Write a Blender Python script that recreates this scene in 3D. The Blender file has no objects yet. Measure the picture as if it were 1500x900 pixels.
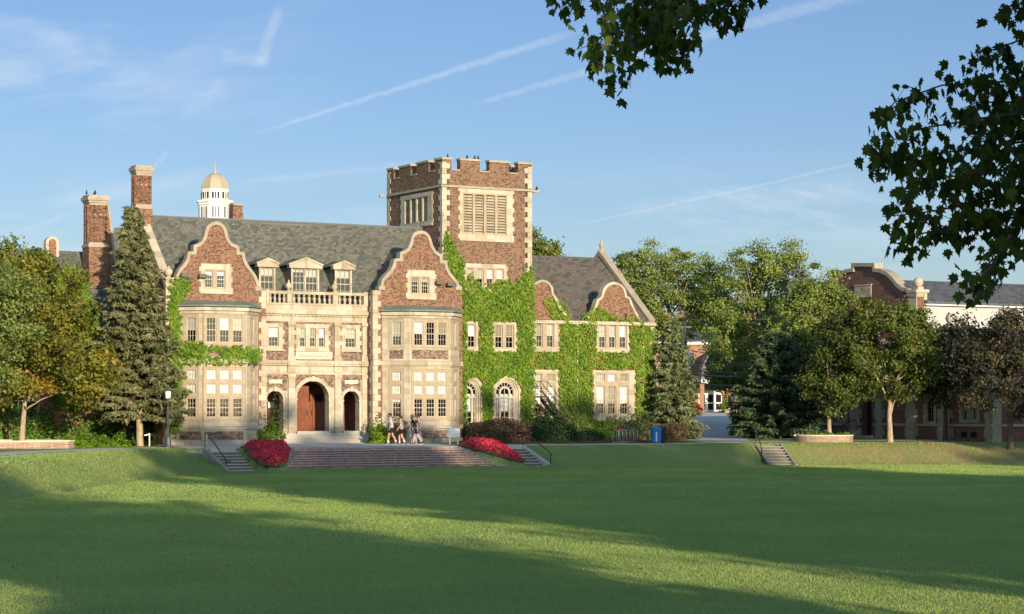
import bpy, bmesh, math, random
import numpy as np
from mathutils import Vector, Matrix
from mathutils.geometry import tessellate_polygon

random.seed(7); RNG = np.random.default_rng(7)
S = bpy.context.scene
COL = S.collection
R = math.radians

# ------------------------------------------------------------------ camera model (metres, camera at the origin looking along +Y)
F, CX, HY, EYE = 3270.0, 750.0, 600.0, 3.46
ANG = R(29.4); CA, SA = math.cos(ANG), math.sin(ANG)
OX, OY = -5.64, 138.09                     # origin of the hall's own axes: u along its front, v into it

def w2b(x, y):
    dx, dy = x - OX, y - OY
    return CA*dx + SA*dy, -SA*dx + CA*dy
def b2w(u, v):
    return OX + CA*u - SA*v, OY + SA*u + CA*v
CU, CV = w2b(0, 0)

def at(px, py, D):
    return ((px-CX)/F*D, D, EYE + (HY-py)/F*D)
def ground_at(px, py, z):
    D = (EYE-z)*F/(py-HY)
    return (px-CX)/F*D, D

class Fr:
    """a vertical plane in the hall's axes: start p, unit direction d along it, outward normal n"""
    def __init__(s, p, q=None, d=None):
        s.p = p
        if q is not None:
            L = math.hypot(q[0]-p[0], q[1]-p[1]); d = ((q[0]-p[0])/L, (q[1]-p[1])/L); s.L = L
        s.d = d; s.n = (d[1], -d[0])
    def _hit(s, px):
        kx = (px-CX)/F
        ru, rv = CA*kx + SA, -SA*kx + CA
        bu, bv = s.p[0]-CU, s.p[1]-CV
        det = ru*(-s.d[1]) - rv*(-s.d[0])
        t = (bu*(-s.d[1]) - bv*(-s.d[0]))/det
        k = (ru*bv - rv*bu)/det
        return k, t
    def s_(s, px): return s._hit(px)[0]
    def z_(s, px, py): return EYE + (HY-py)/F*s._hit(px)[1]
    def P(s, a, z, off=0.0):
        return (s.p[0] + s.d[0]*a + s.n[0]*off, s.p[1] + s.d[1]*a + s.n[1]*off, z)
    def sz(s, px, py): return (s.s_(px), s.z_(px, py))

SPLIT = {'pilaster','brick_panel','stone_tablet','string_course','stone_pier','arch_ring','water_spout','merlon','drain_pipe','canopy_post','wall_ivy','vent','handrail','kerb','window_surround','stringer'}
# ------------------------------------------------------------------ mesh builder
class MB:
    def __init__(s): s.v, s.f, s.m = [], [], []
    def add(s, vs, fs, m=0):
        b = len(s.v); s.v += [tuple(p) for p in vs]
        for f in fs:
            s.f.append(tuple(b+i for i in f)); s.m.append(m)
    def hexa(s, c, m=0):
        s.add(c, [(0,3,2,1),(4,5,6,7),(0,1,5,4),(1,2,6,5),(2,3,7,6),(3,0,4,7)], m)
    def box(s, x0, x1, y0, y1, z0, z1, m=0):
        s.hexa([(x0,y0,z0),(x1,y0,z0),(x1,y1,z0),(x0,y1,z0),(x0,y0,z1),(x1,y0,z1),(x1,y1,z1),(x0,y1,z1)], m)
    def slab(s, fr, a0, a1, z0, z1, o0, o1, m=0):
        P = fr.P
        s.hexa([P(a0,z0,o1),P(a1,z0,o1),P(a1,z0,o0),P(a0,z0,o0),P(a0,z1,o1),P(a1,z1,o1),P(a1,z1,o0),P(a0,z1,o0)], m)
    def panel(s, fr, outline, holes, depth, off=0.0, m=0, mrev=None, sides=True):
        mrev = m if mrev is None else mrev
        loops = [outline] + list(holes)
        flat = [p for l in loops for p in l]
        tris = tessellate_polygon([[Vector((p[0], p[1], 0)) for p in l] for l in loops])
        fs = []
        for t in tris:
            a, b, c = [flat[i] for i in t]
            ar = (b[0]-a[0])*(c[1]-a[1]) - (b[1]-a[1])*(c[0]-a[0])
            if abs(ar) < 1e-9: continue
            fs.append(tuple(t) if ar > 0 else (t[0], t[2], t[1]))
        s.add([fr.P(p[0], p[1], off) for p in flat], fs, m)
        for k, l in enumerate(loops):
            if k == 0 and not sides: continue
            n = len(l)
            vs = [fr.P(p[0], p[1], off) for p in l] + [fr.P(p[0], p[1], off-depth) for p in l]
            s.add(vs, [(i, (i+1) % n, n+(i+1) % n, n+i) for i in range(n)], m if k == 0 else mrev)
    def prism(s, fr, poly, o0, o1, m=0):
        s.panel(fr, poly, [], o1-o0, o1, m)
        n = len(poly)
        tris = tessellate_polygon([[Vector((p[0], p[1], 0)) for p in poly]])
        s.add([fr.P(p[0], p[1], o0) for p in poly], [tuple(t) for t in tris], m)
    def strip(s, fr, pts, t0, t1, o0, o1, m=0, closed=False):
        """a band that follows an open outline pts in the plane, from t0 inside to t1 outside it, between offsets o0 and o1"""
        A, B = offset2(pts, t0, closed), offset2(pts, t1, closed)
        n = len(pts)
        vs = []
        for i in range(n):
            vs += [fr.P(*A[i], o1), fr.P(*B[i], o1), fr.P(*B[i], o0), fr.P(*A[i], o0)]
        fs = []
        for i in range(n if closed else n-1):
            a, b = 4*i, 4*((i+1) % n)
            for k in range(4):
                fs.append((a+k, b+k, b+(k+1) % 4, a+(k+1) % 4))
        if not closed: fs += [(0,1,2,3), tuple(4*(n-1)+k for k in (3,2,1,0))]
        s.add(vs, fs, m)
    def band(s, pts, z0, z1, o0, o1, m=0, slope=0.0):
        """a horizontal moulding along plan points pts (outward = right of travel reversed), sticking out from o0 to o1"""
        A, B = offset2(pts, o0), offset2(pts, o1)
        n = len(pts); vs = []
        for i in range(n):
            vs += [(*A[i], z0), (*B[i], z0), (*B[i], z1-slope), (*A[i], z1)]
        fs = []
        for i in range(n-1):
            a, b = 4*i, 4*(i+1)
            for k in range(4): fs.append((a+k, a+(k+1) % 4, b+(k+1) % 4, b+k))
        fs += [(3,2,1,0), tuple(4*(n-1)+k for k in (0,1,2,3))]
        s.add(vs, fs, m)
    def tube(s, path, radii, n=8, m=0, cap=True):
        path = [Vector(p) for p in path]
        if not hasattr(radii, '__len__'): radii = [radii]*len(path)
        b = len(s.v); up = None
        for i, p in enumerate(path):
            t = (path[min(i+1, len(path)-1)] - path[max(i-1, 0)])
            t = t.normalized() if t.length > 1e-9 else Vector((0,0,1))
            if up is None or abs(up.dot(t)) > .97:
                up = Vector((0,0,1)) if abs(t.z) < .9 else Vector((1,0,0))
            x = t.cross(up).normalized(); y = x.cross(t).normalized(); up = y
            for k in range(n):
                a = 2*math.pi*k/n
                s.v.append(tuple(p + (x*math.cos(a) + y*math.sin(a))*radii[i]))
        for i in range(len(path)-1):
            for k in range(n):
                s.f.append((b+i*n+k, b+i*n+(k+1) % n, b+(i+1)*n+(k+1) % n, b+(i+1)*n+k)); s.m.append(m)
        if cap:
            s.f.append(tuple(b+k for k in reversed(range(n)))); s.m.append(m)
            s.f.append(tuple(b+(len(path)-1)*n+k for k in range(n))); s.m.append(m)
    def lathe(s, prof, c, n=16, m=0, rot=0.0, sx=1, sy=1):
        b = len(s.v)
        for r, z in prof:
            for k in range(n):
                a = 2*math.pi*k/n + rot
                s.v.append((c[0]+r*sx*math.cos(a), c[1]+r*sy*math.sin(a), c[2]+z))
        for i in range(len(prof)-1):
            for k in range(n):
                s.f.append((b+i*n+k, b+i*n+(k+1) % n, b+(i+1)*n+(k+1) % n, b+(i+1)*n+k)); s.m.append(m)
        s.f.append(tuple(b+k for k in reversed(range(n)))); s.m.append(m)
        s.f.append(tuple(b+(len(prof)-1)*n+k for k in range(n))); s.m.append(m)
    def pieces(s, gap=.02):
        """separate builders for the groups of faces that stand apart from each other"""
        n = len(s.v); par = list(range(n))
        def find(i):
            while par[i] != i: par[i] = par[par[i]]; i = par[i]
            return i
        for f in s.f:
            for k in f[1:]: par[find(k)] = find(f[0])
        isl = {}
        for i in range(n): isl.setdefault(find(i), []).append(i)
        boxes = [([min(s.v[i][a] for i in g)-gap for a in range(3)], [max(s.v[i][a] for i in g)+gap for a in range(3)], g) for g in isl.values()]
        q = list(range(len(boxes)))
        def fq(i):
            while q[i] != i: i = q[i]
            return i
        for i in range(len(boxes)):
            for j in range(i):
                if all(boxes[i][0][a] < boxes[j][1][a] and boxes[j][0][a] < boxes[i][1][a] for a in range(3)): q[fq(i)] = fq(j)
        groups = {}
        for i, b in enumerate(boxes): groups.setdefault(fq(i), set()).update(b[2])
        out = []
        for g in groups.values():
            mb = MB(); idx = {v: k for k, v in enumerate(sorted(g))}; mb.v = [s.v[i] for i in sorted(g)]
            for f, mi in zip(s.f, s.m):
                if f[0] in idx: mb.f.append(tuple(idx[i] for i in f)); mb.m.append(mi)
            out.append(mb)
        return out
    def build(s, name, mats, parent=None, smooth=False, fix=True, kind=None):
        if name in SPLIT:
            ps = s.pieces()
            if len(ps) > 1: return [q._build(name, mats, parent, smooth, fix, kind) for q in ps]
        return s._build(name, mats, parent, smooth, fix, kind)
    def _build(s, name, mats, parent=None, smooth=False, fix=True, kind=None):
        me = bpy.data.meshes.new(name); me.from_pydata(s.v, [], s.f)
        for mt in (mats if isinstance(mats, (list, tuple)) else [mats]): me.materials.append(mt)
        me.polygons.foreach_set('material_index', s.m)
        if fix:
            bm = bmesh.new(); bm.from_mesh(me); bmesh.ops.recalc_face_normals(bm, faces=bm.faces); bm.to_mesh(me); bm.free()
        if smooth: me.polygons.foreach_set('use_smooth', [True]*len(me.polygons))
        me.update()
        o = bpy.data.objects.new(name, me); COL.objects.link(o)
        if parent is not None: o.parent = parent
        if kind: o['kind'] = kind
        return o

def offset2(pts, d, closed=False):
    """shift a polyline sideways by d, to the right of travel (mitred)"""
    n = len(pts); out = []
    for i in range(n):
        if closed: a, b, c = pts[i-1], pts[i], pts[(i+1) % n]
        else: a, b, c = pts[max(i-1, 0)], pts[i], pts[min(i+1, n-1)]
        def nrm(p, q):
            L = math.hypot(q[0]-p[0], q[1]-p[1])
            return ((q[1]-p[1])/L, -(q[0]-p[0])/L) if L > 1e-9 else None
        n1, n2 = nrm(a, b), nrm(b, c)
        n1 = n1 or n2; n2 = n2 or n1
        mx, my = n1[0]+n2[0], n1[1]+n2[1]; L2 = mx*mx+my*my
        k = 2/L2 if L2 > .35 else 2/.35
        out.append((b[0]+mx*k*d, b[1]+my*k*d))
    return out

def rect(a0, a1, z0, z1): return [(a0,z0),(a1,z0),(a1,z1),(a0,z1)]
def arch(a0, a1, z0, zs, n=14):
    """door-shaped hole: jambs to the spring line zs and a half circle above"""
    c, r = (a0+a1)/2, (a1-a0)/2
    return [(a0,z0),(a1,z0)] + [(c+r*math.cos(math.pi*k/n), zs+r*math.sin(math.pi*k/n)) for k in range(n+1)]

def empty(name, loc=(0,0,0), rz=0.0):
    o = bpy.data.objects.new(name, None); o.location = loc; o.rotation_euler = (0,0,rz); COL.objects.link(o); o.empty_display_size = .3
    return o
def tag(o, label, cat, group=None, kind=None):
    if label: o['label'] = label
    if cat: o['category'] = cat
    if group: o['group'] = group
    if kind: o['kind'] = kind
    return o
def kids(o): return [c for c in bpy.data.objects if c.parent == o]
def copy_tree(o, parent=None):
    c = o.copy(); COL.objects.link(c)
    c.parent = parent
    for ch in kids(o): copy_tree(ch, c)
    return c

# ------------------------------------------------------------------ materials
class NT:
    def __init__(s, tree): s.t = tree; s.n = tree.nodes; s.l = tree.links
    def node(s, typ, **kw):
        nd = s.n.new(typ)
        for k, v in kw.items(): setattr(nd, k, v)
        return nd
    def put(s, sock, val):
        if isinstance(val, bpy.types.NodeSocket): s.l.new(val, sock)
        elif val is not None: sock.default_value = val
    def math(s, op, a, b=None, c=None, clamp=False):
        nd = s.node('ShaderNodeMath', operation=op, use_clamp=clamp)
        s.put(nd.inputs[0], a); s.put(nd.inputs[1], b)
        if c is not None: s.put(nd.inputs[2], c)
        return nd.outputs[0]
    def noise(s, vec, scale, detail=4, rough=.55, dist=0.0):
        nd = s.node('ShaderNodeTexNoise'); s.put(nd.inputs['Vector'], vec)
        nd.inputs['Scale'].default_value = scale; nd.inputs['Detail'].default_value = detail
        nd.inputs['Roughness'].default_value = rough; nd.inputs['Distortion'].default_value = dist
        return nd.outputs['Fac']
    def ramp(s, fac, stops):
        nd = s.node('ShaderNodeValToRGB'); s.put(nd.inputs[0], fac); cr = nd.color_ramp
        while len(cr.elements) < len(stops): cr.elements.new(.5)
        for e, (p, c) in zip(cr.elements, stops):
            e.position = p; e.color = (*c, 1) if len(c) == 3 else c
        return nd.outputs[0]
    def mix(s, fac, a, b, mode='MIX'):
        nd = s.node('ShaderNodeMix', data_type='RGBA', blend_type=mode)
        s.put(nd.inputs[0], fac); s.put(nd.inputs[6], a); s.put(nd.inputs[7], b)
        return nd.outputs[2]
    def smooth(s, x, e0, e1, o0=0.0, o1=1.0):
        nd = s.node('ShaderNodeMapRange', interpolation_type='SMOOTHSTEP')
        s.put(nd.inputs[0], x); nd.inputs[1].default_value = e0; nd.inputs[2].default_value = e1
        nd.inputs[3].default_value = o0; nd.inputs[4].default_value = o1
        return nd.outputs[0]
    def vec(s, x, y, z):
        nd = s.node('ShaderNodeCombineXYZ'); s.put(nd.inputs[0], x); s.put(nd.inputs[1], y); s.put(nd.inputs[2], z); return nd.outputs[0]
    def sep(s, v):
        nd = s.node('ShaderNodeSeparateXYZ'); s.put(nd.inputs[0], v); return nd.outputs
    def bump(s, h, strength, dist=.02):
        nd = s.node('ShaderNodeBump'); s.put(nd.inputs['Height'], h); nd.inputs['Strength'].default_value = strength
        nd.inputs['Distance'].default_value = dist; return nd.outputs[0]

def c4(c): return (*c, 1.0)
def newmat(name, rough=.8, spec=.3):
    m = bpy.data.materials.new(name); m.use_nodes = True
    t = NT(m.node_tree); b = t.n['Principled BSDF']
    b.inputs['Roughness'].default_value = rough
    b.inputs['Specular IOR Level'].default_value = spec
    return m, t, b
def obj_coords(t): return t.node('ShaderNodeTexCoord').outputs['Object']

def mat_plain(name, col, rough=.7, spec=.3, var=.18, scale=3.0, metal=0.0):
    m, t, b = newmat(name, rough, spec); v = obj_coords(t)
    n = t.noise(v, scale, 5, .6)
    t.put(b.inputs['Base Color'], t.mix(n, c4([c*(1-var) for c in col]), c4([min(1, c*(1+var)) for c in col])))
    b.inputs['Metallic'].default_value = metal
    return m

def mat_brick(name, cols, mortar, bw=.215, rh=.075, ms=.012, stain=.35, zc=1.0, bump=.5, rough=.85, streak=0.0, swap=False):
    """bricks, blocks, slates: rows along z (or along y for flat paving), random colour per unit, large soft weathering"""
    m, t, b = newmat(name, rough, .2); v = obj_coords(t); x, y, z = t.sep(v)
    uu = t.math('SUBTRACT', x, t.math('MULTIPLY', y, .8))
    vec = t.vec(uu, t.math('MULTIPLY', z, zc), 0.0)
    if swap: vec = t.vec(x, y, 0.0)
    br = t.node('ShaderNodeTexBrick'); t.put(br.inputs['Vector'], vec)
    br.inputs['Color1'].default_value = (0,0,0,1); br.inputs['Color2'].default_value = (1,1,1,1); br.inputs['Mortar'].default_value = (.5,.5,.5,1)
    br.inputs['Scale'].default_value = 1; br.inputs['Mortar Size'].default_value = ms; br.inputs['Mortar Smooth'].default_value = .2
    br.inputs['Brick Width'].default_value = bw; br.inputs['Row Height'].default_value = rh; br.inputs['Bias'].default_value = 0
    br.offset = .5
    n = len(cols)
    col = t.ramp(br.outputs['Color'], [((i+.5)/n, c) for i, c in enumerate(cols)])
    br2 = t.noise(v, 9.0, 3, .7)
    col = t.mix(t.math('MULTIPLY', br2, .2), col, c4([c*.45 for c in cols[0]]))
    col = t.mix(br.outputs['Fac'], col, c4(mortar))
    big = t.noise(v, .35, 6, .65)
    col = t.mix(t.smooth(big, .45, .75, 0, stain), col, c4([c*.5 for c in cols[n//2]]))
    pale = t.noise(t.vec(uu, t.math('MULTIPLY', z, .35), y), .9, 5, .7)
    col = t.mix(t.smooth(pale, .58, .8, 0, stain*.7), col, c4(mortar))
    if streak:                                   # rain and soot streaks run down the blocks
        sn = t.noise(t.vec(t.math('MULTIPLY', uu, 2.6), t.math('MULTIPLY', z, .30), y), 1.0, 6, .7)
        col = t.mix(t.smooth(sn, .50, .72, 0, streak), col, c4([c*.46 for c in cols[n//2]]))
        sp_ = t.noise(v, 5.0, 5, .75)
        col = t.mix(t.smooth(sp_, .58, .74, 0, streak*.8), col, c4([c*.55 for c in cols[0]]))
    t.put(b.inputs['Base Color'], col)
    h = t.math('SUBTRACT', t.math('MULTIPLY', t.noise(v, 30, 3, .6), .4), br.outputs['Fac'])
    t.put(b.inputs['Normal'], t.bump(h, bump, .012))
    return m

def mat_leaf(name, stops, trans=.35, rough=.55):
    m = bpy.data.materials.new(name); m.use_nodes = True
    t = NT(m.node_tree); b = t.n['Principled BSDF']; out = t.n['Material Output']
    at_ = t.node('ShaderNodeAttribute', attribute_name='tint')
    col = t.ramp(at_.outputs['Fac'], stops)
    t.put(b.inputs['Base Color'], col); b.inputs['Roughness'].default_value = rough; b.inputs['Specular IOR Level'].default_value = .25
    tr = t.node('ShaderNodeBsdfTranslucent')
    hs = t.node('ShaderNodeHueSaturation'); hs.inputs['Saturation'].default_value = 1.15; hs.inputs['Value'].default_value = 1.5
    t.put(hs.inputs['Color'], col); t.put(tr.inputs['Color'], hs.outputs[0])
    mx = t.node('ShaderNodeMixShader'); mx.inputs[0].default_value = trans
    t.l.new(b.outputs[0], mx.inputs[1]); t.l.new(tr.outputs[0], mx.inputs[2]); t.l.new(mx.outputs[0], out.inputs[0])
    return m

def mat_bark(name, c1, c2):
    m, t, b = newmat(name, .9, .15); v = obj_coords(t); x, y, z = t.sep(v)
    n = t.noise(t.vec(x, y, t.math('MULTIPLY', z, .18)), 14, 6, .65)
    t.put(b.inputs['Base Color'], t.mix(t.smooth(n, .35, .68), c4(c1), c4(c2)))
    t.put(b.inputs['Normal'], t.bump(n, .8, .03))
    return m

def mat_glass():
    m = bpy.data.materials.new('window glass'); m.use_nodes = True
    t = NT(m.node_tree); out = t.n['Material Output']; t.n.remove(t.n['Principled BSDF'])
    fr = t.node('ShaderNodeFresnel'); fr.inputs[0].default_value = 1.5
    n = t.noise(obj_coords(t), .8, 2, .5); nb = t.bump(n, .12, .05)
    gl = t.node('ShaderNodeBsdfGlossy'); gl.inputs['Roughness'].default_value = .03; gl.inputs['Color'].default_value = (1,1,1,1); t.put(gl.inputs['Normal'], nb)
    tp = t.node('ShaderNodeBsdfTransparent'); tp.inputs[0].default_value = (.82,.86,.86,1)
    mx = t.node('ShaderNodeMixShader'); t.put(mx.inputs[0], t.math('MULTIPLY_ADD', fr.outputs[0], 1.2, .02, clamp=True))
    t.l.new(tp.outputs[0], mx.inputs[1]); t.l.new(gl.outputs[0], mx.inputs[2]); t.l.new(mx.outputs[0], out.inputs[0])
    return m

M = {}
M['brick'] = mat_brick('red brick', [(0.0297,0.0136,0.0084),(.140,.056,.034),(.190,.076,.040),(.225,.092,.048),(.265,.130,.075)], (0.2924,0.2322,0.1720), stain=.16, bw=.115, rh=.078, bump=.3, ms=.0065)
M['brick_tower'] = mat_brick('brown brick', [(0.0256,0.0132,0.0086),(0.1247,0.0568,0.0361),(0.1634,0.0757,0.0464),(0.1935,0.0929,0.0568),(0.2236,0.1204,0.0791)], (0.2752,0.2236,0.1634), stain=.18, bw=.115, rh=.078, bump=.3, ms=.0065)
M['brick_check'] = mat_brick('checkered brick', [(0.0278,0.0177,0.0150),(0.0946,0.0499,0.0387),(0.1892,0.0989,0.0688),(0.2322,0.1290,0.0903),(0.2924,0.1892,0.1376)], (0.3612,0.3096,0.2408), bw=.16, stain=.15, ms=.0065)
M['brick_dark'] = mat_brick('dark red brick', [(.075,.030,.026),(.145,.050,.040),(.19,.064,.050),(.23,.085,.066)], (.20,.14,.115))
M['brick_far'] = mat_brick('orange brick', [(0.2236,0.0946,0.0516),(0.2924,0.1290,0.0688),(0.3268,0.1548,0.0860)], (0.3440,0.2580,0.1892))
M['brick_wall'] = mat_brick('planter brick', [(0.2580,0.1376,0.0860),(0.3268,0.1892,0.1290),(0.3784,0.2494,0.1720)], (0.4128,0.3612,0.2924))
M['brick_step'] = mat_brick('stair brick', [(0.2024,0.1047,0.0832),(.27,.135,.115),(.34,.17,.14),(.40,.24,.20)], (.46,.42,.39), bw=.11, rh=.13, ms=.012, stain=.3)
M['stone'] = mat_brick('limestone', [(0.3758,0.3165,0.2230),(0.4386,0.3827,0.2967),(0.4644,0.4085,0.3182),(0.4902,0.4343,0.3440)], (0.3182,0.2666,0.2021), bw=.66, rh=.34, ms=.010, stain=.42, bump=.25, streak=.75)
M['stone_trim'] = mat_brick('limestone trim', [(0.3510,0.2958,0.2080),(.435,.375,.285),(.465,.405,.31),(.50,.44,.34)], (.40,.345,.26), bw=.9, rh=.4, ms=.004, stain=.35, bump=.2, streak=.75)
M['stone_mould'] = mat_plain('weathered tan moulding', (.33,.27,.19), .85, .2, .35, 3.0)
M['stone_pale'] = mat_plain('pale cast stone', (0.4902,0.4429,0.3612), .8, .2, .15, 2.5)
M['stone_weather'] = mat_plain('weathered coping stone', (0.3096,0.2666,0.2064), .85, .2, .45, 2.2)
M['slate'] = mat_brick('grey green slate', [(0.0813,0.0851,0.0712),(0.1161,0.1204,0.0989),(0.1333,0.1359,0.1118),(0.1634,0.1634,0.1333)], (0.0731,0.0757,0.0645), bw=.24, rh=.145, ms=.012, zc=1.0, stain=.35, bump=.6, rough=.75)
M['slate_mixed'] = mat_brick('mixed slate', [(0.0750,0.0740,0.0660),(.12,.118,.10),(.145,.142,.122),(.118,.092,.078),(.165,.112,.088)], (.07,.066,.06), bw=.30, rh=.15, ms=.010, stain=.25, bump=.6, rough=.75)
M['shingle'] = mat_brick('grey shingle', [(0.0860,0.0903,0.0946),(0.1075,0.1118,0.1161),(0.1290,0.1333,0.1376)], (0.0774,0.0774,0.0817), bw=.35, rh=.2, ms=.01, stain=.2, bump=.4)
M['copper'] = mat_plain('green copper', (0.1376,0.1806,0.1462), .6, .4, .45, 1.6)
M['paint'] = mat_plain('cream window paint', (0.4472,0.3956,0.3096), .5, .4, .08, 3)
M['white'] = mat_plain('white paint', (0.6708,0.6622,0.6278), .5, .4, .05, 2)
M['greyboard'] = mat_plain('pale grey boards', (.40,.395,.385), .6, .3, .06, 2)
M['glass'] = mat_glass()
M['blind'] = mat_plain('pale roller blind', (.50,.48,.43), .8, .2, .08, .8)
M['blind_tan'] = mat_plain('tan roller blind', (.33,.28,.21), .8, .2, .1, .8)
M['curtain'] = mat_plain('white net curtain', (.78,.80,.83), .8, .2, .06, .8)
M['void'] = mat_plain('dark room', (.018,.016,.015), .95, .05, .3, 1)
M['lead'] = mat_plain('grey lead sheet', (.12,.125,.13), .6, .4, .2, 2)
M['iron'] = mat_plain('black iron', (.018,.019,.021), .45, .5, .2, 4)
M['iron_grey'] = mat_plain('dark grey painted iron', (.05,.055,.06), .45, .5, .15, 4)
M['steel'] = mat_plain('galvanised steel', (.42,.41,.39), .45, .5, .15, 5, .6)
M['gold'] = mat_plain('tan metal dome', (.34,.295,.215), .6, .3, .08, 1.5)
M['concrete'] = mat_plain('pale concrete', (.40,.37,.33), .9, .15, .28, 1.3)
M['concrete_old'] = mat_plain('weathered concrete', (.27,.25,.21), .9, .15, .5, 1.8)
M['white_step'] = mat_plain('pale stone step', (.46,.43,.375), .8, .2, .3, 2.2)
M['concrete_riser'] = mat_plain('dark concrete', (.15,.135,.11), .9, .15, .5, 2.2)  # for the risers, darker than the treads
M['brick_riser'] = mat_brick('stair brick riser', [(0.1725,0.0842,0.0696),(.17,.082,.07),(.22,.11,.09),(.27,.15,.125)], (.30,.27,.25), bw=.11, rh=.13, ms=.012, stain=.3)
M['mulch'] = mat_plain('brown mulch', (.10,.058,.035), .95, .1, .55, 9)
M['blue_bin'] = mat_plain('blue plastic', (.03,.17,.45), .35, .5, .1, 4)
M['black'] = mat_plain('black plastic', (.02,.02,.022), .5, .4, .2, 4)
M['bark'] = mat_bark('grey brown bark', (.14,.105,.075), (.30,.24,.17))
M['bark_dark'] = mat_bark('dark bark', (.06,.048,.04), (.14,.11,.085))
M['bark_pale'] = mat_bark('pale brown bark', (.24,.18,.12), (.42,.33,.23))
M['lamp_glass'] = mat_plain('white lamp globe', (.75,.74,.70), .3, .5, .04, 2)
M['floodgrey'] = mat_plain('dark grey floodlight metal', (.09,.09,.085), .5, .4, .15, 4)
M['silver'] = mat_plain('bare aluminium', (.55,.57,.60), .4, .5, .08, 3)
M['sign_blue'] = mat_plain('blue sign', (.05,.07,.35), .4, .4, .05, 3)
M['notice'] = mat_plain('white notice paper', (.72,.73,.70), .7, .2, .05, 3)
M['bird'] = mat_plain('black feathers', (.012,.012,.014), .6, .3, .2, 8)

def mat_wood():
    m, t, b = newmat('red brown door wood', .45, .4); v = obj_coords(t); x, y, z = t.sep(v)
    n = t.noise(t.vec(t.math('MULTIPLY', x, 9), t.math('MULTIPLY', y, 9), t.math('MULTIPLY', z, .8)), 2.2, 5, .6)
    t.put(b.inputs['Base Color'], t.ramp(n, [(.3, (.115,.032,.014)), (.6, (.21,.06,.022)), (.8, (.27,.085,.032))]))
    return m
M['wood'] = mat_wood()

def mat_step():
    m = M['brick_step']
    return m

def mat_paving():
    m, t, b = newmat('grey paving slabs', .85, .2); v = obj_coords(t); x, y, z = t.sep(v)
    r = ANG
    xr = t.math('ADD', t.math('MULTIPLY', x, math.cos(r)), t.math('MULTIPLY', y, math.sin(r)))
    yr = t.math('SUBTRACT', t.math('MULTIPLY', y, math.cos(r)), t.math('MULTIPLY', x, math.sin(r)))
    br = t.node('ShaderNodeTexBrick'); t.put(br.inputs['Vector'], t.vec(xr, yr, 0.0))
    br.inputs['Color1'].default_value = (0,0,0,1); br.inputs['Color2'].default_value = (1,1,1,1)
    br.inputs['Scale'].default_value = 1; br.inputs['Mortar Size'].default_value = .02
    br.inputs['Brick Width'].default_value = 1.5; br.inputs['Row Height'].default_value = 1.5; br.offset = 0
    col = t.mix(br.outputs['Color'], c4((.44,.42,.39)), c4((.52,.50,.46)))
    col = t.mix(br.outputs['Fac'], col, c4((.28,.265,.24)))
    n = t.noise(v, .6, 6, .7)
    col = t.mix(t.smooth(n, .42, .75, 0, .5), col, c4((.31,.29,.265)))
    t.put(b.inputs['Base Color'], col); t.put(b.inputs['Normal'], t.bump(t.noise(v, 25, 3, .6), .2, .01))
    return m
M['paving'] = mat_paving()

def mat_lawn():
    m, t, b = newmat('mown lawn', .9, .1); v = obj_coords(t); x, y, z = t.sep(v)
    fine = t.noise(v, 22, 5, .75); mid = t.noise(v, 1.6, 5, .65); big = t.noise(v, .11, 4, .6)
    dry = t.noise(t.vec(t.math('MULTIPLY', x, .35), y, 0.0), .16, 5, .65)
    col = t.ramp(fine, [(.25, (.110,.165,.045)), (.5, (.205,.265,.075)), (.75, (.30,.345,.112))])
    col = t.mix(t.smooth(mid, .35, .7, 0, .40), col, c4((.20,.26,.07)))
    col = t.mix(t.smooth(big, .40, .66, 0, .45), col, c4((.13,.21,.062)))
    col = t.mix(t.smooth(dry, .50, .70, 0, .55), col, c4((.28,.27,.10)))
    # worn, dry bank (a thing of the turf itself): on slopes the grass is browner
    geo = t.node('ShaderNodeNewGeometry'); nz = t.sep(geo.outputs['Normal'])[2]
    slope = t.smooth(nz, .997, .976)
    worn = t.math('MULTIPLY', slope, t.smooth(t.noise(v, .8, 6, .7), .32, .64, .15, .9))
    worn = t.math('MULTIPLY', worn, t.smooth(x, 9, 24, .10, 1.0))
    col = t.mix(worn, col, c4((.34,.225,.11)))
    t.put(b.inputs['Base Color'], col)
    t.put(b.inputs['Normal'], t.bump(t.math('ADD', fine, t.math('MULTIPLY', mid, 1.2)), .6, .04))
    return m
M['lawn'] = mat_lawn()

# foliage colours: tint 0..1 runs from old, dark leaves to young, bright ones
M['leaf_maple'] = mat_leaf('olive maple leaves', [(0,(0.039,0.062,0.015)),(.4,(0.098,0.137,0.025)),(.75,(0.176,0.205,0.037)),(1,(0.293,0.274,0.046))])
M['leaf_orange'] = mat_leaf('turning maple leaves', [(0, (0.057,0.062,0.013)), (0.35, (0.132,0.144,0.022)), (0.65, (0.213,0.210,0.033)), (0.85, (0.310,0.228,0.035)), (1, (0.391,0.192,0.033))])
M['leaf_green'] = mat_leaf('mid green leaves', [(0, (0.063,0.090,0.024)), (0.5, (0.138,0.178,0.046)), (1, (0.230,0.276,0.077))])
M['leaf_locust'] = mat_leaf('yellow green leaflets', [(0, (0.072,0.105,0.026)), (0.5, (0.187,0.237,0.055)), (1, (0.308,0.363,0.094))])
M['leaf_dark'] = mat_leaf('deep green leaves', [(0,(0.015,0.033,0.017)),(.5,(0.033,0.068,0.025)),(1,(0.068,0.112,0.036))])
M['leaf_purple'] = mat_leaf('purple maple leaves', [(0, (0.022,0.022,0.016)), (0.5, (0.058,0.057,0.034)), (0.85, (0.102,0.087,0.043)), (1, (0.196,0.129,0.054))])
M['leaf_bronze'] = mat_leaf('bronze green maple leaves', [(0, (0.029,0.038,0.012)), (0.4, (0.079,0.108,0.023)), (0.75, (0.133,0.174,0.033)), (1, (0.207,0.186,0.052))])
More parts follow.
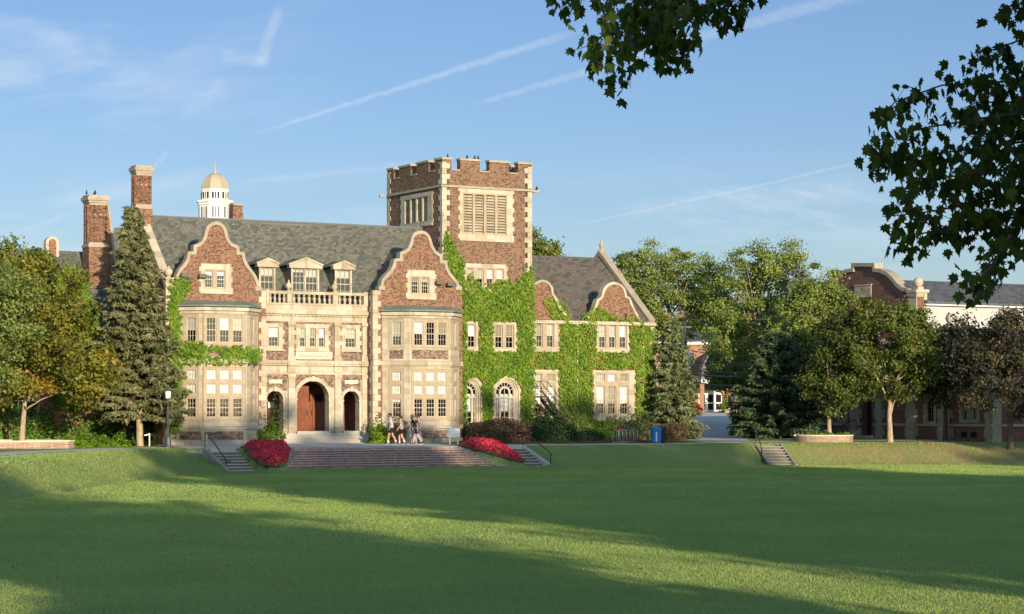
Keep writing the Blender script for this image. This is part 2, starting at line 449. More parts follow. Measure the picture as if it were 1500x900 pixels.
M['needle_green'] = mat_leaf('spruce needles', [(0,(0.048,0.066,0.029)),(.5,(0.133,0.159,0.066)),(1,(0.231,0.255,0.121))], .1, .7)
M['needle_brown'] = mat_leaf('olive brown spruce needles', [(0, (0.043,0.047,0.019)), (0.4, (0.114,0.126,0.052)), (0.75, (0.176,0.185,0.085)), (1, (0.228,0.185,0.090))], .1, .7)
M['needle_dark'] = mat_leaf('dark fir needles', [(0,(0.023,0.042,0.019)),(.5,(0.052,0.083,0.036)),(1,(0.091,0.137,0.058))], .1, .7)
M['needle_blue'] = mat_leaf('blue grey spruce needles', [(0,(0.064,0.090,0.068)),(.5,(0.134,0.176,0.130)),(1,(0.226,0.278,0.208))], .1, .7)
M['ivy'] = mat_leaf('climbing ivy leaves', [(0,(0.044,0.099,0.009)),(.45,(0.110,0.207,0.014)),(.85,(0.200,0.299,0.026)),(.97,(0.283,0.323,0.050)),(1,(0.334,0.161,0.072))], .3)
M['lime'] = mat_leaf('lime green leaves', [(0,(.075,.14,.010)),(.5,(.15,.25,.014)),(1,(.24,.34,.030))], .3)
M['hedge_brown'] = mat_leaf('bronze brown hedge leaves', [(0,(0.039,0.023,0.016)),(.5,(0.111,0.068,0.042)),(.9,(0.195,0.124,0.075)),(1,(0.221,0.156,0.091))], .15)
M['hedge_green'] = mat_leaf('yew hedge sprays', [(0,(0.015,0.036,0.015)),(.5,(0.033,0.069,0.024)),(1,(0.063,0.108,0.033))], .15)
M['hedge_bright'] = mat_leaf('leafy shrub leaves', [(0,(0.040,0.090,0.018)),(.5,(0.100,0.208,0.029)),(1,(0.180,0.306,0.054))], .3)
M['sage'] = mat_leaf('grey green shrub leaves', [(0,(0.060,0.078,0.034)),(.5,(0.126,0.150,0.066)),(1,(0.216,0.228,0.108))], .25)
M['bed_leaf'] = mat_leaf('begonia leaves', [(0, (0.05, 0.075, 0.035)), (0.5, (0.1, 0.13, 0.06)), (1, (0.16, 0.19, 0.1))], .2)
M['bloom'] = mat_leaf('crimson begonia petals', [(0, (0.42, 0.008, 0.045)), (0.5, (0.68, 0.018, 0.075)), (1, (0.82, 0.08, 0.14))], .2)
M['bloom_rose'] = mat_leaf('coral rose petals', [(0,(.5,.02,.03)),(1,(.62,.08,.08))], .2)
M['bloom_orange'] = mat_leaf('orange petals', [(0,(.6,.19,.01)),(1,(.75,.30,.02))], .2)
M['grass_blade'] = mat_leaf('grass blades', [(0, (0.175, 0.25, 0.065)), (0.5, (0.265, 0.35, 0.098)), (0.9, (0.335, 0.41, 0.125)), (1, (0.39, 0.37, 0.16))], .3, .6)
M['litter'] = mat_leaf('fallen leaves', [(0,(.25,.11,.03)),(1,(.42,.24,.07))], .2)

# ================================================================== THE GROUND
TOP = 1.30
RIM = [(-30,-80),(-29,20),(-27,60),(-25,85),(-23.6,98),(-22.3,112),(-20.2,121),(-17.6,126.3)]
_s0 = b2w(-18.6, -9.0); _s1 = b2w(16.0, -9.0)
RIM = RIM[:-1] + [(-18.6,125.4)] + [b2w(-16.2,-9.0), b2w(0,-9.0), b2w(10,-9.0), b2w(18,-9.2), (17.2,142.0), (24,145.0), (31,144.2), (40,139), (52,122), (60,90), (64,-80)]
RIMA = np.array(RIM)
def rim_dist(x, y):
    x = np.asarray(x, float); y = np.asarray(y, float)
    best = np.full(x.shape, 1e9)
    for a, b in zip(RIMA[:-1], RIMA[1:]):
        d = b-a; L2 = d@d
        t = np.clip(((x-a[0])*d[0]+(y-a[1])*d[1])/L2, 0, 1)
        best = np.minimum(best, (x-a[0]-t*d[0])**2+(y-a[1]-t*d[1])**2)
    inside = np.zeros(x.shape, bool)
    P = np.vstack([RIMA])
    j = len(P)-1
    for i in range(len(P)):
        xi, yi, xj, yj = P[i,0], P[i,1], P[j,0], P[j,1]
        with np.errstate(divide='ignore', invalid='ignore'):
            c = ((yi > y) != (yj > y)) & (x < (xj-xi)*(y-yi)/(yj-yi+1e-12)+xi)
        inside ^= c; j = i
    return np.where(inside, 1, -1)*np.sqrt(best)
def sstep(t): t = np.clip(t, 0, 1); return t*t*(3-2*t)
def terrain(x, y):
    x = np.asarray(x, float); y = np.asarray(y, float)
    d = rim_dist(x, y)
    w = 4.4 + 7.0*sstep((-17.5-x)/6.0) + 2.0*sstep((x-12)/14)
    fx, fy = x-OX, y-OY; fu = CA*fx+SA*fy
    lin = sstep((fu+20.5)/2.0)*sstep((5.0-fu)/2.0)      # straight bank along the flights, softer elsewhere
    zin = TOP*(1-np.where(d > 0, np.clip(d/w, 0, 1)**.0*sstep(d/w)*.82*(1-lin)+np.clip(d/w, 0, 1)*(.18+.82*lin), 0))
    zout = TOP + .0145*np.minimum(np.maximum(-d, 0), 10)
    zout = zout + .024*np.clip(y-156, 0, 90)
    z = np.where(d > 0, zin, zout)
    z = z + np.where(d > 3, .035*np.sin(x*.21+.6)*np.sin(y*.13), 0)*sstep((d-3)/8)
    # the ground is cut a little lower under the flights of steps
    dx, dy = x-OX, y-OY
    u = CA*dx+SA*dy; v = -SA*dx+CA*dy
    for (u0, u1, v0, v1) in STEPCUT:
        g = np.clip((v1-v)/3.2, 0, 1)
        m = (u > u0-(1.75*g if u0 < -12 and u1 > -3 else 0)) & (u < u1+(2.05*g if u0 < -12 and u1 > -3 else 0)) & (v > v0) & (v < v1)
        z = np.where(m, z-.55, z)
    m = (np.abs(x-FSX) < .8) & (y < FSY+.1) & (y > FSY-4.0)
    z = np.where(m, z-.6, z)
    return z
# footprints of the flights: concrete left, brick middle, concrete right, small far right
FSX, FSY = (1127-CX)/F*139.2, 139.2
STEPCUT = [(-17.7,-15.8,-12.6,-9.0), (-12.7,-2.3,-12.2,-9.0), (0.75,2.25,-12.3,-9.0)]
def tz(x, y): return float(terrain(np.array([x]), np.array([y]))[0])
def bz(u, v): return tz(*b2w(u, v))

def axis(lo, hi, step, far, k=1.35):
    a = list(np.arange(lo, hi+.01, step)); s = step; x = hi
    while x < far: s *= k; x += s; a.append(x)
    s = step; x = lo; left = []
    while x > -far: s *= k; x -= s; left.append(x)
    return np.array(left[::-1]+a)
def make_ground():
    xs = axis(-44, 58, .5, 1800); ys = axis(24, 160, .5, 2200)
    X, Y = np.meshgrid(xs, ys); Z = terrain(X, Y)
    nx, ny = len(xs), len(ys)
    v = np.stack([X.ravel(), Y.ravel(), Z.ravel()], 1)
    i = np.arange(nx*ny).reshape(ny, nx)
    q = np.stack([i[:-1,:-1], i[:-1,1:], i[1:,1:], i[1:,:-1]], -1).reshape(-1, 4)
    return quads('lawn', v, q, M['lawn'], smooth=True)

def quads(name, v, q, mat, smooth=False, tint=None, parent=None):
    me = bpy.data.meshes.new(name)
    n, k = q.shape
    me.vertices.add(len(v)); me.vertices.foreach_set('co', np.ascontiguousarray(v, np.float32).ravel())
    me.loops.add(n*k); me.loops.foreach_set('vertex_index', np.ascontiguousarray(q, np.int32).ravel())
    me.polygons.add(n); me.polygons.foreach_set('loop_start', np.arange(0, n*k, k, dtype=np.int32))
    me.polygons.foreach_set('loop_total', np.full(n, k, np.int32)) if False else None
    if smooth: me.polygons.foreach_set('use_smooth', np.ones(n, bool))
    if tint is not None:
        a = me.attributes.new('tint', 'FLOAT', 'POINT'); a.data.foreach_set('value', np.ascontiguousarray(tint, np.float32))
    me.materials.append(mat); me.update(calc_edges=True); me.validate()
    o = bpy.data.objects.new(name, me); COL.objects.link(o)
    if parent is not None: o.parent = parent
    return o

lawn = make_ground(); lawn['kind'] = 'structure'

def drape(name, left, right, mat, lift=.02, step=.8, across=4, kind='structure', zfun=None):
    """a paved strip between two matching polylines, laid on the ground"""
    def resample(p, n):
        p = np.array(p, float); L = np.r_[0, np.cumsum(np.hypot(*np.diff(p, axis=0).T))]
        t = np.linspace(0, L[-1], n); return np.stack([np.interp(t, L, p[:,0]), np.interp(t, L, p[:,1])], 1)
    Ln = sum(math.hypot(b[0]-a[0], b[1]-a[1]) for a, b in zip(left[:-1], left[1:]))
    n = max(2, int(Ln/step)+1)
    A, B = resample(left, n), resample(right, n)
    t = np.linspace(0, 1, across+1)[None,:,None]
    P = A[:,None,:]*(1-t)+B[:,None,:]*t
    X, Y = P[...,0], P[...,1]
    Z = (terrain(X, Y) if zfun is None else zfun(X, Y)) + lift
    v = np.stack([X.ravel(), Y.ravel(), Z.ravel()], 1)
    i = np.arange(n*(across+1)).reshape(n, across+1)
    q = np.stack([i[:-1,:-1], i[:-1,1:], i[1:,1:], i[1:,:-1]], -1).reshape(-1, 4)
    o = quads(name, v, q, mat, smooth=True)
    if kind: o['kind'] = kind
    return o
B2 = lambda *l: [b2w(u, v) for u, v in l]
# terrace in front of the hall: from the stair tops to the walls, then the path that runs on to the right
drape('terrace_paving', B2((-17.4,-8.98),(-1.0,-8.98)), B2((-17.4,.6),(-1.0,.6)), M['paving'], .012, .7, 10)
drape('bank_path', B2((-.98,-8.6),(14,-8.6))+[(17.2,145.0),(24,148.6),(31,148.6),(40,146)], B2((-.98,-6.5),(14,-6.5))+[(17.0,147.0),(24,150.6),(31.2,150.6),(41,148)], M['paving'], .016, .8, 4)
# the path on the left that curves toward the viewer along the rim of the lawn
drape('left_path', [(-30.0,60),(-27.6,85),(-26.1,98),(-24.9,112),(-22.6,121.0),(-20.2,126.2)]+B2((-17.42,-7.0)), [(-27.6,60),(-25.6,85),(-24.2,98),(-22.9,112),(-20.8,120.6),(-18.9,124.9)]+B2((-17.42,-8.9)), M['paving'], .014, .8, 4)
# walk to the far entrance on the right
WL = [at(1012,640,1), at(1010,640,1)]
def gx(px, D): return (px-CX)/F*D
drape('entrance_walk', [(gx(1003,147),147),(gx(1010,158),158),(gx(1014,185),185),(gx(1021,226),226)], [(gx(1098,147),147),(gx(1088,158),158),(gx(1074,185),185),(gx(1062,226),226)], M['paving'], .022, 1.2, 6)
drape('cross_walk', [(gx(1075,168),168),(gx(1190,170),170),(gx(1330,176),176)], [(gx(1072,172.5),172.5),(gx(1190,174.5),174.5),(gx(1330,181),181)], M['paving'], .03, 1.2, 3)
drape('corner_walk', [(gx(1080,152),152),(gx(1190,151.5),151.5)], [(gx(1080,154.5),154.5),(gx(1190,154),154)], M['paving'], .026, 1.2, 3)

# ---- planting beds of mulch
drape('mulch_bed', B2((1.2,-4.4),(8,-4.9),(14.5,-4.7),(18.0,-4.0)), B2((1.2,3.0),(8,3.2),(14.5,3.4),(18.0,2.4)), M['mulch'], .02, .6, 10)
drape('spruce_bed', [(-26.5,128),(-22,128.2),(-18.9,128.4)]+B2((-17.5,-4.2)), [(-27,140),(-24,140)]+B2((-19.5,0.5),(-17.5,.4)), M['mulch'], .012, .7, 8)

# ================================================================== FLIGHTS OF STEPS
def flight(name, label, ut0, ut1, ub0, ub1, v_top, run, n, z_top, z_bot, mat, riser, group=None):
    """steps going down from v_top toward the lawn; the width may change from top to bottom"""
    root = empty(name, (OX, OY, 0), ANG)
    tag(root, label, 'steps', group)
    rise = (z_top-z_bot)/n; tread = run/n
    m = MB()
    for k in range(n):
        f0, f1 = k/n, (k+1)/n
        zt = z_top - rise*k
        v1, v0 = v_top - tread*k, v_top - tread*(k+1)
        a0, a1 = ut0+(ub0-ut0)*f1, ut1+(ub1-ut1)*f1
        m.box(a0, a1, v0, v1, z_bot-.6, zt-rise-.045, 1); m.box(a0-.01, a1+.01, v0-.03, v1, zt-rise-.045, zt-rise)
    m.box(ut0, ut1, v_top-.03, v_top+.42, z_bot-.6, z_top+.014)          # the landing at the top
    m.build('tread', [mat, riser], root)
    return root, rise
zt1 = bz(-8, -9.0)
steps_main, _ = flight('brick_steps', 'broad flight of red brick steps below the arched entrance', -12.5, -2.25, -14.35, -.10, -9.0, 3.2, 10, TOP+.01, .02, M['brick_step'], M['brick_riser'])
# low sloping kerbs beside the brick flight
m = MB()
for (ua, ub) in ((-12.5,-14.35),(-2.25,-.10)):
    sgn = -1 if ua < -5 else 1
    a, b = (ua, -8.9), (ub, -12.35)
    w = .16*sgn
    za, zb = TOP+.05, .03
    m.hexa([(a[0],a[1],za-.9),(a[0]+w,a[1],za-.9),(b[0]+w,b[1],zb-.6),(b[0],b[1],zb-.6),(a[0],a[1],za),(a[0]+w,a[1],za),(b[0]+w,b[1],zb),(b[0],b[1],zb)])
m.build('kerb', M['concrete_old'], steps_main)
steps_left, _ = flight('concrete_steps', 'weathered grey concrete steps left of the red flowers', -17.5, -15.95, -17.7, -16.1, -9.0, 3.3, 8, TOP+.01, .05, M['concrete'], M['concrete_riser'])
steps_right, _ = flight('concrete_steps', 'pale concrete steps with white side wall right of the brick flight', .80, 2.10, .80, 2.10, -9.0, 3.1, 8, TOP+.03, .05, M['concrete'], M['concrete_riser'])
for rt, u, mt in ((steps_left, -17.72, M['concrete_old']), (steps_right, 2.21, M['stone_pale'])):
    m = MB(); w = .11
    a, b = (u, -8.75), (u, -12.45)
    za, zb = TOP+.10, .16
    m.hexa([(a[0]-w,a[1],.2),(a[0]+w,a[1],.2),(b[0]+w,b[1],-.5),(b[0]-w,b[1],-.5),(a[0]-w,a[1],za),(a[0]+w,a[1],za),(b[0]+w,b[1],zb),(b[0]-w,b[1],zb)])
    m.build('side_wall', mt, rt)
# small flight on the far right of the bank
fx, fy = ground_at(1133, 650.5, TOP)
sr = empty('concrete_steps', (FSX, FSY, 0), R(6)); tag(sr, 'small flight of concrete steps in the far right bank', 'steps')
m = MB(); n = 7
for k in range(n):
    z_ = TOP-(TOP-.1)/n*(k+1)+.04; m.box(-.72, .72, -.52*(k+1)+.1, -.52*k+.1, -.6, z_-.05, 1); m.box(-.72, .72, -.52*(k+1)+.06, -.52*k+.1, z_-.05, z_)
m.build('tread', [M['concrete_old'], M['concrete_riser']], sr)
for sx in (-.80, .80):
    m = MB(); w = .08
    m.hexa([(sx-w,.3,.2),(sx+w,.3,.2),(sx+w,-3.9,-.6),(sx-w,-3.9,-.6),(sx-w,.3,TOP+.06),(sx+w,.3,TOP+.06),(sx+w,-3.9,.12),(sx-w,-3.9,.12)])
    m.build('side_wall', M['concrete_old'], sr)

def handrail(name, label, pts, posts, r=.028):
    """pts in world metres; the rail follows them and a post drops from each listed point"""
    root = empty(name, pts[0]); tag(root, label, 'handrail')
    o = Vector(pts[0])
    m = MB(); m.tube([Vector(p)-o for p in pts], r, 8); m.build('rail', M['iron'], root, smooth=True)
    for q in posts:
        q = Vector(q); z0 = q.z-1.05
        m = MB(); m.tube([q-o, Vector((q.x, q.y, q.z-1.2))-o], r*.95, 8); m.build('post', M['iron'], root, smooth=True)
    return root
def BW(u, v, z): x, y = b2w(u, v); return (x, y, z)
# left rail starts with a small scroll, right rail plain, far rail plain
handrail('handrail', 'black iron handrail on the left concrete steps', [BW(-17.62,-8.55,TOP+.62),BW(-17.62,-8.6,TOP+.82),BW(-17.62,-8.75,TOP+.92),BW(-17.62,-8.95,TOP+.85),BW(-17.62,-11.6,.78),BW(-17.62,-11.95,.62),BW(-17.62,-12.2,.70)], [BW(-17.62,-8.62,TOP+.84),BW(-17.62,-11.6,.78)], .034)
handrail('handrail', 'black iron handrail on the right concrete steps', [BW(2.21,-8.6,TOP+.92),BW(2.21,-8.8,TOP+.94),BW(2.21,-12.0,.98),BW(2.21,-12.25,.80)], [BW(2.21,-8.9,TOP+.93),BW(2.21,-12.1,.93)], .03)
_h = Vector((gx(1127,139.0)-.8, 139.0, 0))
handrail('handrail', 'dark iron handrail of the small far right steps', [_h+Vector((0,.6,TOP+.9)),_h+Vector((0,.2,TOP+.95)),_h+Vector((.0,-2.9,1.05)),_h+Vector((.0,-3.1,.8))], [_h+Vector((0,.4,TOP+.92)),_h+Vector((0,-2.8,1.08))], .03)

# ================================================================== THE HALL (one building: main block, tower, right wing, left block)
hall = empty('college_hall', (OX, OY, 0), ANG)
tag(hall, 'large brick and limestone hall with shaped gables, arched entrance and battlemented tower', 'building')
H = hall
GL, BL = M['glass'], M['blind']
def win(fr, a0, a1, z0, z1, nx=3, ny=4, off=-.07, blind=None, rail=True, parent=None, fw=.04, cloth=None):
    """one sash light: frame with glazing bars (part), pane and roller blind (sub-parts)"""
    parent = parent or H
    m = MB(); w = a1-a0; h = z1-z0
    m.slab(fr, a0, a1, z0, z0+fw, off-.07, off); m.slab(fr, a0, a1, z1-fw, z1, off-.07, off)
    m.slab(fr, a0, a0+fw, z0+fw, z1-fw, off-.07, off); m.slab(fr, a1-fw, a1, z0+fw, z1-fw, off-.07, off)
    bw = .018
    for i in range(1, nx):
        x = a0+fw+(w-2*fw)*i/nx; m.slab(fr, x-bw/2, x+bw/2, z0+fw, z1-fw, off-.055, off-.02)
    for j in range(1, ny):
        z = z0+fw+(h-2*fw)*j/ny; b = bw*(2.2 if rail and j*2 == ny else 1)
        m.slab(fr, a0+fw, a1-fw, z-b/2, z+b/2, off-.058, off-.015)
    o = m.build('window', M['paint'], parent)
    m = MB(); m.add([fr.P(a0,z0,off-.045), fr.P(a1,z0,off-.045), fr.P(a1,z1,off-.045), fr.P(a0,z1,off-.045)], [(0,1,2,3)])
    m.build('pane', GL, o, fix=False)
    if blind is None: blind = random.choice([0,0,.22,.4,.5,.5,.72])
    if blind > 0:
        zb = z1-(z1-z0)*blind
        m = MB(); m.slab(fr, a0+.01, a1-.01, zb, z1, off-.11, off-.09); m.build('blind', cloth or random.choice([M['blind'], M['curtain'], M['curtain'], M['blind_tan']]), o)
    return o
def fit(fr, px0, px1, z0, z1): return (fr.s_(px0), fr.s_(px1), z0, z1)

def surround(fr, outer, lights, off=.035, depth=.30, tooth=.10, sill=.10, name='window_surround', mat='stone_trim', brick_reveal=True):
    """stone frame in a brick wall: one slab with a hole per light, toothed at the sides, a sill below"""
    m = MB(); a0, a1, z0, z1 = outer
    m.panel(fr, rect(*outer), [rect(*l) for l in lights], depth, off)
    k = 0; z = z0
    while tooth and z < z1-.05:
        h = min(.30, z1-z)
        if k % 2 == 0:
            for (b0, b1) in ((a0-tooth, a0+.001), (a1-.001, a1+tooth)): m.slab(fr, b0, b1, z+.004, z+h-.004, off-.2, off-.004)
        z += h; k += 1
    if sill: m.slab(fr, a0-.06, a1+.06, z0-sill, z0-.002, off-.2, off+.06)
    o = m.build(name, M[mat], H)
    if len(lights) > 1 or lights[0][1]-lights[0][0] < 1:
        b0 = min(l[0] for l in lights)-.09; b1 = max(l[1] for l in lights)+.09; c0 = min(l[2] for l in lights)-.06; c1 = max(l[3] for l in lights)+.10
        m = MB(); m.panel(fr, rect(max(b0, a0+.02), min(b1, a1-.02), max(c0, z0+.01), min(c1, z1-.02)), [rect(*l) for l in lights], .02, off+.006); m.build('mullion', M['stone_mould'], H)
    return o

def quoin(fr, a_edge, dirn, z0, z1, long=.62, short=.36, h=.36, off=.03, back=.2, name='quoin', phase=0):
    m = MB(); z = z0; k = phase
    while z < z1-.02:
        L = long if k % 2 else short
        hh = min(h, z1-z)
        b0, b1 = (a_edge, a_edge+L) if dirn > 0 else (a_edge-L, a_edge)
        m.slab(fr, b0, b1, z+.006, z+hh-.006, off-back, off+random.uniform(-.004,.004)); z += h; k += 1
    return m.build(name, M['stone_trim'], H)
def quoin_corner(u, v, z0, z1, su=1, sv=1, long=.62, short=.36, h=.36, off=.03):
    """stones that wrap a corner at (u, v): arms run su along u and sv along v"""
    m = MB(); z = z0; k = 0
    while z < z1-.02:
        hh = min(h, z1-z); La, Lb = (long, short) if k % 2 else (short, long)
        x0, x1 = sorted((u-su*off, u+su*La)); y0, y1 = sorted((v-sv*off, v+sv*Lb))
        m.box(x0, x1, y0, y1, z+.006, z+hh-.006); z += h; k += 1
    return m.build('quoin', M['stone_trim'], H)

WF = Fr((0,0), d=(1,0))                     # plane of the two gabled wings, v = 0
VM = .9; MF = Fr((0,VM), d=(1,0))           # recessed middle
VT = 2.6; TF = Fr((0,VT), d=(1,0))          # tower front
VB = 4.1; RF = Fr((0,VB), d=(1,0))          # right wing front
s = WF.s_
UL0, UL1 = s(243.5), s(389.5)               # left wing
UR0, UR1 = s(546.5), s(677.0)               # right wing
UT0 = TF.s_(648.0); UT1 = TF.s_(778.5)      # tower
UB1 = RF.s_(957.5)                          # right end
ZG = .75                                    # walls start below the ground
Z_EAVE = 10.45
print('wings', UL0, UL1, UR0, UR1, 'tower', UT0, UT1, 'right end', UB1)

# ---------------------------------------------------------------- gabled wings
def gable_wing(px_pts, u0, u1, zbase_pts, bay_px, wing_win, left):
    out = [WF.sz(*p) for p in px_pts]
    wall = [(u0, ZG), (u1, ZG), (u1, Z_EAVE)] + out[::-1] + [(u0, Z_EAVE)]
    c = (out[0][0]+out[-1][0])/2
    # window in the gable: two lights in a stone frame
    (ax0, ay0, ax1, ay1), lights = wing_win
    W = (WF.s_(ax0), WF.s_(ax1), 10.36, WF.z_((ax0+ax1)/2, ay0))
    L = [(WF.s_(p0), WF.s_(p1), 10.62, 11.62) for p0, p1 in lights]
    b0, b1 = WF.s_(bay_px[0])+.35, WF.s_(bay_px[3])-.35
    m = MB(); m.panel(WF, wall, [rect(W[0]+.03, W[1]-.03, W[2]+.03, W[3]-.03), rect(b0, b1, 2.3, 9.2)], .38)
    m.build('gable_wall', M['brick'], H)
    surround(WF, W, L)
    for l in L: win(WF, *l, nx=3, ny=4, blind=.25, rail=True)
    m = MB(); m.strip(WF, out, .10, -.10, -.42, .10); 
    for q in (out[0], out[-1]): m.slab(WF, q[0]-.22, q[0]+.22, q[1]-.22, q[1]+.02, -.42, .11)
    m.build('coping', M['stone_weather'], H)
    # roof behind the gable
    zr = max(p[1] for p in out)-.85; hw = (u1-u0)/2; uc = c
    m = MB()
    for sg in (-1, 1):
        e = (uc+sg*(hw+.10), Z_EAVE-.15)
        for (dz) in (0,):
            P = [(uc, -(-.36), zr), (e[0], .36, e[1]), (e[0], 6.2, e[1]), (uc, 6.2, zr)]
            Q = [(x, y, z-.16) for x, y, z in P]
            m.add(P+Q, [(0,1,2,3),(7,6,5,4),(0,4,5,1),(1,5,6,2),(2,6,7,3),(3,7,4,0)])
    m.build('wing_roof', M['slate'], H)
    return out

GA = [(258,417),(259.5,405),(264,395.5),(270,389),(274.5,382),(276.3,373),(276.6,371),(285,371),(285,361),(291,359.5),(296.5,355),(300.5,347),(302,339),(304,333.5),(309,329),(315.5,327),(322,328.8),(326.5,332.5),(329.5,338.5),(331,347),(334.5,354.5),(339.5,359.5),(347.5,362.5),(347.8,371.5),(355.5,371.8),(356.6,380),(360,388),(365.5,395.5),(371,403),(375.5,411.5),(378,421)]
out_l = gable_wing(GA, UL0, UL1, None, (268,300,362,382), ((294,386.7,338.5,426.7), [(300.5,311.5),(317.8,329.3)]), True)
GB = [(558.5,420),(560.5,411),(566,404),(572.5,398),(576.5,390),(578.3,381.5),(587,381),(587,371.5),(593,369.5),(598.5,365),(602.3,356),(604,348),(607,343.3),(612,341),(617,340.6),(622,342),(626.5,346),(629,352),(631.5,361),(636,369),(642,373.5),(645,375),(645.3,384),(652,384.3),(653.5,393),(657.5,401.5),(663,408),(668,414),(671,420)]
out_r = gable_wing(GB, UR0, UR1, None, (563,600,660,674), ((596.7,396,636.7,433), [(602.7,613),(617.7,628)]), False)

def canted_bay(px, uppers, lowers, ups_px=None):
    """two-storey stone bay: facets A-B, B-C, C-D"""
    a, b, c, d = px
    VBAY = -1.25; BF = Fr((0,VBAY), d=(1,0))
    ub, uc = BF.s_(b), BF.s_(c)
    A, B, C_, D_ = (ub-1.25, 0), (ub, VBAY), (uc, VBAY), (uc+1.25, 0)
    facs = [Fr(A, B), Fr(B, C_), Fr(C_, D_)]
    ZU0, ZU1 = 7.37, 8.83; ROWS = [(5.22,5.78),(4.40,4.94),(3.00,4.12)]
    Z0, Z1 = ZG, 9.26
    for k, fr in enumerate(facs):
        L = fr.L
        if k == 1:
            ls = [(fr.s_(p0)-.03, fr.s_(p1)+.04) for p0, p1 in uppers]
        else:
            mid = L*.52; ls = [(mid-.29, mid+.29)]
        holes = [(x0, x1, ZU0, ZU1) for x0, x1 in ls] + [(x0, x1, z0, z1) for x0, x1 in ls for z0, z1 in ROWS]
        m = MB(); m.panel(fr, rect(0, L, Z0, Z1), [rect(*h) for h in holes], .30, 0)
        m.build('bay_wall', M['stone'], H)
        for i, h in enumerate(holes):
            up = i < len(ls); hh = h[3]-h[2]
            row = -1 if up else (i-len(ls)) % 3
            win(fr, *h, nx=3, ny=4 if hh > .9 else 2, off=-.05, blind=(random.choice([.5,.5,.36,.62,0]) if up else (1.0 if row < 2 else random.choice([0,.0,.2]))), rail=hh > .9, cloth=None if up else M['curtain'])
        # recessed stone frames: slim hood above, sill below, brick panels
        a0, a1 = ls[0][0]-.16, ls[-1][1]+.16
        m = MB()
        m.slab(fr, a0-.06, a1+.06, ZU0-.16, ZU0-.01, -.1, .05); m.slab(fr, a0-.06, a1+.06, 2.80, 2.96, -.1, .06)
        for z0, z1 in ((ZU0-.01, ZU1+.14), (2.96, 5.92)):
            m.slab(fr, a0-.05, a0, z0, z1, -.1, .03); m.slab(fr, a1, a1+.05, z0, z1, -.1, .03)
            m.slab(fr, a0-.05, a1+.05, z1, z1+.06, -.1, .035)
        m.slab(fr, a0, a1, 4.14, 4.38, -.1, .015); m.slab(fr, a0, a1, 4.96, 5.20, -.1, .015)
        m.build('window_moulding', M['stone_mould'], H)
        m = MB(); m.panel(fr, rect(a0, a1, ZU0-.008, ZU1+.138), [rect(*h) for h in holes[:len(ls)]], .02, .005); m.panel(fr, rect(a0, a1, 2.962, 5.918), [rect(*h) for h in holes[len(ls):]], .02, .005); m.build('mullion', M['stone_mould'], H)
        m = MB(); m.slab(fr, max(.16, a0), min(L-.16, a1), 6.55, 7.10, -.05, .006); m.slab(fr, .2, L-.2, 1.1, 2.18, -.05, .006)
        if k == 1 or k == 0: m.build('brick_panel', M['brick_check'], H)
    # deeper room, so panes look into a dark space
    pts = [A, B, C_, D_]
    m = MB(); m.band(pts, 2.30, 2.52, -.1, .10, slope=.10); m.band(pts, 6.16, 6.46, -.1, .13, slope=.06); m.band(pts, 6.06, 6.16, -.1, .06)
    m.band(pts, 9.05, 9.22, -.1, .07); m.band(pts, 9.22, 9.46, -.1, .20, slope=.05); m.band(pts, ZG, 1.72, -.1, .07, slope=.05)
    m.build('string_course', M['stone_trim'], H)
    m = MB(); ov = offset2(pts, .24); inn = [(A[0]+.5,-.005),(B[0]+.35,-.005),(C_[0]-.35,-.005),(D_[0]-.5,-.005)]
    vs = [(x, y, 9.47) for x, y in ov] + [(x, y, 9.55) for x, y in ov] + [(x, y, 9.86) for x, y in inn]
    m.add(vs, [(0,1,5,4),(1,2,6,5),(2,3,7,6),(4,5,9,8),(5,6,10,9),(6,7,11,10),(3,2,1,0),(7,3,0,4,8,11)])
    m.build('bay_roof', M['copper'], H)
    return facs, pts
bayL, ptsL = canted_bay((258,299.5,361.5,380), [(303.3,316),(322.8,335.2),(342,354.5)], None)
bayR, ptsR = canted_bay((563,600,660,673), [(607.6,618.8),(625.4,636.4),(642.6,653.6)], None)

# strips of brick and quoins on the wings beside the bays, string courses on the wing wall
quoin(WF, UL1, -1, ZG, 9.0, .46, .30); quoin(WF, UL1, -1, 9.46, Z_EAVE+.1, .46, .30)
quoin_corner(UL0, 0, ZG, Z_EAVE+.3, 1, 1, .55, .34)
quoin_corner(UR0, 0, ZG, Z_EAVE+.3, 1, 1, .50, .32)
m = MB()
for a, b in ((UL0-.02, ptsL[0][0]), (ptsL[3][0], UL1+.02), (UR0-.02, ptsR[0][0]), (ptsR[3][0], UR1+.02)):
    if b > a:
        m.slab(WF, a, b, 6.16, 6.42, -.2, .08); m.slab(WF, a, b, 2.30, 2.50, -.2, .07); m.slab(WF, a, b, ZG, 1.70, -.2, .05)
m.build('string_course', M['stone_trim'], H)
# side wall of the right wing that returns to the recessed middle, and the end walls
SW = Fr((UR0, VM+.4), (UR0, 0)); m = MB(); m.panel(SW, rect(0, SW.L-.002, ZG, Z_EAVE), [], .3, .0); m.build('return_wall', M['brick'], H)
EW = Fr((UL0, 10.4), (UL0, 0)); m = MB(); m.panel(EW, [(0,ZG),(10.4-.002,ZG),(10.4-.002,Z_EAVE),(5.2,15.40),(0,Z_EAVE)], [], .38); m.build('end_wall', M['brick'], H)
m = MB(); m.strip(EW, [(10.38,Z_EAVE),(5.2,15.44),(0,Z_EAVE)], -.02, .26, -.45, .06); m.build('coping', M['stone_trim'], H)
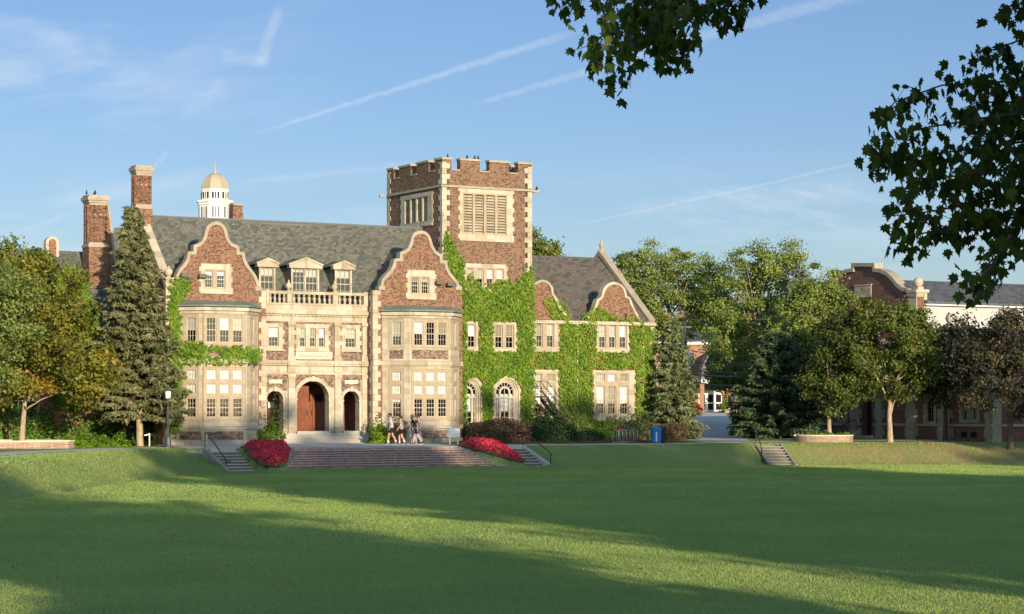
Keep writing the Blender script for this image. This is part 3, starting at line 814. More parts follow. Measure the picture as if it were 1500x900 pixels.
# corner finial of the left wing
def finial(u, v, z, r=.2, h=.34, name='finial'):
    m = MB(); m.box(u-r, u+r, v-r, v+r, z, z+h); m.box(u-r*1.25, u+r*1.25, v-r*1.25, v+r*1.25, z+h, z+h+.10)
    m.lathe([(r*.5,0),(r*.45,.10),(r*.85,.2),(r*1.05,.34),(r*.85,.48),(r*.3,.58),(r*.12,.68)], (u, v, z+h+.10), 12)
    return m.build(name, M['stone_trim'], H)
finial(UL0+.22, .2, Z_EAVE+.25, .24)

# ---------------------------------------------------------------- recessed middle with the arched entrance
ms = MF.s_
ZS = 2.14                                    # porch floor
archC = arch(ms(434.5), ms(481.5), ZS, 4.12, 20); archL = arch(ms(390.5), ms(414.5), ZS, 4.05, 16); archR = arch(ms(502.5), ms(526.0), ZS, 4.05, 16)
U0m, U1m = UL1, UR0
m = MB(); m.panel(MF, rect(U0m, U1m, ZG, 6.10), [archC, archL, archR], .55)
m.build('entrance_wall', M['stone'], H)
# brick spandrels, arch rings, keystones, pilasters, tablets
m = MB()
def spandrel(p0, p1, z0, z1, hole, ring):
    a0, a1 = ms(p0), ms(p1); c = (hole[0][0]+hole[1][0])/2; r = (hole[1][0]-hole[0][0])/2+ring; zs = hole[2][1]
    top = [(c+r*math.cos(math.pi*k/14), zs+r*math.sin(math.pi*k/14)) for k in range(15)]
    top = [p for p in top if p[1] >= z0 and a0 < p[0] < a1]
    if not top: return
    poly = [(a1, z1), (a0, z1), (a0, z0)] + ([(max(a0, top[-1][0]), z0)] if top[-1][0] > a0 else []) + top[::-1] + [(a1, z0)]
    m.prism(MF, poly, -.02, .006)
spandrel(431.5, 489.0, 4.75, 5.56, archC, .24)
spandrel(391.0, 420.5, 4.55, 5.56, archL, .20)
spandrel(499.5, 528.5, 4.55, 5.56, archR, .20)
m.build('brick_panel', M['brick_check'], H)
m = MB()
for ac, ring in ((archC, .24), (archL, .20), (archR, .20)):
    pts = ac[1:]+[ac[0]]
    m.strip(MF, pts, 0.0, ring, -.1, .05); m.strip(MF, pts, ring*.75, ring, -.05, .085)
    c = (ac[0][0]+ac[1][0])/2; zt = max(p[1] for p in ac)
    m.slab(MF, c-.09, c+.09, zt-.03, zt+ring+.06, -.1, .12)
    for q in (ac[0][0], ac[1][0]): m.slab(MF, q-.10 if q < c else q-.04, q+.04 if q < c else q+.10, ac[2][1]-.12, ac[2][1], -.3, .075)
m.build('arch_ring', M['stone_trim'], H)
m = MB()
for p0, p1 in ((421.5,431.0),(489.8,498.6),(529.5,536.5)):
    a0, a1 = ms(p0), ms(p1)
    m.slab(MF, a0, a1, ZG, 5.50, -.1, .13); m.slab(MF, a0-.05, a1+.05, 5.36, 5.58, -.1, .19); m.slab(MF, a0-.05, a1+.05, ZG, 2.05, -.1, .20)
m.build('pilaster', M['stone'], H)
m = MB(); m.slab(MF, ms(394), ms(413), 5.02, 5.26, -.05, .03); m.slab(MF, ms(505), ms(524), 5.02, 5.26, -.05, .03); m.build('stone_tablet', M['stone_pale'], H)
# entablature between the storeys
m = MB(); m.slab(MF, U0m, U1m-.002, 5.58, 5.70, -.1, .05); m.slab(MF, U0m, U1m-.002, 6.10, 6.22, -.3, .14); m.slab(MF, U0m, U1m-.002, 6.22, 6.42, -.3, .22)
for p0, p1 in ((420.5,432.0),(488.8,499.6),(528.5,537.5)):
    m.slab(MF, ms(p0), ms(p1), 5.70, 6.10, -.1, .12); m.slab(MF, ms(p0)-.05, ms(p1)+.05, 6.10, 6.425, -.1, .27)
m.build('string_course', M['stone_trim'], H)
# upper storey
wl = (ms(393.8), ms(408.2), 7.25, 8.40); wr = (ms(506.0), ms(521.2), 7.25, 8.40)
w3 = [(ms(439.2), ms(447.4), 7.25, 8.40), (ms(453.8), ms(462.2), 7.25, 8.40), (ms(467.2), ms(475.4), 7.25, 8.40)]
m = MB(); m.panel(MF, rect(U0m, U1m, 6.42, 9.18), [rect(*h) for h in [wl, wr]+w3], .40); m.build('upper_wall', M['brick_check'], H)
for l in [wl, wr]: win(MF, *l, nx=3, ny=4, blind=.5)
for l in w3: win(MF, *l, nx=2, ny=4, blind=.5)
m = MB()
for hs in ([wl], w3, [wr]):
    a0, a1 = hs[0][0]-.26, hs[-1][1]+.26
    m.panel(MF, rect(a0, a1, 7.10, 8.62), [rect(*h) for h in hs], .18, .03)
    m.slab(MF, a0-.08, a1+.08, 6.98, 7.10, -.1, .09); m.slab(MF, a0-.05, a1+.05, 8.50, 8.62, -.1, .055)
    for z in (7.4, 7.95): 
        m.slab(MF, a0-.12, a0, z, z+.28, -.1, .026); m.slab(MF, a1, a1+.12, z, z+.28, -.1, .026)
m.build('window_surround', M['stone_trim'], H)
m = MB()
for p0, p1 in ((421.5,430.0),(489.3,497.5),(530.0,536.5)):
    a0, a1 = ms(p0), ms(p1)
    m.slab(MF, a0, a1, 6.42, 8.70, -.1, .12); m.slab(MF, a0-.06, a1+.06, 8.55, 8.76, -.1, .19); m.slab(MF, a0-.06, a1+.06, 6.42, 6.70, -.1, .18)
m.build('pilaster', M['stone_trim'], H)
m = MB(); m.slab(MF, ms(433.0), ms(486.5), 6.50, 6.96, -.05, .035); m.slab(MF, ms(438), ms(482), 6.58, 6.90, -.05, .07)
for k in range(9):
    x = ms(441)+(ms(479)-ms(441))*k/8; m.lathe([(.02,-.1),(.09,-.06),(.11,0),(.09,.06),(.02,.1)], (x, VM-.06, 6.74), 8)
m.build('carved_panel', M['stone_pale'], H)
m = MB(); m.slab(MF, U0m, U1m-.002, 8.76, 9.10, -.1, .04); m.slab(MF, U0m, U1m-.002, 9.10, 9.22, -.3, .14); m.slab(MF, U0m-.02, U1m-.002, 9.22, 9.46, -.3, .28); m.slab(MF, U0m, U1m-.002, 9.46, 9.78, -.3, .10)
m.slab(MF, U0m, U1m-.002, 9.78, 9.88, -.3, .16)
for k in range(26):
    x = U0m+.1+(U1m-U0m-.2)*k/25; m.slab(MF, x-.045, x+.045, 9.115, 9.21, -.1, .20)
m.build('cornice', M['stone'], H)
# balustrade: rail and pedestals, each baluster a sub-part
m = MB(); m.slab(MF, U0m, U1m-.002, 10.42, 10.60, -.16, .14)
peds = [(ms(388.8), ms(392.5)), (ms(419.5), ms(426.5)), (ms(486.5), ms(493.5)), (ms(531.5), ms(537.3))]
for a0, a1 in peds: m.slab(MF, a0, a1, 9.88, 10.66, -.19, .17)
bal = m.build('balustrade', M['stone_trim'], H)
mb = MB(); mb.lathe([(.09,0),(.09,.05),(.05,.07),(.085,.15),(.095,.22),(.06,.34),(.045,.42),(.08,.45),(.08,.54)], (0,0,0), 8)
b0 = mb.build('baluster', M['stone_trim'], bal, smooth=True)
first = True
for (i, nb) in ((0,4),(1,8),(2,5)):
    for k in range(nb):
        a = peds[i][1]+(peds[i+1][0]-peds[i][1])*(k+.5)/nb
        if first: b = b0; first = False
        else: b = b0.copy(); COL.objects.link(b); b.parent = bal
        b.location = (a, VM+.01, 9.88)
for a0, a1 in peds[1:3]:
    m = MB(); m.lathe([(.10,0),(.07,.05),(.16,.14),(.20,.26),(.16,.38),(.06,.46),(.05,.58),(.015,.64)], ((a0+a1)/2, VM+.01, 10.66), 12); m.build('finial', M['stone_trim'], H, smooth=True)

# porch behind the arches
m = MB()
PB = 3.6
m.box(U0m+.0, U1m, VM+.55, PB+.3, 1.0, ZS)                        # floor
m.build('porch_floor', M['white_step'], H)
m = MB(); m.box(U0m, U1m, PB, PB+.25, ZS, 6.0); m.box(U0m-.2, U0m+.02, VM+.5, PB, ZS, 6.0); m.box(U1m-.02, U1m+.2, VM+.5, PB, ZS, 6.0)
for p in (426.5, 494.5): m.box(ms(p)-.14, ms(p)+.14, VM+.56, VM+.95, ZS, 5.7)
m.build('porch_wall', M['brick_dark'], H)
m = MB(); m.box(U0m, U1m, VM+.3, PB+.2, 5.72, 6.02); m.build('porch_ceiling', M['wood'], H)
PF = Fr((0,PB-.06), d=(1,0))
def door(a0, a1, z0, z1, fr=PF, glazed=True):
    m = MB(); m.slab(fr, a0, a1, z0, z1, -.03, .0)
    w = a1-a0; rows = [(.04,.20),(.24,.42),(.46,.62)]
    for f0, f1 in rows + ([] if glazed else [(.66,.80),(.84,.96)]):
        m.slab(fr, a0+.14, a1-.14, z0+(z1-z0)*f0, z0+(z1-z0)*f1, 0, .018); m.slab(fr, a0+.20, a1-.20, z0+(z1-z0)*f0+.06, z0+(z1-z0)*f1-.06, 0, .034)
    o = m.build('door', M['wood'], H)
    if glazed:
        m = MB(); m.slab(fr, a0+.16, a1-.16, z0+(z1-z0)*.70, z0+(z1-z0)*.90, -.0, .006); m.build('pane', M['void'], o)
    m = MB(); m.tube([fr.P(a1-.09, z0+.95, .03), fr.P(a1-.09, z0+.98, .09), fr.P(a1-.09, z0+1.22, .09), fr.P(a1-.09, z0+1.25, .03)], .016, 6); m.build('handle', M['iron'], o)
pc = PF.s_(458)
for k in range(4): door(pc-1.72+k*.86+.01, pc-1.72+(k+1)*.86-.01, ZS+.02, ZS+2.55)
m = MB(); m.slab(PF, pc-1.85, pc+1.85, ZS+2.57, ZS+2.75, -.02, .08)
m.slab(PF, pc-1.85, pc-1.73, ZS, ZS+2.57, -.02, .07); m.slab(PF, pc+1.73, pc+1.85, ZS, ZS+2.57, -.02, .07)
m.build('door_frame', M['wood'], H)
# one leaf stands open against the left jamb of the middle arch
DF = Fr((ms(437.5), VM+1.5), (ms(437.5)+1.05, VM+.86)); door(0, DF.L, ZS+.02, ZS+2.75, DF, glazed=False)
dl = PF.s_(403); door(dl-.75, dl+.05, ZS+.02, ZS+2.4, glazed=False); door(dl+.07, dl+.85, ZS+.02, ZS+2.4, glazed=False)
nf = Fr((0,PB-.12), d=(1,0)); m = MB(); a = nf.s_(392.5); m.slab(nf, a, a+.42, 3.55, 3.92, 0, .03); m.tube([nf.P(a+.2, 3.55, .0), nf.P(a+.2, ZS, .0)], .02, 6); m.build('notice_board', M['notice'], H)
m = MB(); a, b = ms(445.0), VM+.75
m.lathe([(.03,.35),(.03,.3),(.12,.28),(.10,-.05),(.02,-.10)], (a, b, 4.55), 6); m.tube([(a,b,4.9),(a,b,5.75)], .012, 6); m.build('lantern', M['iron_grey'], H)
# entrance steps
m = MB(); e0, e1 = U0m-.0, U1m-.05
for k in range(4):
    z1 = ZS-.01-k*.17; v0 = VM-.18-k*.34
    if k == 0:
        for ac in (archL, archC, archR): m.box(ac[0][0]-.02, ac[1][0]+.02, VM-.16, VM+.56, 1.0, ZS+.004)
    m.box(e0+.2, e1, v0-.34, v0 if k else VM-.02, 1.0, z1-.165-.05, 1); m.box(e0+.18, e1+.01, v0-.37, v0 if k else VM-.02, z1-.165-.05, z1-.165)
m.build('entrance_step', [M['white_step'], M['concrete']], H)

# ---------------------------------------------------------------- main roof, dormers
VE, VR, ZE, ZR = 1.25, 5.3, 9.95, 15.12
UTL = UT0
m = MB()
def roof_plane(m, P, t=.14):
    Q = [(x, y, z-t) for x, y, z in P]; n = len(P)
    m.add(P+Q, [tuple(range(n)), tuple(range(2*n-1, n-1, -1))] + [(i, n+i, n+(i+1) % n, (i+1) % n) for i in range(n)])
roof_plane(m, [(UL0+.3,VE,ZE),(UTL-.02,VE,ZE),(UTL-.02,VR,ZR),(UL0+.3,VR,ZR)])
roof_plane(m, [(UL0+.3,2*VR-VE,ZE),(UTL-.02,2*VR-VE,ZE),(UTL-.02,VR+.01,ZR),(UL0+.3,VR+.01,ZR)])
roof_plane(m, [(UTL-.02,VE,ZE),(UR1-.2,VE,ZE),(UR1-.2,VT-.02,ZE+(VT-VE)*(ZR-ZE)/(VR-VE)),(UTL-.02,VT-.02,ZE+(VT-VE)*(ZR-ZE)/(VR-VE))])
m.build('main_roof', M['slate'], H)
m = MB(); m.tube([(UL0+.3,VR,ZR+.02),(UTL-.05,VR,ZR+.02)], .09, 6)
m.lathe([(.10,0),(.10,.16),(.05,.22),(.10,.34),(.02,.62)], (UTL-.35,VR,ZR+.02), 8); m.build('ridge', M['lead'], H)
m = MB(); m.box(U0m, U1m, VM+.16, VE+.05, 9.5, 9.86); m.build('gutter', M['lead'], H)
def dormer(p0, p1, n, vd):
    fr = Fr((0,vd), d=(1,0)); a0, a1 = fr.s_(p0), fr.s_(p1); zb = 10.0; zt = 12.12; c = (a0+a1)/2
    slope = (ZR-ZE)/(VR-VE); vz = lambda z: VE+(z-ZE)/slope
    m = MB()
    lw = (a1-a0-.24-.10*(n-1))/n; L = [(a0+.12+k*(lw+.10), a0+.12+k*(lw+.10)+lw, 10.30, 12.00) for k in range(n)]
    m.panel(fr, rect(a0, a1, zb, zt), [rect(*l) for l in L], .2, 0, 0)
    # cheeks, pediment and little roof
    for a in (a0, a1-.12):
        m.add([(a,vd+.02,zb),(a+.12,vd+.02,zb),(a+.12,vd+.02,zt),(a,vd+.02,zt),(a,vz(zt)+.1,zt),(a+.12,vz(zt)+.1,zt),(a,vz(zb)+.1,zb),(a+.12,vz(zb)+.1,zb)],
              [(0,3,4,6),(1,7,5,2),(3,2,5,4)], 1)
    e = .16; zp = zt+.36 if n == 1 else zt+.48
    m.prism(fr, [(a0-e,zt-.02),(a1+e,zt-.02),(a1+e,zt+.10),(c,zp+.02),(a0-e,zt+.10)], -.25, .10, 0)
    m.strip(fr, [(a1+e+.03,zt+.08),(c,zp+.02),(a0-e-.03,zt+.08)], 0, .10, -.25, .18, 0)
    m.slab(fr, a0-e, a1+e, zt-.08, zt+.03, -.25, .17, 0)
    for sg, ae in ((-1, a0-e), (1, a1+e)):
        roof_plane(m, [(c,vd-.05,zp+.13),(ae,vd-.05,zt+.14),(ae,vz(zt)+.3,zt+.14),(c,vz(zp)+.3,zp+.13)], .06)
        for k in range(6): m.m[-1-k] = 1
    o = m.build('dormer', [M['stone_trim'], M['slate']], H)
    for l in L:
        m = MB(); w_ = l[1]-l[0]
        for k in range(4): 
            x = l[0]+(w_-.02)*k/3; m.slab(fr, x, x+.02, l[2], l[3], -.15, -.10, 0)
        for k in range(5):
            z = l[2]+(l[3]-l[2]-.035)*k/4; m.slab(fr, l[0], l[1], z, z+(.04 if k == 2 else .02), -.148, -.102, 0)
        m.add([fr.P(l[0],l[2],-.13), fr.P(l[1],l[2],-.13), fr.P(l[1],l[3],-.13), fr.P(l[0],l[3],-.13)], [(0,1,2,3)], 1)
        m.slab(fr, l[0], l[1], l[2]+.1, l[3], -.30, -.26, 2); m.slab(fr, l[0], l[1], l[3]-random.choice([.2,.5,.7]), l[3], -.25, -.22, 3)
        m.build('window', [M['paint'], GL, M['void'], M['blind']], o, fix=False)
dormer(379.5, 403.5, 1, 1.42); dormer(426.5, 467.5, 2, 1.42); dormer(490.5, 515.5, 1, 1.42)

# dark rooms behind the panes, and the inside of the block
m = MB()
m.box(UL0+.5, U0m-.1, .52, 9.4, 1.0, 9.6); m.box(U0m-.1, U1m+.1, 4.0, 9.4, 1.0, 9.6); m.box(U0m-.05, U1m+.05, VM+.45, 4.0, 6.1, 9.4); m.box(U1m+.1, UR1-.4, .52, 9.4, 1.0, 9.6)
for o_ in (out_l, out_r):
    c = (o_[0][0]+o_[-1][0])/2; m.box(c-1.2, c+1.2, .45, 1.6, 10.2, 12.3)
m.build('interior', M['void'], H)

# ---------------------------------------------------------------- tower
TD = 7.9                                    # depth of the tower
ZTT = 18.7                                  # bottom of the crenels
tw = UT1-UT0
LF = Fr((UT0, VT+TD), (UT0, VT)); RS = Fr((UT1, VT), (UT1, VT+TD)); BK = Fr((UT1, VT+TD), (UT0, VT+TD))
ts = TF.s_; tzz = TF.z_
lo = (ts(679), ts(741), tzz(710,343), tzz(710,286)); lu = (ts(673.5), ts(750.5), tzz(710,351), tzz(710,277.5))
w4o = (ts(681.5), ts(741.5), tzz(710,424), tzz(710,387)); w4 = [(ts(a), ts(b), tzz(710,422), tzz(710,394)) for a, b in ((683.8,693.2),(698.6,708),(713,722.4),(727.6,737))]
w1o = (ts(682), ts(700), tzz(690,513), tzz(690,471)); w1 = [(ts(685.3), ts(696), tzz(690,509), tzz(690,476))]
w2o = (ts(722), ts(756), tzz(738,514), tzz(738,472)); w2 = [(ts(725.3), ts(736), tzz(738,510), tzz(738,477)), (ts(741), ts(752), tzz(738,510), tzz(738,477))]
AC1 = arch(ts(723.5), ts(759.5), 2.55, 4.55, 18); AC0 = arch(ts(668.5), ts(704.5), 2.55, 4.55, 18)
m = MB()
ins = lambda r: rect(r[0]+.03, r[1]-.03, r[2]+.03, r[3]-.03)
m.panel(TF, rect(UT0, UT1, ZG, ZTT), [ins(lu), ins(w4o), ins(w1o), ins(w2o), AC1, AC0], .45); m.build('tower_wall', M['brick_tower'], H)
# louvre openings: one on the front, one on the left side
ls_ = LF.s_; l2u = (ls_(588), ls_(633.5), LF.z_(610,330.5), LF.z_(610,284)); l2 = (ls_(593.5), ls_(627), LF.z_(610,326), LF.z_(610,291))
print('tower', UT0, UT1, TD, 'left louvre', l2, 'front louvre', lo)
m = MB(); m.panel(LF, rect(0, TD, ZG, ZTT), [ins(l2u)], .45); m.build('tower_wall', M['brick_tower'], H)
m = MB(); m.panel(RS, rect(0, TD, ZG, ZTT), [], .45); m.panel(BK, rect(0, tw, ZG, ZTT), [], .45); m.build('tower_wall', M['brick_tower'], H)
def louvre(fr, outer, inner, n, rows):
    gap = .17; lw = (inner[1]-inner[0]-gap*(n-1))/n
    L = [(inner[0]+k*(lw+gap), inner[0]+k*(lw+gap)+lw, inner[2], inner[3]) for k in range(n)]
    surround(fr, outer, L, .04, .40, .12, .14)
    for l in L:
        m = MB()
        for k in range(rows):
            z = l[2]+(l[3]-l[2])*(k+.0)/rows; hh = (l[3]-l[2])/rows
            a0, a1 = l[0]-.02, l[1]+.02
            m.hexa([fr.P(a0,z,-.06),fr.P(a1,z,-.06),fr.P(a1,z+hh*.95,-.34),fr.P(a0,z+hh*.95,-.34),fr.P(a0,z+.05,-.05),fr.P(a1,z+.05,-.05),fr.P(a1,z+hh*.95+.04,-.33),fr.P(a0,z+hh*.95+.04,-.33)])
        m.build('louvre_panel', M['stone_trim'], H)
louvre(TF, lu, lo, 4, 14); louvre(LF, l2u, l2, 4, 14)
surround(TF, w4o, w4); surround(TF, w1o, w1); surround(TF, w2o, w2)
for l in w4+w1+w2: win(TF, *l, nx=2, ny=4, blind=.5)
# round-headed windows with stone mouldings and traceried glazing
def arched_window(ac, zs=4.55):
    a0, a1 = ac[0][0], ac[1][0]; c = (a0+a1)/2; r = (a1-a0)/2
    m = MB(); pts = ac[1:]+[ac[0]]
    m.strip(TF, pts, -.02, .20, -.2, .05); m.strip(TF, pts, -.13, .0, -.3, -.06); m.strip(TF, pts, -.24, -.11, -.34, -.14)
    m.slab(TF, a0-.2, a1+.2, 2.34, 2.55, -.3, .10)
    m.build('window_surround', M['stone_trim'], H)
    m = MB(); ri = r-.22
    inner = arch(c-ri, c+ri, 2.6, zs, 16)
    m.strip(TF, inner[1:]+[inner[0]], -.06, .03, -.30, -.20)
    ra = ri*.52; ic = arch(c-ra, c+ra, 2.6, zs-.02, 12); m.strip(TF, ic[1:]+[ic[0]], -.06, .06, -.29, -.18)
    m.slab(TF, c-ri, c+ri, zs-.36, zs-.26, -.29, -.19); m.slab(TF, c-ri, c+ri, 2.56, 2.66, -.3, -.2)
    for x in (-.78, 0.0, .78): m.slab(TF, c+ri*x-.018, c+ri*x+.018, 2.6, zs-.3, -.27, -.22)
    for z in (2.95, 3.3, 3.65, 3.98): m.slab(TF, c-ri, c+ri, z-.014, z+.014, -.265, -.225)
    m.slab(TF, c-.018, c+.018, zs-.3, zs+ra, -.27, -.22)
    for k in range(1, 8):
        a = math.pi*k/8; p = [(c+ra*math.cos(a), zs+ra*math.sin(a)), (c+ri*math.cos(a), zs+ri*math.sin(a))]
        m.strip(TF, p, -.016, .016, -.27, -.22)
    o = m.build('window', M['paint'], H)
    m = MB(); m.panel(TF, inner, [], .01, -.25, sides=False); m.build('pane', GL, o, fix=False)
    m = MB(); m.panel(TF, rect(c-ri, c+ri, 3.35, zs-.1), [], .02, -.36); m.build('blind', M['curtain'], o)
arched_window(AC1); arched_window(AC0)
m = MB(); m.box(UT0+.5, UT1-.5, VT+.55, VT+TD-.5, 1.0, ZTT-.6); m.build('interior', M['void'], H)
# corner stones, string, parapet with merlons
zs0, zs1 = tzz(648,274), tzz(648,270.5)
quoin_corner(UT0, VT, 9.5, zs0-.02, 1, 1, .52, .30, .33); quoin_corner(UT1, VT, 8.0, zs0-.02, -1, 1, .52, .30, .33); quoin_corner(UT0, VT+TD, 12, zs0-.02, 1, -1, .52, .30, .33)
quoin_corner(UT0, VT, zs1+.04, ZTT+.5, 1, 1, .52, .30, .33); quoin_corner(UT1, VT, zs1+.04, ZTT+.5, -1, 1, .52, .30, .33); quoin_corner(UT0, VT+TD, zs1+.04, ZTT+.5, 1, -1, .52, .30, .33)
m = MB(); ring = [(UT0,VT+TD),(UT0,VT),(UT1,VT),(UT1,VT+TD)]
m.band(ring, zs0, zs1+.05, -.1, .14, slope=.08); 
m.build('string_course', M['stone_weather'], H)
m = MB()
for (x, y, dx, dy) in ((UT1, VT, 1, 0), (UT0, VT+TD, -1, 0)):
    m.box(*sorted((x+dx*.1, x+dx*.58)), y-.10, y+.10, zs0-.05, zs0+.12)
m.build('water_spout', M['stone_weather'], H)
mer = MB(); cop = MB()
def merlons(fr, L, segs, z0, z1):
    for a, b in segs:
        mer.slab(fr, a, b, z0, z1, -.45, 0); cop.slab(fr, a-.05, b+.05, z1, z1+.14, -.50, .06)
    for (a, b), (c, d) in zip(segs[:-1], segs[1:]): cop.slab(fr, b+.002, c-.002, z0-.02, z0+.06, -.48, .04)
zm = tzz(648,233.5)
fs = [(UT0, ts(661.2)), (ts(674.2), ts(703)), (ts(717), ts(746)), (ts(759), UT1)]
merlons(TF, tw, fs, ZTT+.004, zm)
L0 = LF.L
sg = [(0, .95), (1.75, 3.45), (4.3, 6.0), (6.85, L0-.452)]
merlons(LF, L0, sg, ZTT+.004, zm); merlons(RS, L0, [(.46,1.05),(1.9,3.6),(4.4,6.1),(6.9,L0)], ZTT+.004, zm); merlons(BK, tw, [(.46,1.2),(2.0,3.4),(4.1,5.4),(6.0,tw-.46)], ZTT+.004, zm)
mer.build('merlon', M['brick_tower'], H); cop.build('coping', M['stone_weather'], H)
m = MB(); m.box(UT0+.4, UT1-.4, VT+.4, VT+TD-.4, ZTT-.9, ZTT-.6); m.build('tower_roof', M['lead'], H)

# ---------------------------------------------------------------- right wing beyond the tower
rs = RF.s_; rz = RF.z_
ZRE = rz(870,470.5)
ruo = (rs(874.5), rs(920.5), rz(897,514), rz(897,472.5)); ru = [(rs(a), rs(b), rz(897,510), rz(897,477)) for a, b in ((877.5,887.3),(892,901.8),(907.3,917.2))]
r2o = (rs(781), rs(817.5), rz(800,513), rz(800,471.5)); r2 = [(rs(a), rs(b), rz(800,509), rz(800,474)) for a, b in ((785.5,794.5),(801,811))]
rlo = (rs(870), rs(929), rz(900,615), rz(900,543)); rcol = ((873.5,885.3),(890.3,902.3),(908,920))
rl = [(rs(a), rs(b), rz(900,559.3), rz(900,548)) for a, b in rcol] + [(rs(a), rs(b), rz(900,607), rz(900,566)) for a, b in rcol]
r3o = (rs(776), rs(818), rz(800,612), rz(800,542)); r3 = [(rs(a), rs(b), rz(800,559), rz(800,548)) for a, b in ((781,793.5),(800.5,813))] + [(rs(a), rs(b), rz(800,608), rz(800,566)) for a, b in ((781,793.5),(800.5,813))]
m = MB(); m.panel(RF, rect(UT1-.3, UB1, ZG, ZRE), [ins(ruo), ins(r2o), ins(rlo), ins(r3o)], .40); m.build('wing_wall', M['brick'], H)
for o_, L in ((ruo, ru), (r2o, r2), (rlo, rl), (r3o, r3)): surround(RF, o_, L, .035, .30, .12, .12)
for l in ru+r2: win(RF, *l, nx=2, ny=4, blind=.5)
for l in rl+r3: win(RF, *l, nx=3, ny=2 if l[3]-l[2] < 1 else 4, blind=1.0 if l[3]-l[2] < 1 else .62, rail=l[3]-l[2] > 1)
VRR = VB+6.4; ZRR = rz(870,470.5)+4.75
E2 = Fr((UB1, VB), (UB1, VB+12.8)); m = MB(); m.panel(E2, [(0,ZG),(12.8,ZG),(12.8,ZRE),(6.4,ZRR+.3),(0,ZRE)], [], .4); m.build('end_wall', M['brick'], H)
m = MB(); m.strip(E2, [(12.8,ZRE),(6.4,ZRR+.22),(0,ZRE-.02)], -.05, .24, -.46, .05); 
m.lathe([(.20,0),(.20,.25),(.12,.32),(.16,.42),(.20,.55),(.12,.7),(.03,.95)], (UB1-.2, VRR, ZRR+.35), 8); m.build('coping', M['stone_weather'], H)
m = MB(); roof_plane(m, [(UT1-.1,VB-.12,ZRE-.02),(UB1-.3,VB-.12,ZRE-.02),(UB1-.3,VRR,ZRR),(UT1-.1,VRR,ZRR)]); roof_plane(m, [(UT1-.1,VB+12.9,ZRE),(UB1-.3,VB+12.9,ZRE),(UB1-.3,VRR+.01,ZRR),(UT1-.1,VRR+.01,ZRR)])
m.build('wing_roof', M['slate_mixed'], H)
def small_gable(px):
    out = [RF.sz(*p) for p in px]
    m = MB(); m.panel(RF, [(out[0][0], ZRE-.004), (out[-1][0], ZRE-.004)] + out[::-1], [], .38, .03); m.build('gable_wall', M['brick'], H)
    m = MB(); m.strip(RF, out, .02, -.15, -.40, .12); m.build('coping', M['stone_trim'], H)
    c = (out[0][0]+out[-1][0])/2; zr = max(p[1] for p in out)-.5; hw = (out[-1][0]-out[0][0])/2
    m = MB()
    for sg in (-1,1): roof_plane(m, [(c,VB+.3,zr),(c+sg*hw*.95,VB+.3,ZRE-.05),(c+sg*hw*.95,VB+4.2,ZRE-.05),(c,VB+4.2,zr)], .1)
    m.build('gable_roof', M['slate_mixed'], H)
small_gable([(861,466.5),(866,462),(870.5,456),(873.5,449),(876,441),(880.5,438.5),(883,433.5),(884,428),(887,422.5),(891.5,418.5),(897,416.5),(903,417.5),(908.5,420.5),(912.3,425),(914,431),(915,436),(920,438.5),(922.5,446),(926,453.5),(930,461),(934.5,468.5)])
small_gable([(765,464),(768,455),(770,446),(772,436),(776,428),(780,421),(785.5,416),(791,413.5),(797,413.8),(802.5,417),(806,423),(807.5,432),(812,438),(816,447),(821,456),(827.5,465)])
quoin_corner(UB1, VB, ZG, ZRE-.3, -1, 1, .5, .3, .34)
m = MB(); m.slab(RF, UT1, UB1+.1, ZRE-.24, ZRE-.02, -.2, .16); m.build('cornice', M['stone_trim'], H)
m = MB(); m.tube([(rs(845.5),VB-.05,1.2),(rs(845.5),VB-.05,ZRE-.1)], .045, 8); m.tube([(rs(942),VB-.05,1.2),(rs(942),VB-.05,ZRE-.1)], .045, 8); m.build('drain_pipe', M['stone_pale'], H)
m = MB(); m.box(UT1+.1, UB1-.6, VB+.5, VB+11, 1.0, ZRE-.1); m.build('interior', M['void'], H)

# ---------------------------------------------------------------- left block, chimneys
LV = 2.4; LBF = Fr((0,LV), d=(1,0)); UQ0 = UL0-19; ZLE = 8.3; VLR = 6.6; ZLR = 12.95
m = MB()
lw_ = [(UL0-15.6+k*3.6, UL0-14.2+k*3.6, z0, z1) for k in range(4) for z0, z1 in ((3.0,4.9),(6.2,7.6))]
m.panel(LBF, rect(UQ0, UL0-.01, ZG, ZLE), [rect(*l) for l in lw_], .35); m.build('left_wall', M['brick'], H)
for l in lw_:
    win(LBF, *l, nx=4, ny=4, blind=.4)
m = MB()
for l in lw_: m.panel(LBF, rect(l[0]-.22, l[1]+.22, l[2]-.25, l[3]+.25), [rect(*l)], .2, .04)
m.slab(LBF, UQ0, UL0-.02, ZLE-.25, ZLE-.01, -.2, .12); m.build('window_surround', M['stone_trim'], H)
m = MB(); roof_plane(m, [(UQ0,LV-.2,ZLE),(UL0-.01,LV-.2,ZLE),(UL0-.01,VLR,ZLR),(UQ0,VLR,ZLR)]); roof_plane(m, [(UQ0,2*VLR-LV,ZLE),(UL0-.01,2*VLR-LV,ZLE),(UL0-.01,VLR+.01,ZLR),(UQ0,VLR+.01,ZLR)]); m.build('left_roof', M['slate'], H)
m = MB(); m.box(UQ0+.4, UL0-.5, LV+.5, 10, 1, ZLE-.1); m.build('interior', M['void'], H)
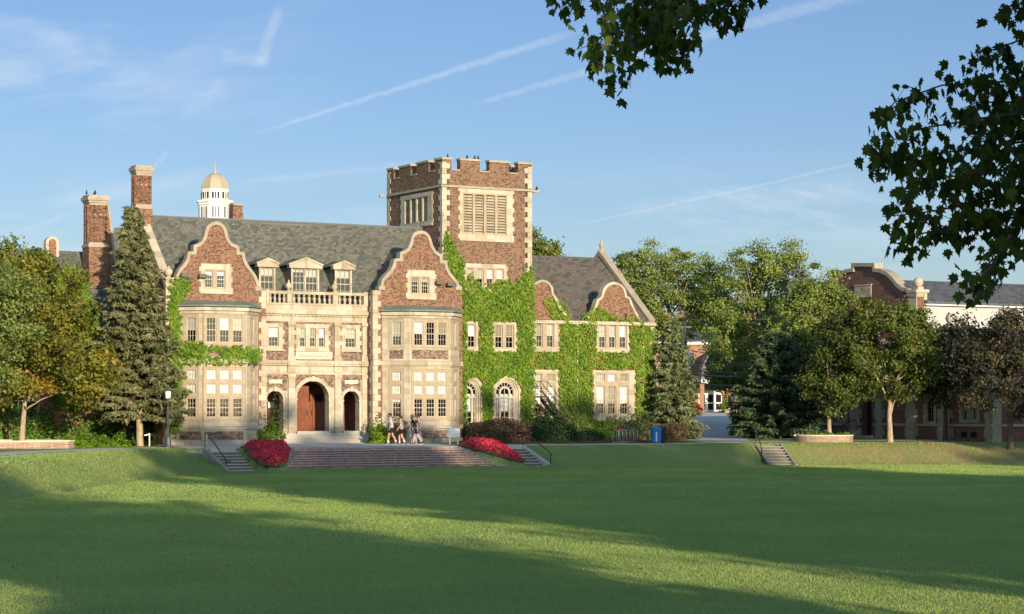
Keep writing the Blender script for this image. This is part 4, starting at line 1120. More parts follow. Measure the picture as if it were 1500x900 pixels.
# ivy-grown cross gable and a far round-topped gable on the left block
def round_gable(px0, px1, pyt, pyb, v, thick=.4):
    fr = Fr((0,v), d=(1,0)); a0, a1 = fr.s_(px0), fr.s_(px1); zt = fr.z_((px0+px1)/2, pyt); zb = fr.z_((px0+px1)/2, pyb); r = (a1-a0)/2
    o = arch(a0, a1, zb-3, zt-r, 12); m = MB(); m.prism(fr, o, -thick, 0); m.build('gable_wall', M['brick'], H)
    m = MB(); m.strip(fr, o[1:]+[o[0]], -.02, .14, -thick-.05, .06); m.build('coping', M['stone_trim'], H)
round_gable(70.5, 82.5, 350, 366, VLR-.3)
IG = Fr((0,LV-.5), d=(1,0))
m = MB(); ig = [IG.sz(*p) for p in ((78,452),(82,425),(88,405),(98,393),(108,392),(118,402),(126,420),(134,440),(140,456))]
m.prism(IG, [(ig[0][0],ZG),(ig[-1][0],ZG)]+ig[::-1], -.4, 0); m.build('gable_wall', M['brick'], H)

def chimney(u, v, zbase, zt, w, d, shaft0, buttress=False):
    """Tudor stack: plain base, set-off, ribbed shaft, necking and oversailing cap"""
    m = MB()
    m.box(u-w*.56, u+w*.56, v-d*.56, v+d*.56, zbase, shaft0-.25, 0)
    m.box(u-w*.60, u+w*.60, v-d*.60, v+d*.60, shaft0-.25, shaft0-.10, 1); m.box(u-w*.53, u+w*.53, v-d*.53, v+d*.53, shaft0-.10, shaft0+.03, 1)
    m.box(u-w*.43, u+w*.43, v-d*.43, v+d*.43, shaft0+.03, zt-.5, 0)
    for f in (-.32, 0, .32):
        for (x, y) in ((u+w*f, v-d*.43), (u-w*.43, v+d*f), (u+w*.43, v+d*f)):
            q = .155*w; m.add([(x-q,y,shaft0+.03),(x,y-q,shaft0+.03),(x+q,y,shaft0+.03),(x,y+q,shaft0+.03),(x-q,y,zt-.5),(x,y-q,zt-.5),(x+q,y,zt-.5),(x,y+q,zt-.5)], [(0,1,5,4),(1,2,6,5),(2,3,7,6),(3,0,4,7),(4,5,6,7)], 0)
    zb = zt-1.1
    m.box(u-w*.475, u+w*.475, v-d*.475, v+d*.475, zb, zb+.10, 1)
    for k, (g, z0, z1) in enumerate(((.50,-.5,-.36),(.56,-.36,-.22),(.63,-.22,-.02),(.55,-.02,.10))): m.box(u-w*g, u+w*g, v-d*g, v+d*g, zt+z0, zt+z1, 1)
    if buttress:
        m.add([(u+w*.56,v-.2,zbase),(u+w*1.35,v-.2,zbase),(u+w*.62,v-.2,zt-.4),(u+w*.43,v-.2,zt-.4),(u+w*.56,v+.5,zbase),(u+w*1.35,v+.5,zbase),(u+w*.62,v+.5,zt-.4),(u+w*.43,v+.5,zt-.4)], [(0,1,2,3),(7,6,5,4),(0,4,5,1),(2,6,7,3)], 0)
        m.add([(u+w*1.35,v-.27,zbase),(u+w*1.5,v-.27,zbase),(u+w*.74,v-.27,zt-.4),(u+w*.62,v-.27,zt-.4),(u+w*1.35,v+.6,zbase),(u+w*1.5,v+.6,zbase),(u+w*.74,v+.6,zt-.4),(u+w*.62,v+.6,zt-.4)], [(0,1,2,3),(7,6,5,4),(1,5,6,2),(0,3,7,4)], 1)
    return m.build('chimney', [M['brick'], M['stone_weather']], H)
C2 = Fr((0,4.4), d=(1,0)); chimney(C2.s_(207), 4.4, 11.5, C2.z_(207,246), .93, .90, C2.z_(207,301))
C1 = Fr((0,5.0), d=(1,0)); chimney(C1.s_(139.5), 5.0, 9.5, C1.z_(139.5,289.5), 1.06, 1.06, C1.z_(139.5,357), True)
# a tapering stack behind the main ridge
SF = Fr((0,9.5), d=(1,0)); m = MB(); a = SF.s_(347.5)
for (w0, w1, z0, z1, mi) in ((1.15,.62,12.0,SF.z_(347,302),0), (.70,.70,SF.z_(347,302),SF.z_(347,298),1)):
    m.hexa([(a-w0/2*1.0,9.2,z0),(a+w0/2,9.2,z0),(a+w0/2,10.2,z0),(a-w0/2,10.2,z0),(a-w1/2,9.4,z1),(a+w1/2,9.4,z1),(a+w1/2,10.0,z1),(a-w1/2,10.0,z1)], mi)
m.build('chimney', [M['brick'], M['stone_weather']], H)

# floodlights on the gables
def flood(fr, px, py, off):
    a, z = fr.sz(px, py); c = Vector(fr.P(a, z, off)); m = MB()
    m.box(c.x-.24, c.x+.24, c.y-.10, c.y+.12, c.z-.11, c.z+.10); m.tube([c, Vector(fr.P(a, z-.05, 0))], .03, 6); m.build('floodlight', M['floodgrey'], H)
flood(WF, 268, 403.5, .35); flood(WF, 294, 404.5, .35); flood(WF, 640.5, 414.5, .35); flood(WF, 656.5, 417, .35)
m = MB(); a, z = WF.sz(377.5, 641); m.slab(WF, a-.12, a+.14, z-.22, z+.12, 0.1, .13); m.build('wall_sign', M['sign_blue'], H)

# ================================================================== PLANTS
def unit(a): return a/np.maximum(np.linalg.norm(a, axis=-1, keepdims=True), 1e-9)
def rand_dir(n): return unit(RNG.normal(size=(n, 3)))
def kites(name, P, Nn, L, W, tint, mat, parent=None, T=None, fold=.15):
    """one small folded leaf per point"""
    n = len(P)
    if T is None: T = rand_dir(n)
    T = unit(T - (T*Nn).sum(1, keepdims=True)*Nn); B = np.cross(Nn, T)
    L = np.broadcast_to(L, (n,))[:,None]; W = np.broadcast_to(W, (n,))[:,None]
    v = np.stack([P-T*L*.5, P+B*W*.5-T*L*.05+Nn*W*fold, P+T*L*.5-Nn*L*fold*.6, P-B*W*.5-T*L*.05+Nn*W*fold], 1).reshape(-1, 3)
    q = np.arange(4*n).reshape(n, 4)
    return quads(name, v, q, mat, tint=np.repeat(np.clip(tint, 0, 1), 4), parent=parent)
def in_frame(P, margin=12):
    y = np.maximum(P[:,1], .1)
    px = CX+P[:,0]/y*F; py = HY-(P[:,2]-EYE)/y*F
    return (P[:,1] > 0) & (px > -margin) & (px < 1500+margin) & (py > -margin) & (py < 900+margin)

def cloud(lobes, nclump, per, sig, flat=.7, inner=.45):
    """leaf points gathered in clumps on and inside a set of ellipsoids (centre, radii)"""
    vol = np.array([r[0]*r[1]*r[2] for c, r in lobes])**.75; vol = vol/vol.sum()
    k = RNG.choice(len(lobes), nclump, p=vol)
    C = np.array([l[0] for l in lobes], float)[k]; Rr = np.array([l[1] for l in lobes], float)[k]
    d = rand_dir(nclump); rad = RNG.uniform(inner, 1, nclump)**.6
    far = RNG.uniform(0,1,nclump) < .22; rad = np.where(far, RNG.uniform(1.0,1.28,nclump), rad)
    cc = C + d*Rr*rad[:,None]
    cl_t = RNG.normal(.5, .17, nclump)
    cs = sig*RNG.uniform(.55, 1.25, nclump)*np.where(far, .7, 1)
    idx = np.repeat(np.arange(nclump), per)
    off = RNG.normal(size=(len(idx), 3))*cs[idx][:,None]*np.array([1,1,flat])
    P = cc[idx]+off
    out = unit(P - C[idx])*.55 + unit(off)*.35
    return P, out, cl_t[idx]+RNG.normal(0, .16, len(idx)), cc
def limbs(m, base, top, ends, r0, r1, fork=.45):
    base = Vector(base); top = Vector(top)
    mid = base.lerp(top, .5)+Vector((random.uniform(-.15,.15), random.uniform(-.15,.15), 0))
    m.tube([base+Vector((0,0,-.3)), base+Vector((0,0,.12)), base.lerp(mid,.35)+Vector((0,0,.1)), mid, top], [r0*1.45, r0*1.12, r0*.92, r0*.75, r1], 9)
    for e in ends:
        e = Vector(e); t = random.uniform(fork, .95); s0 = base.lerp(top, t) if t < .5 else mid.lerp(top, (t-.5)*2)
        if e.z < s0.z+.2: s0 = base.lerp(top, max(fork*.8, t*.6))
        kn = s0.lerp(e, .5)+Vector((0,0,(e-s0).length*.10))
        rr = r0*random.uniform(.26,.42)
        m.tube([s0, s0.lerp(kn,.5)+Vector((0,0,.1)), kn, e], [rr, rr*.75, rr*.5, rr*.15], 6, cap=False)
def tree(name, label, base, lobes, leaf, bark, nclump=120, per=110, lsize=.27, sig=.5, r0=.17, h_fork=None, nlimb=12, group=None, trunk_top=None, cat='tree', inner=.45, flat=.7, tint_shift=0., up=.12, keep_out=False):
    root = empty(name, base); tag(root, label, cat, group); o = np.array(base)
    P, out, tint, cc = cloud(lobes, nclump, per, sig, flat, inner)
    if keep_out: P, out, tint = [a[~in_frame(P, 25)] for a in (P, out, tint)]
    n = len(P)
    N = unit(out*.8 + np.array([0,0,up]) + rand_dir(n)*.75)
    L = RNG.uniform(.7, 1.25, n)*lsize
    kites('crown', P-o, N, L, L*.72, tint+tint_shift, leaf, root)
    m = MB(); zc = np.mean([l[0][2] for l in lobes]); xc = np.mean([l[0][0] for l in lobes]); yc = np.mean([l[0][1] for l in lobes])
    top = trunk_top or (base[0]*.6+xc*.4, base[1]*.6+yc*.4, zc)
    sel = cc[RNG.choice(len(cc), min(nlimb, len(cc)), replace=False)]
    limbs(m, (0,0,0), Vector(top)-Vector(base), [Vector(c)-Vector(base) for c in sel], r0, r0*.35)
    m.build('trunk', bark, root, smooth=True, fix=False)
    return root
def L_(px, py, rx, ry, D, rd=None):
    """crown lobe: centre and half sizes read from the photo at distance D"""
    k = D/F; return (at(px, py, D), (rx*k, (rd if rd else max(rx, ry)*.8)*k, ry*k))

def conifer(name, label, base, H_, Rb, leaf, bark, z0=1.2, whorls=34, per=7, spray=9, r0=.2, slen=.42, droop=.28, group=None, power=.8, lean=(0,0)):
    root = empty(name, base); tag(root, label, 'tree', group)
    P, T, N, tint = [], [], [], []; m = MB()
    m.tube([(0,0,-.3),(0,0,.1),(lean[0]*.4,lean[1]*.4,H_*.5),(lean[0],lean[1],H_)], [r0*1.4, r0, r0*.6, .02], 8)
    for w in range(whorls):
        f = (w+random.uniform(-.3,.3))/whorls; f = min(max(f, 0), .985); z = z0+(H_-z0)*f
        Rw = Rb*(1-f)**power*random.uniform(.8,1.12)+.12
        if f < .10: Rw *= .82+f*1.8
        nb = max(4, int(per*(1-f*.35)))
        a0 = random.uniform(0, 6.28)
        for b in range(nb):
            a = a0+2*math.pi*b/nb+random.uniform(-.3,.3); L = Rw*random.uniform(.72,1.12)
            dx, dy = math.cos(a), math.sin(a); bt = random.gauss(.45,.17)
            dr = droop*random.uniform(.6,1.4)*(1-f*.9); lift = .22
            def bp(t): return (lean[0]*f+dx*L*t, lean[1]*f+dy*L*t, z - dr*L*t + lift*L*t*t)
            if b % 2 == 0: m.tube([bp(0), bp(.5), bp(1)], [.035,.02,.008], 4, cap=False)
            ns = max(3, int(spray*L/Rb*2.2)+3)
            for s_ in range(ns):
                t = (s_+random.random())/ns; t = .12+.88*t; p = bp(t)
                for sd in (-1, 1, 0):
                    wd = slen*random.uniform(.6,1.2)*(1.15-t*.45)
                    k = .75 if sd else .15
                    px_, py_ = -dy*sd, dx*sd
                    tv = (dx*.8+px_*k+random.gauss(0,.15), dy*.8+py_*k+random.gauss(0,.15), random.gauss(-.28,.22))
                    P.append((p[0]+tv[0]*wd*.4, p[1]+tv[1]*wd*.4, p[2]+tv[2]*wd*.4+random.gauss(0,.03))); T.append(tv)
                    N.append((random.gauss(0,.6)+dx*.8, random.gauss(0,.6)+dy*.8, random.gauss(.35,.4))); tint.append(bt+random.gauss(0,.14)+.12*(t-.5))
    P, T, N, tint = map(np.array, (P, T, N, tint)); n = len(P); T = unit(T); N = unit(N)
    # two crossing slim sprays per point
    PP = np.vstack([P, P+RNG.normal(0,.05,(n,3))]); TT = np.vstack([T, unit(T+RNG.normal(0,.35,(n,3)))]); NN = np.vstack([N, unit(np.cross(N,T)+RNG.normal(0,.2,(n,3)))])
    L = RNG.uniform(.7,1.2,2*n)*slen
    kites('crown', PP, NN, L, L*.30, np.r_[tint,tint+.03], leaf, root, T=TT, fold=.08)
    m.build('trunk', bark, root, smooth=True, fix=False)
    return root

def shrub(name, label, c, r, leaf, n=1800, lsize=.12, cat='shrub', group=None, shape=2.0, rough=.14, bloom=None, stems=True, up=.35, rz=0., asp=.65, tint0=.5):
    """clipped or loose bush: leaves through the outer shell of a rounded body, on a few stems"""
    root = empty(name, c, rz); tag(root, label, cat, group)
    d = rand_dir(n); d[:,2] = np.abs(d[:,2])*1.0-.12
    e = (np.abs(d)**shape).sum(1)**(-1/shape)
    w = 1+rough*(np.sin(d[:,0]*7+1)*np.sin(d[:,1]*6+2)+np.sin(d[:,2]*9+d[:,0]*5))+RNG.normal(0,.05,n)
    rad = (RNG.uniform(.45,1,n)**.35)*e*w
    P = d*rad[:,None]*np.array([r[0], r[1], r[2]]); P[:,2] = np.maximum(P[:,2], .02+RNG.uniform(0,.08,n))
    N = unit(d*.7+np.array([0,0,up])+rand_dir(n)*.7); L = RNG.uniform(.65,1.25,n)*lsize
    clump = np.sin(P[:,0]*5.1)*np.sin(P[:,1]*4.3+1)*np.sin(P[:,2]*6.0)*.2
    kites('foliage', P, N, L, L*asp, tint0+clump+RNG.normal(0,.17,n), leaf, root)
    if bloom:
        k, bm_, sz = bloom; j = RNG.choice(n, k); dd = d[j]
        Pb = dd*(e*w)[j][:,None]*np.array(r)*1.03; Pb[:,2] = np.maximum(Pb[:,2], .1)
        Pb = np.repeat(Pb, 5, 0)+RNG.normal(0, sz*.3, (5*k,3))
        kites('blossom', Pb, unit(np.repeat(dd,5,0)+rand_dir(5*k)*.6), sz, sz*.9, RNG.uniform(0,1,5*k), bm_, root)
    if stems:
        m = MB()
        for k in range(9):
            a = random.uniform(0, 6.28); q = random.uniform(.2,.8); m.tube([(r[0]*.15*math.cos(a), r[1]*.15*math.sin(a), -.1), (r[0]*q*.7*math.cos(a), r[1]*q*.7*math.sin(a), r[2]*.6)], [.03,.008], 5, cap=False)
        m.build('stem', M['bark_dark'], root, smooth=True, fix=False)
    return root

# ------------------------------------------------------------------ left group
def gz(x, y): return tz(x, y)
D = 121.0; bx = gx(32, D)
tree('maple_tree', 'olive maple with a forked pale trunk growing in the left brick planter', (bx, D, 1.70),
     [L_(40,500,75,62,D), L_(90,480,50,45,D+1), L_(15,470,60,60,D+1), L_(110,530,62,48,D-.5), L_(60,420,55,42,D+1.5), L_(130,560,40,30,D), L_(15,560,45,32,D-1)],
     M['leaf_orange'], M['bark_pale'], 115, 180, .22, .40, .16, trunk_top=at(40,545,D), tint_shift=-.04)
tree('maple_tree', 'tall dark olive tree behind the planter maple, rising to a ragged top at far left', (gx(60,129), 129, 1.4),
     [L_(35,395,45,45,129), L_(10,372,20,28,129), L_(62,385,16,22,129), L_(70,425,36,40,129), L_(105,490,42,48,129), L_(20,450,60,60,129), L_(60,520,75,60,130)],
     M['leaf_maple'], M['bark'], 125, 170, .22, .40, .22)
tree('ash_tree', 'fresh green dense tree cut by the left edge of the photo', (gx(-55,116), 116, 1.4),
     [L_(2,455,58,66,116), L_(-40,430,60,70,116), L_(10,520,50,50,116), L_(-60,520,70,60,116)],
     M['leaf_green'], M['bark'], 120, 190, .17, .36, .2, tint_shift=.16)
D = 128.0
conifer('spruce_tree', 'tall olive brown spruce in front of the left wing of the hall', (gx(205,D), D, gz(gx(205,D), D)-.02), 13.85, 2.85, M['needle_brown'], M['bark_pale'], z0=2.0, whorls=44, per=10, spray=10, r0=.21, slen=.46, droop=.34, power=.78, lean=(-.42,0))
# undergrowth on the left: a row of leafy shrubs and a low golden border
sh = 0
LAB = ['leafy green shrub behind the left planter, at the left edge of the photo', 'leafy green shrub behind the trunk of the planter maple', 'leafy green shrub between the planter maple and the spruce, under the small window', 'leafy green shrub behind the right end of the left planter', 'dark leafy shrub left of the spruce trunk', 'dark leafy shrub right behind the spruce trunk']
for i, (px, Dd, w, h) in enumerate(((-5,127.5,1.9,2.5),(42,129,1.9,2.3),(88,129.6,1.8,2.5),(128,130.4,1.9,2.2),(172,131.5,1.7,2.0),(222,132.5,1.5,1.8))):
    x = gx(px, Dd); shrub('leafy_shrub', LAB[i], (x, Dd, gz(x, Dd)), (w, 1.3, h), M['hedge_bright'] if i < 4 else M['hedge_green'], 3600, .20, group='shrubs under the left trees', rough=.2, asp=.7)
for i, (px, Dd) in enumerate(((97,123.6),(121,124.6),(146,125.4),(170,126.2))):
    x = gx(px, Dd); lab = ['low yellow green border plant next to the end of the left planter', 'low yellow green border plant, second from the planter', 'low yellow green border plant, second from the spruce', 'low yellow green border plant nearest the spruce trunk'][i]
    shrub('border_plant', lab, (x, Dd, gz(x, Dd)-.03), (.75, .55, .55), M['sage'] if i == 9 else M['lime'], 900, .17, 'plant', 'low border plants on the left', rough=.15, stems=False, tint0=.32)

# ------------------------------------------------------------------ right group
D = 150.0
conifer('spruce_tree', 'bushy green spruce at the right end of the ivy covered wing', (gx(988,D), D, gz(gx(988,D), D)-.05), 8.1, 2.1, M['needle_green'], M['bark_dark'], z0=.35, whorls=28, per=9, spray=9, r0=.17, slen=.40, droop=.30, power=.72)
tree('locust_tree', 'large airy yellow green tree just right of the hall roof', (gx(980,182), 182, 2.0),
     [L_(955,405,48,42,182), L_(1005,415,45,48,182), L_(935,450,40,45,182), L_(1028,452,38,40,182), L_(965,490,48,50,183), L_(920,400,22,28,182), L_(1045,420,25,35,182)],
     M['leaf_locust'], M['bark'], 190, 170, .19, .50, .28, nlimb=30, inner=.25, flat=.52)
tree('locust_tree', 'tall thin crowned tree with bare twigs at its top behind the right lawn', (gx(1110,176), 176, 1.9),
     [L_(1110,390,48,34,176), L_(1085,440,45,50,176), L_(1140,430,42,50,176), L_(1065,500,40,45,176), L_(1120,500,50,50,177), L_(1155,375,22,24,176)],
     M['leaf_locust'], M['bark'], 160, 165, .19, .48, .26, nlimb=34, inner=.25, flat=.52)
tree('broadleaf_tree', 'bright green full tree left of the right building gable', (gx(1152,156.5), 156.5, 1.4),
     [L_(1205,428,36,34,156), L_(1180,465,44,42,156), L_(1222,462,28,44,156), L_(1160,520,42,48,156), L_(1205,530,40,50,156)],
     M['leaf_locust'], M['bark'], 140, 190, .19, .42, .25, tint_shift=-.02, flat=.6)
conifer('spruce_tree', 'blue grey spruce whose tip stands above the crowns on the right', (gx(1172,172), 172, 1.9), 12.9, 3.2, M['needle_blue'], M['bark_dark'], z0=2.5, whorls=30, per=8, spray=9, slen=.5, droop=.2, power=.75)
D = 153.5
conifer('fir_tree', 'broad dark fir drooping to the ground beside the walk', (gx(1140,D), D, gz(gx(1140,D), D)), 7.3, 3.5, M['needle_dark'], M['bark_dark'], z0=.6, whorls=26, per=11, spray=11, r0=.24, slen=.52, droop=.30, power=.55)
tree('broadleaf_tree', 'dark green tree beside the walk left of the dark fir', (gx(1092,186), 186, 2.1),
     [L_(1080,520,32,38,186), L_(1062,545,26,26,186), L_(1098,540,30,38,186), L_(1075,495,26,28,186)], M['leaf_green'], M['bark'], 80, 110, .26, .45, .2, tint_shift=.12)
DT = 145.5
tree('maple_tree', 'shade-darkened bronze green maple standing in the right brick planter', (gx(1215,146.5), 146.5, 1.66),
     [L_(1226,518,36,40,146.5), L_(1212,555,34,38,146.5), L_(1222,585,30,20,146.5), L_(1245,480,32,30,146.5), L_(1242,560,26,34,146.5), L_(1255,490,22,30,147)],
     M['leaf_bronze'], M['bark_pale'], 95, 190, .20, .36, .15, trunk_top=at(1217,575,146.5), tint_shift=-.22)  # shade of this crown is put into its lower leaf tint
tree('maple_tree', 'round olive maple with a sunlit forked trunk on the right bank', (gx(1304,DT), DT, gz(gx(1304,DT), DT)-.03),
     [L_(1308,498,62,52,DT), L_(1285,545,48,40,DT), L_(1335,540,45,45,DT), L_(1290,465,38,28,DT), L_(1340,475,35,28,DT), L_(1262,535,32,36,DT), L_(1352,520,28,40,DT)],
     M['leaf_bronze'], M['bark_pale'], 125, 190, .20, .36, .20, trunk_top=at(1306,560,DT), tint_shift=.08)
tree('maple_tree', 'dark leafed tree between the two right maples, in shade', (gx(1385,149.5), 149.5, 1.4),
     [L_(1385,520,34,36,147), L_(1375,555,30,30,147), L_(1400,490,22,24,147)], M['leaf_purple'], M['bark_dark'], 90, 110, .25, .42, .16, tint_shift=-.15)
DP = 141.5
tree('maple_tree', 'purple brown maple cut by the right edge of the photo', (gx(1480,DP), DP, gz(gx(1480,DP), DP)-.03),
     [L_(1455,520,60,50,DP), L_(1500,490,55,42,DP), L_(1440,565,45,40,DP), L_(1500,560,60,50,DP), L_(1415,535,28,30,DP), L_(1470,475,40,26,DP), L_(1545,520,40,50,DP)],
     M['leaf_purple'], M['bark_dark'], 130, 180, .21, .38, .20)
tree('oak_tree', 'tree top showing over the roof beside the tower', (gx(785,192), 192, 2.5), [L_(790,365,24,24,192), L_(770,385,40,40,192), L_(800,400,30,35,192)], M['leaf_maple'], M['bark'], 70, 90, .28, .5, .25, tint_shift=.1)
# a far belt of trees closing the horizon between the buildings
i = 0
for px, Dd, py, w, lab in ((1010,262,470,60,'far tree behind the entrance building, left'),(1090,270,455,60,'far tree behind the entrance building, right'),(1175,255,470,60,'far tree behind the blue spruce'),(1255,262,470,55,'far tree hidden behind the right building'),(1420,300,470,90,'far tree behind the roof of the right building'),(900,240,440,45,'far tree behind the ridge of the ivy wing')):
    tree('distant_tree', lab, (gx(px,Dd), Dd, 3.2), [L_(px,py,w,55,Dd), L_(px-25,py+50,w*.8,60,Dd), L_(px+25,py+55,w*.8,60,Dd)] if px != 1420 else [L_(px,560,w,60,Dd)], M['leaf_dark'], M['bark_dark'], 80, 90, .5, .9, .3, group='trees far behind', tint_shift=.1)

# ------------------------------------------------------------------ shrubs along the front
def SH(px, v, label, w, h, leaf, **k):
    fr = Fr((0,v), d=(1,0)); u = fr.s_(px); x, y = b2w(u, v)
    dep = k.pop('dep', .8)
    return shrub(k.pop('name', 'shrub'), label, (x, y, gz(x, y)-.02), (w, dep, h), leaf, rz=ANG, **k)
SH(396, -5.2, 'lime green round shrub behind the left flower bed', .85, 1.25, M['lime'], n=1700, lsize=.16, rough=.12)
SH(402, -2.6, 'thin upright shrub with red buds before the left arch', .55, 2.25, M['leaf_locust'], n=420, lsize=.15, rough=.2)
SH(556, -2.3, 'lime green round shrub by the right wing corner', .62, 1.0, M['lime'], n=1500, lsize=.15, rough=.12)
SH(552, -1.6, 'loose green plant behind the lime shrub at the right wing corner', .55, 1.55, M['hedge_bright'], n=500, lsize=.17)
SH(581, -2.0, 'small bronze bush against the right bay, behind the walking people', .45, 1.9, M['hedge_brown'], n=500, lsize=.14)
SH(684, .6, 'dark green shrub at the foot of the ivy by the tower', .8, 1.1, M['hedge_green'], n=1500, lsize=.14)
SH(729, -.9, 'broad clipped bronze brown hedge below the arched windows', 2.15, 1.38, M['hedge_brown'], n=9000, lsize=.13, shape=4, rough=.05, dep=1.0, cat='hedge', name='hedge')
SH(800, .5, 'dark clipped yew hedge right of the brown hedge', 1.9, 1.22, M['hedge_green'], n=7000, lsize=.15, shape=4, rough=.06, dep=1.1, cat='hedge', name='hedge')
SH(806, 1.9, 'dark evergreen bush under the iron stair', 1.0, 2.3, M['hedge_green'], n=2200, lsize=.16)
SH(838, 2.1, 'grey green loose bush at the foot of the iron stair', 1.2, 1.9, M['sage'], n=1500, lsize=.13, asp=.5)
SH(857, .2, 'low dark bush below the white drain pipe', 1.2, .75, M['hedge_green'], n=1400, lsize=.13)
SH(891, .9, 'rose bush with coral flowers behind the bicycle rack', 1.5, .85, M['hedge_bright'], n=1500, lsize=.13, bloom=(26, M['bloom_rose'], .11))
SH(868, .9, 'small rose bush with coral flowers left of the bicycle rack', .9, .7, M['hedge_bright'], n=900, lsize=.13, bloom=(16, M['bloom_rose'], .11))
SH(915, 1.8, 'tall grey green bush in front of the ivy wing windows', 1.7, 2.1, M['sage'], n=2000, lsize=.14, asp=.5)
SH(942, 1.6, 'grey green bush left of the blue bin', 1.3, 1.6, M['sage'], n=1500, lsize=.14, asp=.5)
SH(983, .6, 'small bronze hedge right of the blue bin', 1.0, 1.05, M['hedge_brown'], n=2600, lsize=.12, shape=3)

# ------------------------------------------------------------------ ivy
def poly_in(P, poly):
    x, y = P[:,0], P[:,1]; ins = np.zeros(len(P), bool); j = len(poly)-1
    for i in range(len(poly)):
        xi, yi = poly[i]; xj, yj = poly[j]
        c = ((yi > y) != (yj > y)) & (x < (xj-xi)*(y-yi)/(yj-yi+1e-12)+xi); ins ^= c; j = i
    return ins
def ivy(name, label, patches, mat, lsize=.155, dens=130, edge=3.0, tint0=.5):
    """patches: (wall plane, outline, holes) with outlines read from the photo on that wall; leaves hang in overlapping layers"""
    PP, NN, TT, ti = [], [], [], []
    for fr, poly, holes in patches:
        poly = np.array(poly, float); lo_, hi_ = poly.min(0), poly.max(0)
        area = (hi_-lo_).prod()*(140/F)**2; n = int(area*dens*1.5)
        p = RNG.uniform(lo_, hi_, (n, 2))
        w = np.stack([np.sin(p[:,1]*.55+np.sin(p[:,0]*.31)*2), np.sin(p[:,0]*.6+np.sin(p[:,1]*.27)*2)], 1)*edge*.6 + RNG.normal(0, edge*.5, (n, 2))
        k = poly_in(p+w, poly)
        for h in holes: k &= ~poly_in(p+w*.45, h)
        p = p[k]
        for q in p:
            a, z = fr.sz(q[0], q[1]); PP.append(fr.P(a, z, .04+(.10+.16*(.5+.5*math.sin(q[0]*.33+2*math.sin(q[1]*.19))*math.sin(q[1]*.41)))*random.random()**1.3)); NN.append((fr.n[0], fr.n[1], .25)); TT.append((0, 0, -1))
        th = .5+.16*np.sin(p[:,0]*.13+1)*np.sin(p[:,1]*.11)+.10*np.sin(p[:,0]*.5)*np.sin(p[:,1]*.45)
        ti.append(th)
    PP, NN, TT = np.array(PP), np.array(NN), np.array(TT, float); n = len(PP)
    x, y = b2w(PP[:,0], PP[:,1]); W = np.stack([x, y, PP[:,2]], 1)
    rot = lambda a: np.stack([CA*a[:,0]-SA*a[:,1], SA*a[:,0]+CA*a[:,1], a[:,2]], 1)
    c = W.mean(0); c[2] = W[:,2].min(); root = empty(name, tuple(c)); tag(root, label, 'ivy')
    N = unit(rot(NN)+rand_dir(n)*.55); T = unit(TT+rand_dir(n)*.6); L = RNG.uniform(.6,1.25,n)*lsize
    kites('leaves', W-c, N, L, L*.85, tint0-.5+np.concatenate(ti)+RNG.normal(0,.21,n), mat, root, T=T, fold=.2)
    return root
R4 = lambda x0, y0, x1, y1: [(x0,y0),(x1,y0),(x1,y1),(x0,y1)]
def archhole(x0, x1, yt, yb): 
    c, r = (x0+x1)/2, (x1-x0)/2
    return [(x0,yb),(x0,yt+r)]+[(c-r*math.cos(math.pi*k/8), yt+r-r*math.sin(math.pi*k/8)) for k in range(1,8)]+[(x1,yt+r),(x1,yb)]
TI = Fr((0,VT), d=(1,0))
holesT = [R4(683,470,701,514), R4(721,471,757,515), archhole(683,705.5,552,626), archhole(721,761.5,551,626), R4(683,384,744,411)]
ivy('ivy', 'dense green ivy climbing the tower front around the arched windows', [
    (TI, [(672,648),(673,560),(674,470),(676,432),(690,426),(697,428),(703,418),(709,424),(716,412),(722,420),(729,408),(735,414),(741,404),(748,416),(756,418),(760,406),(764,412),(768,392),(772,404),(776,384),(781,398),(782,480),(782,560),(783,640)], holesT+[R4(703,548+40,722,640)]),
    (TI, [(703,640),(704,560),(722,560),(721,640)], [archhole(683,705.5,552,626), archhole(721,761.5,551,626)]),
    (TI, [(650,395),(648,368),(650,345),(655,338),(659,352),(664,356),(669,372),(677,378),(680,392),(680,430),(676,440),(664,412)], []),
    (TI, [(679,432),(682,410),(686,424),(690,398),(694,420),(699,405),(703,428)], []),
    ], M['ivy'], dens=260)
holesR = [R4(781,469,818,516), R4(872,471,922,516), R4(776,540,818,613), R4(867,541,931,616)]
ivy('ivy', 'bright green ivy covering the right wing of the hall up to its eaves', [
    (RF, [(782,640),(782,515),(800,516),(818,512),(822,470),(835,468),(845,476),(852,462),(868,456),(880,462),(886,455),(893,464),(905,467),(915,462),(922,470),(932,460),(940,472),(950,480),(957,486),(958,560),(960,650),(880,650),(845,655)], holesR),
    (RF, [(808,470),(802,452),(792,438),(800,436),(812,442),(820,436),(823,448),(828,446),(832,460),(838,468)], []),
    (RF, [(866,470),(864,452),(872,446),(880,458),(884,452),(892,468)], []),
    ], M['ivy'], dens=220, tint0=.58)
BLf, BLl = bayL[1], bayL[0]
ivy('ivy', 'loose ivy on the left wing corner and across the bay above the ground floor', [
    (BLf, [(294,534),(296,506),(310,510),(322,506),(335,510),(347,506),(358,511),(366,507),(368,531),(350,535),(340,531),(325,536),(310,532)], [R4(304,516,322,524)]),
    (BLl, [(262,500),(300,503),(300,534),(262,536)], []),
    (Fr((0,-.10), d=(1,0)), [(244,636),(246,560),(248,500),(246,450),(250,415),(258,405),(262,412),(268,400),(274,415),(280,420),(272,430),(264,440),(266,465),(272,490),(276,512),(300,510),(300,532),(276,535),(272,560),(276,585),(272,610),(262,632)], [R4(273,462,290,506)]),
    (BLf, [(362,512),(374,511),(383,515),(382,530),(372,533),(362,529)], []),
    ], M['ivy'], dens=230, edge=4, tint0=.5)
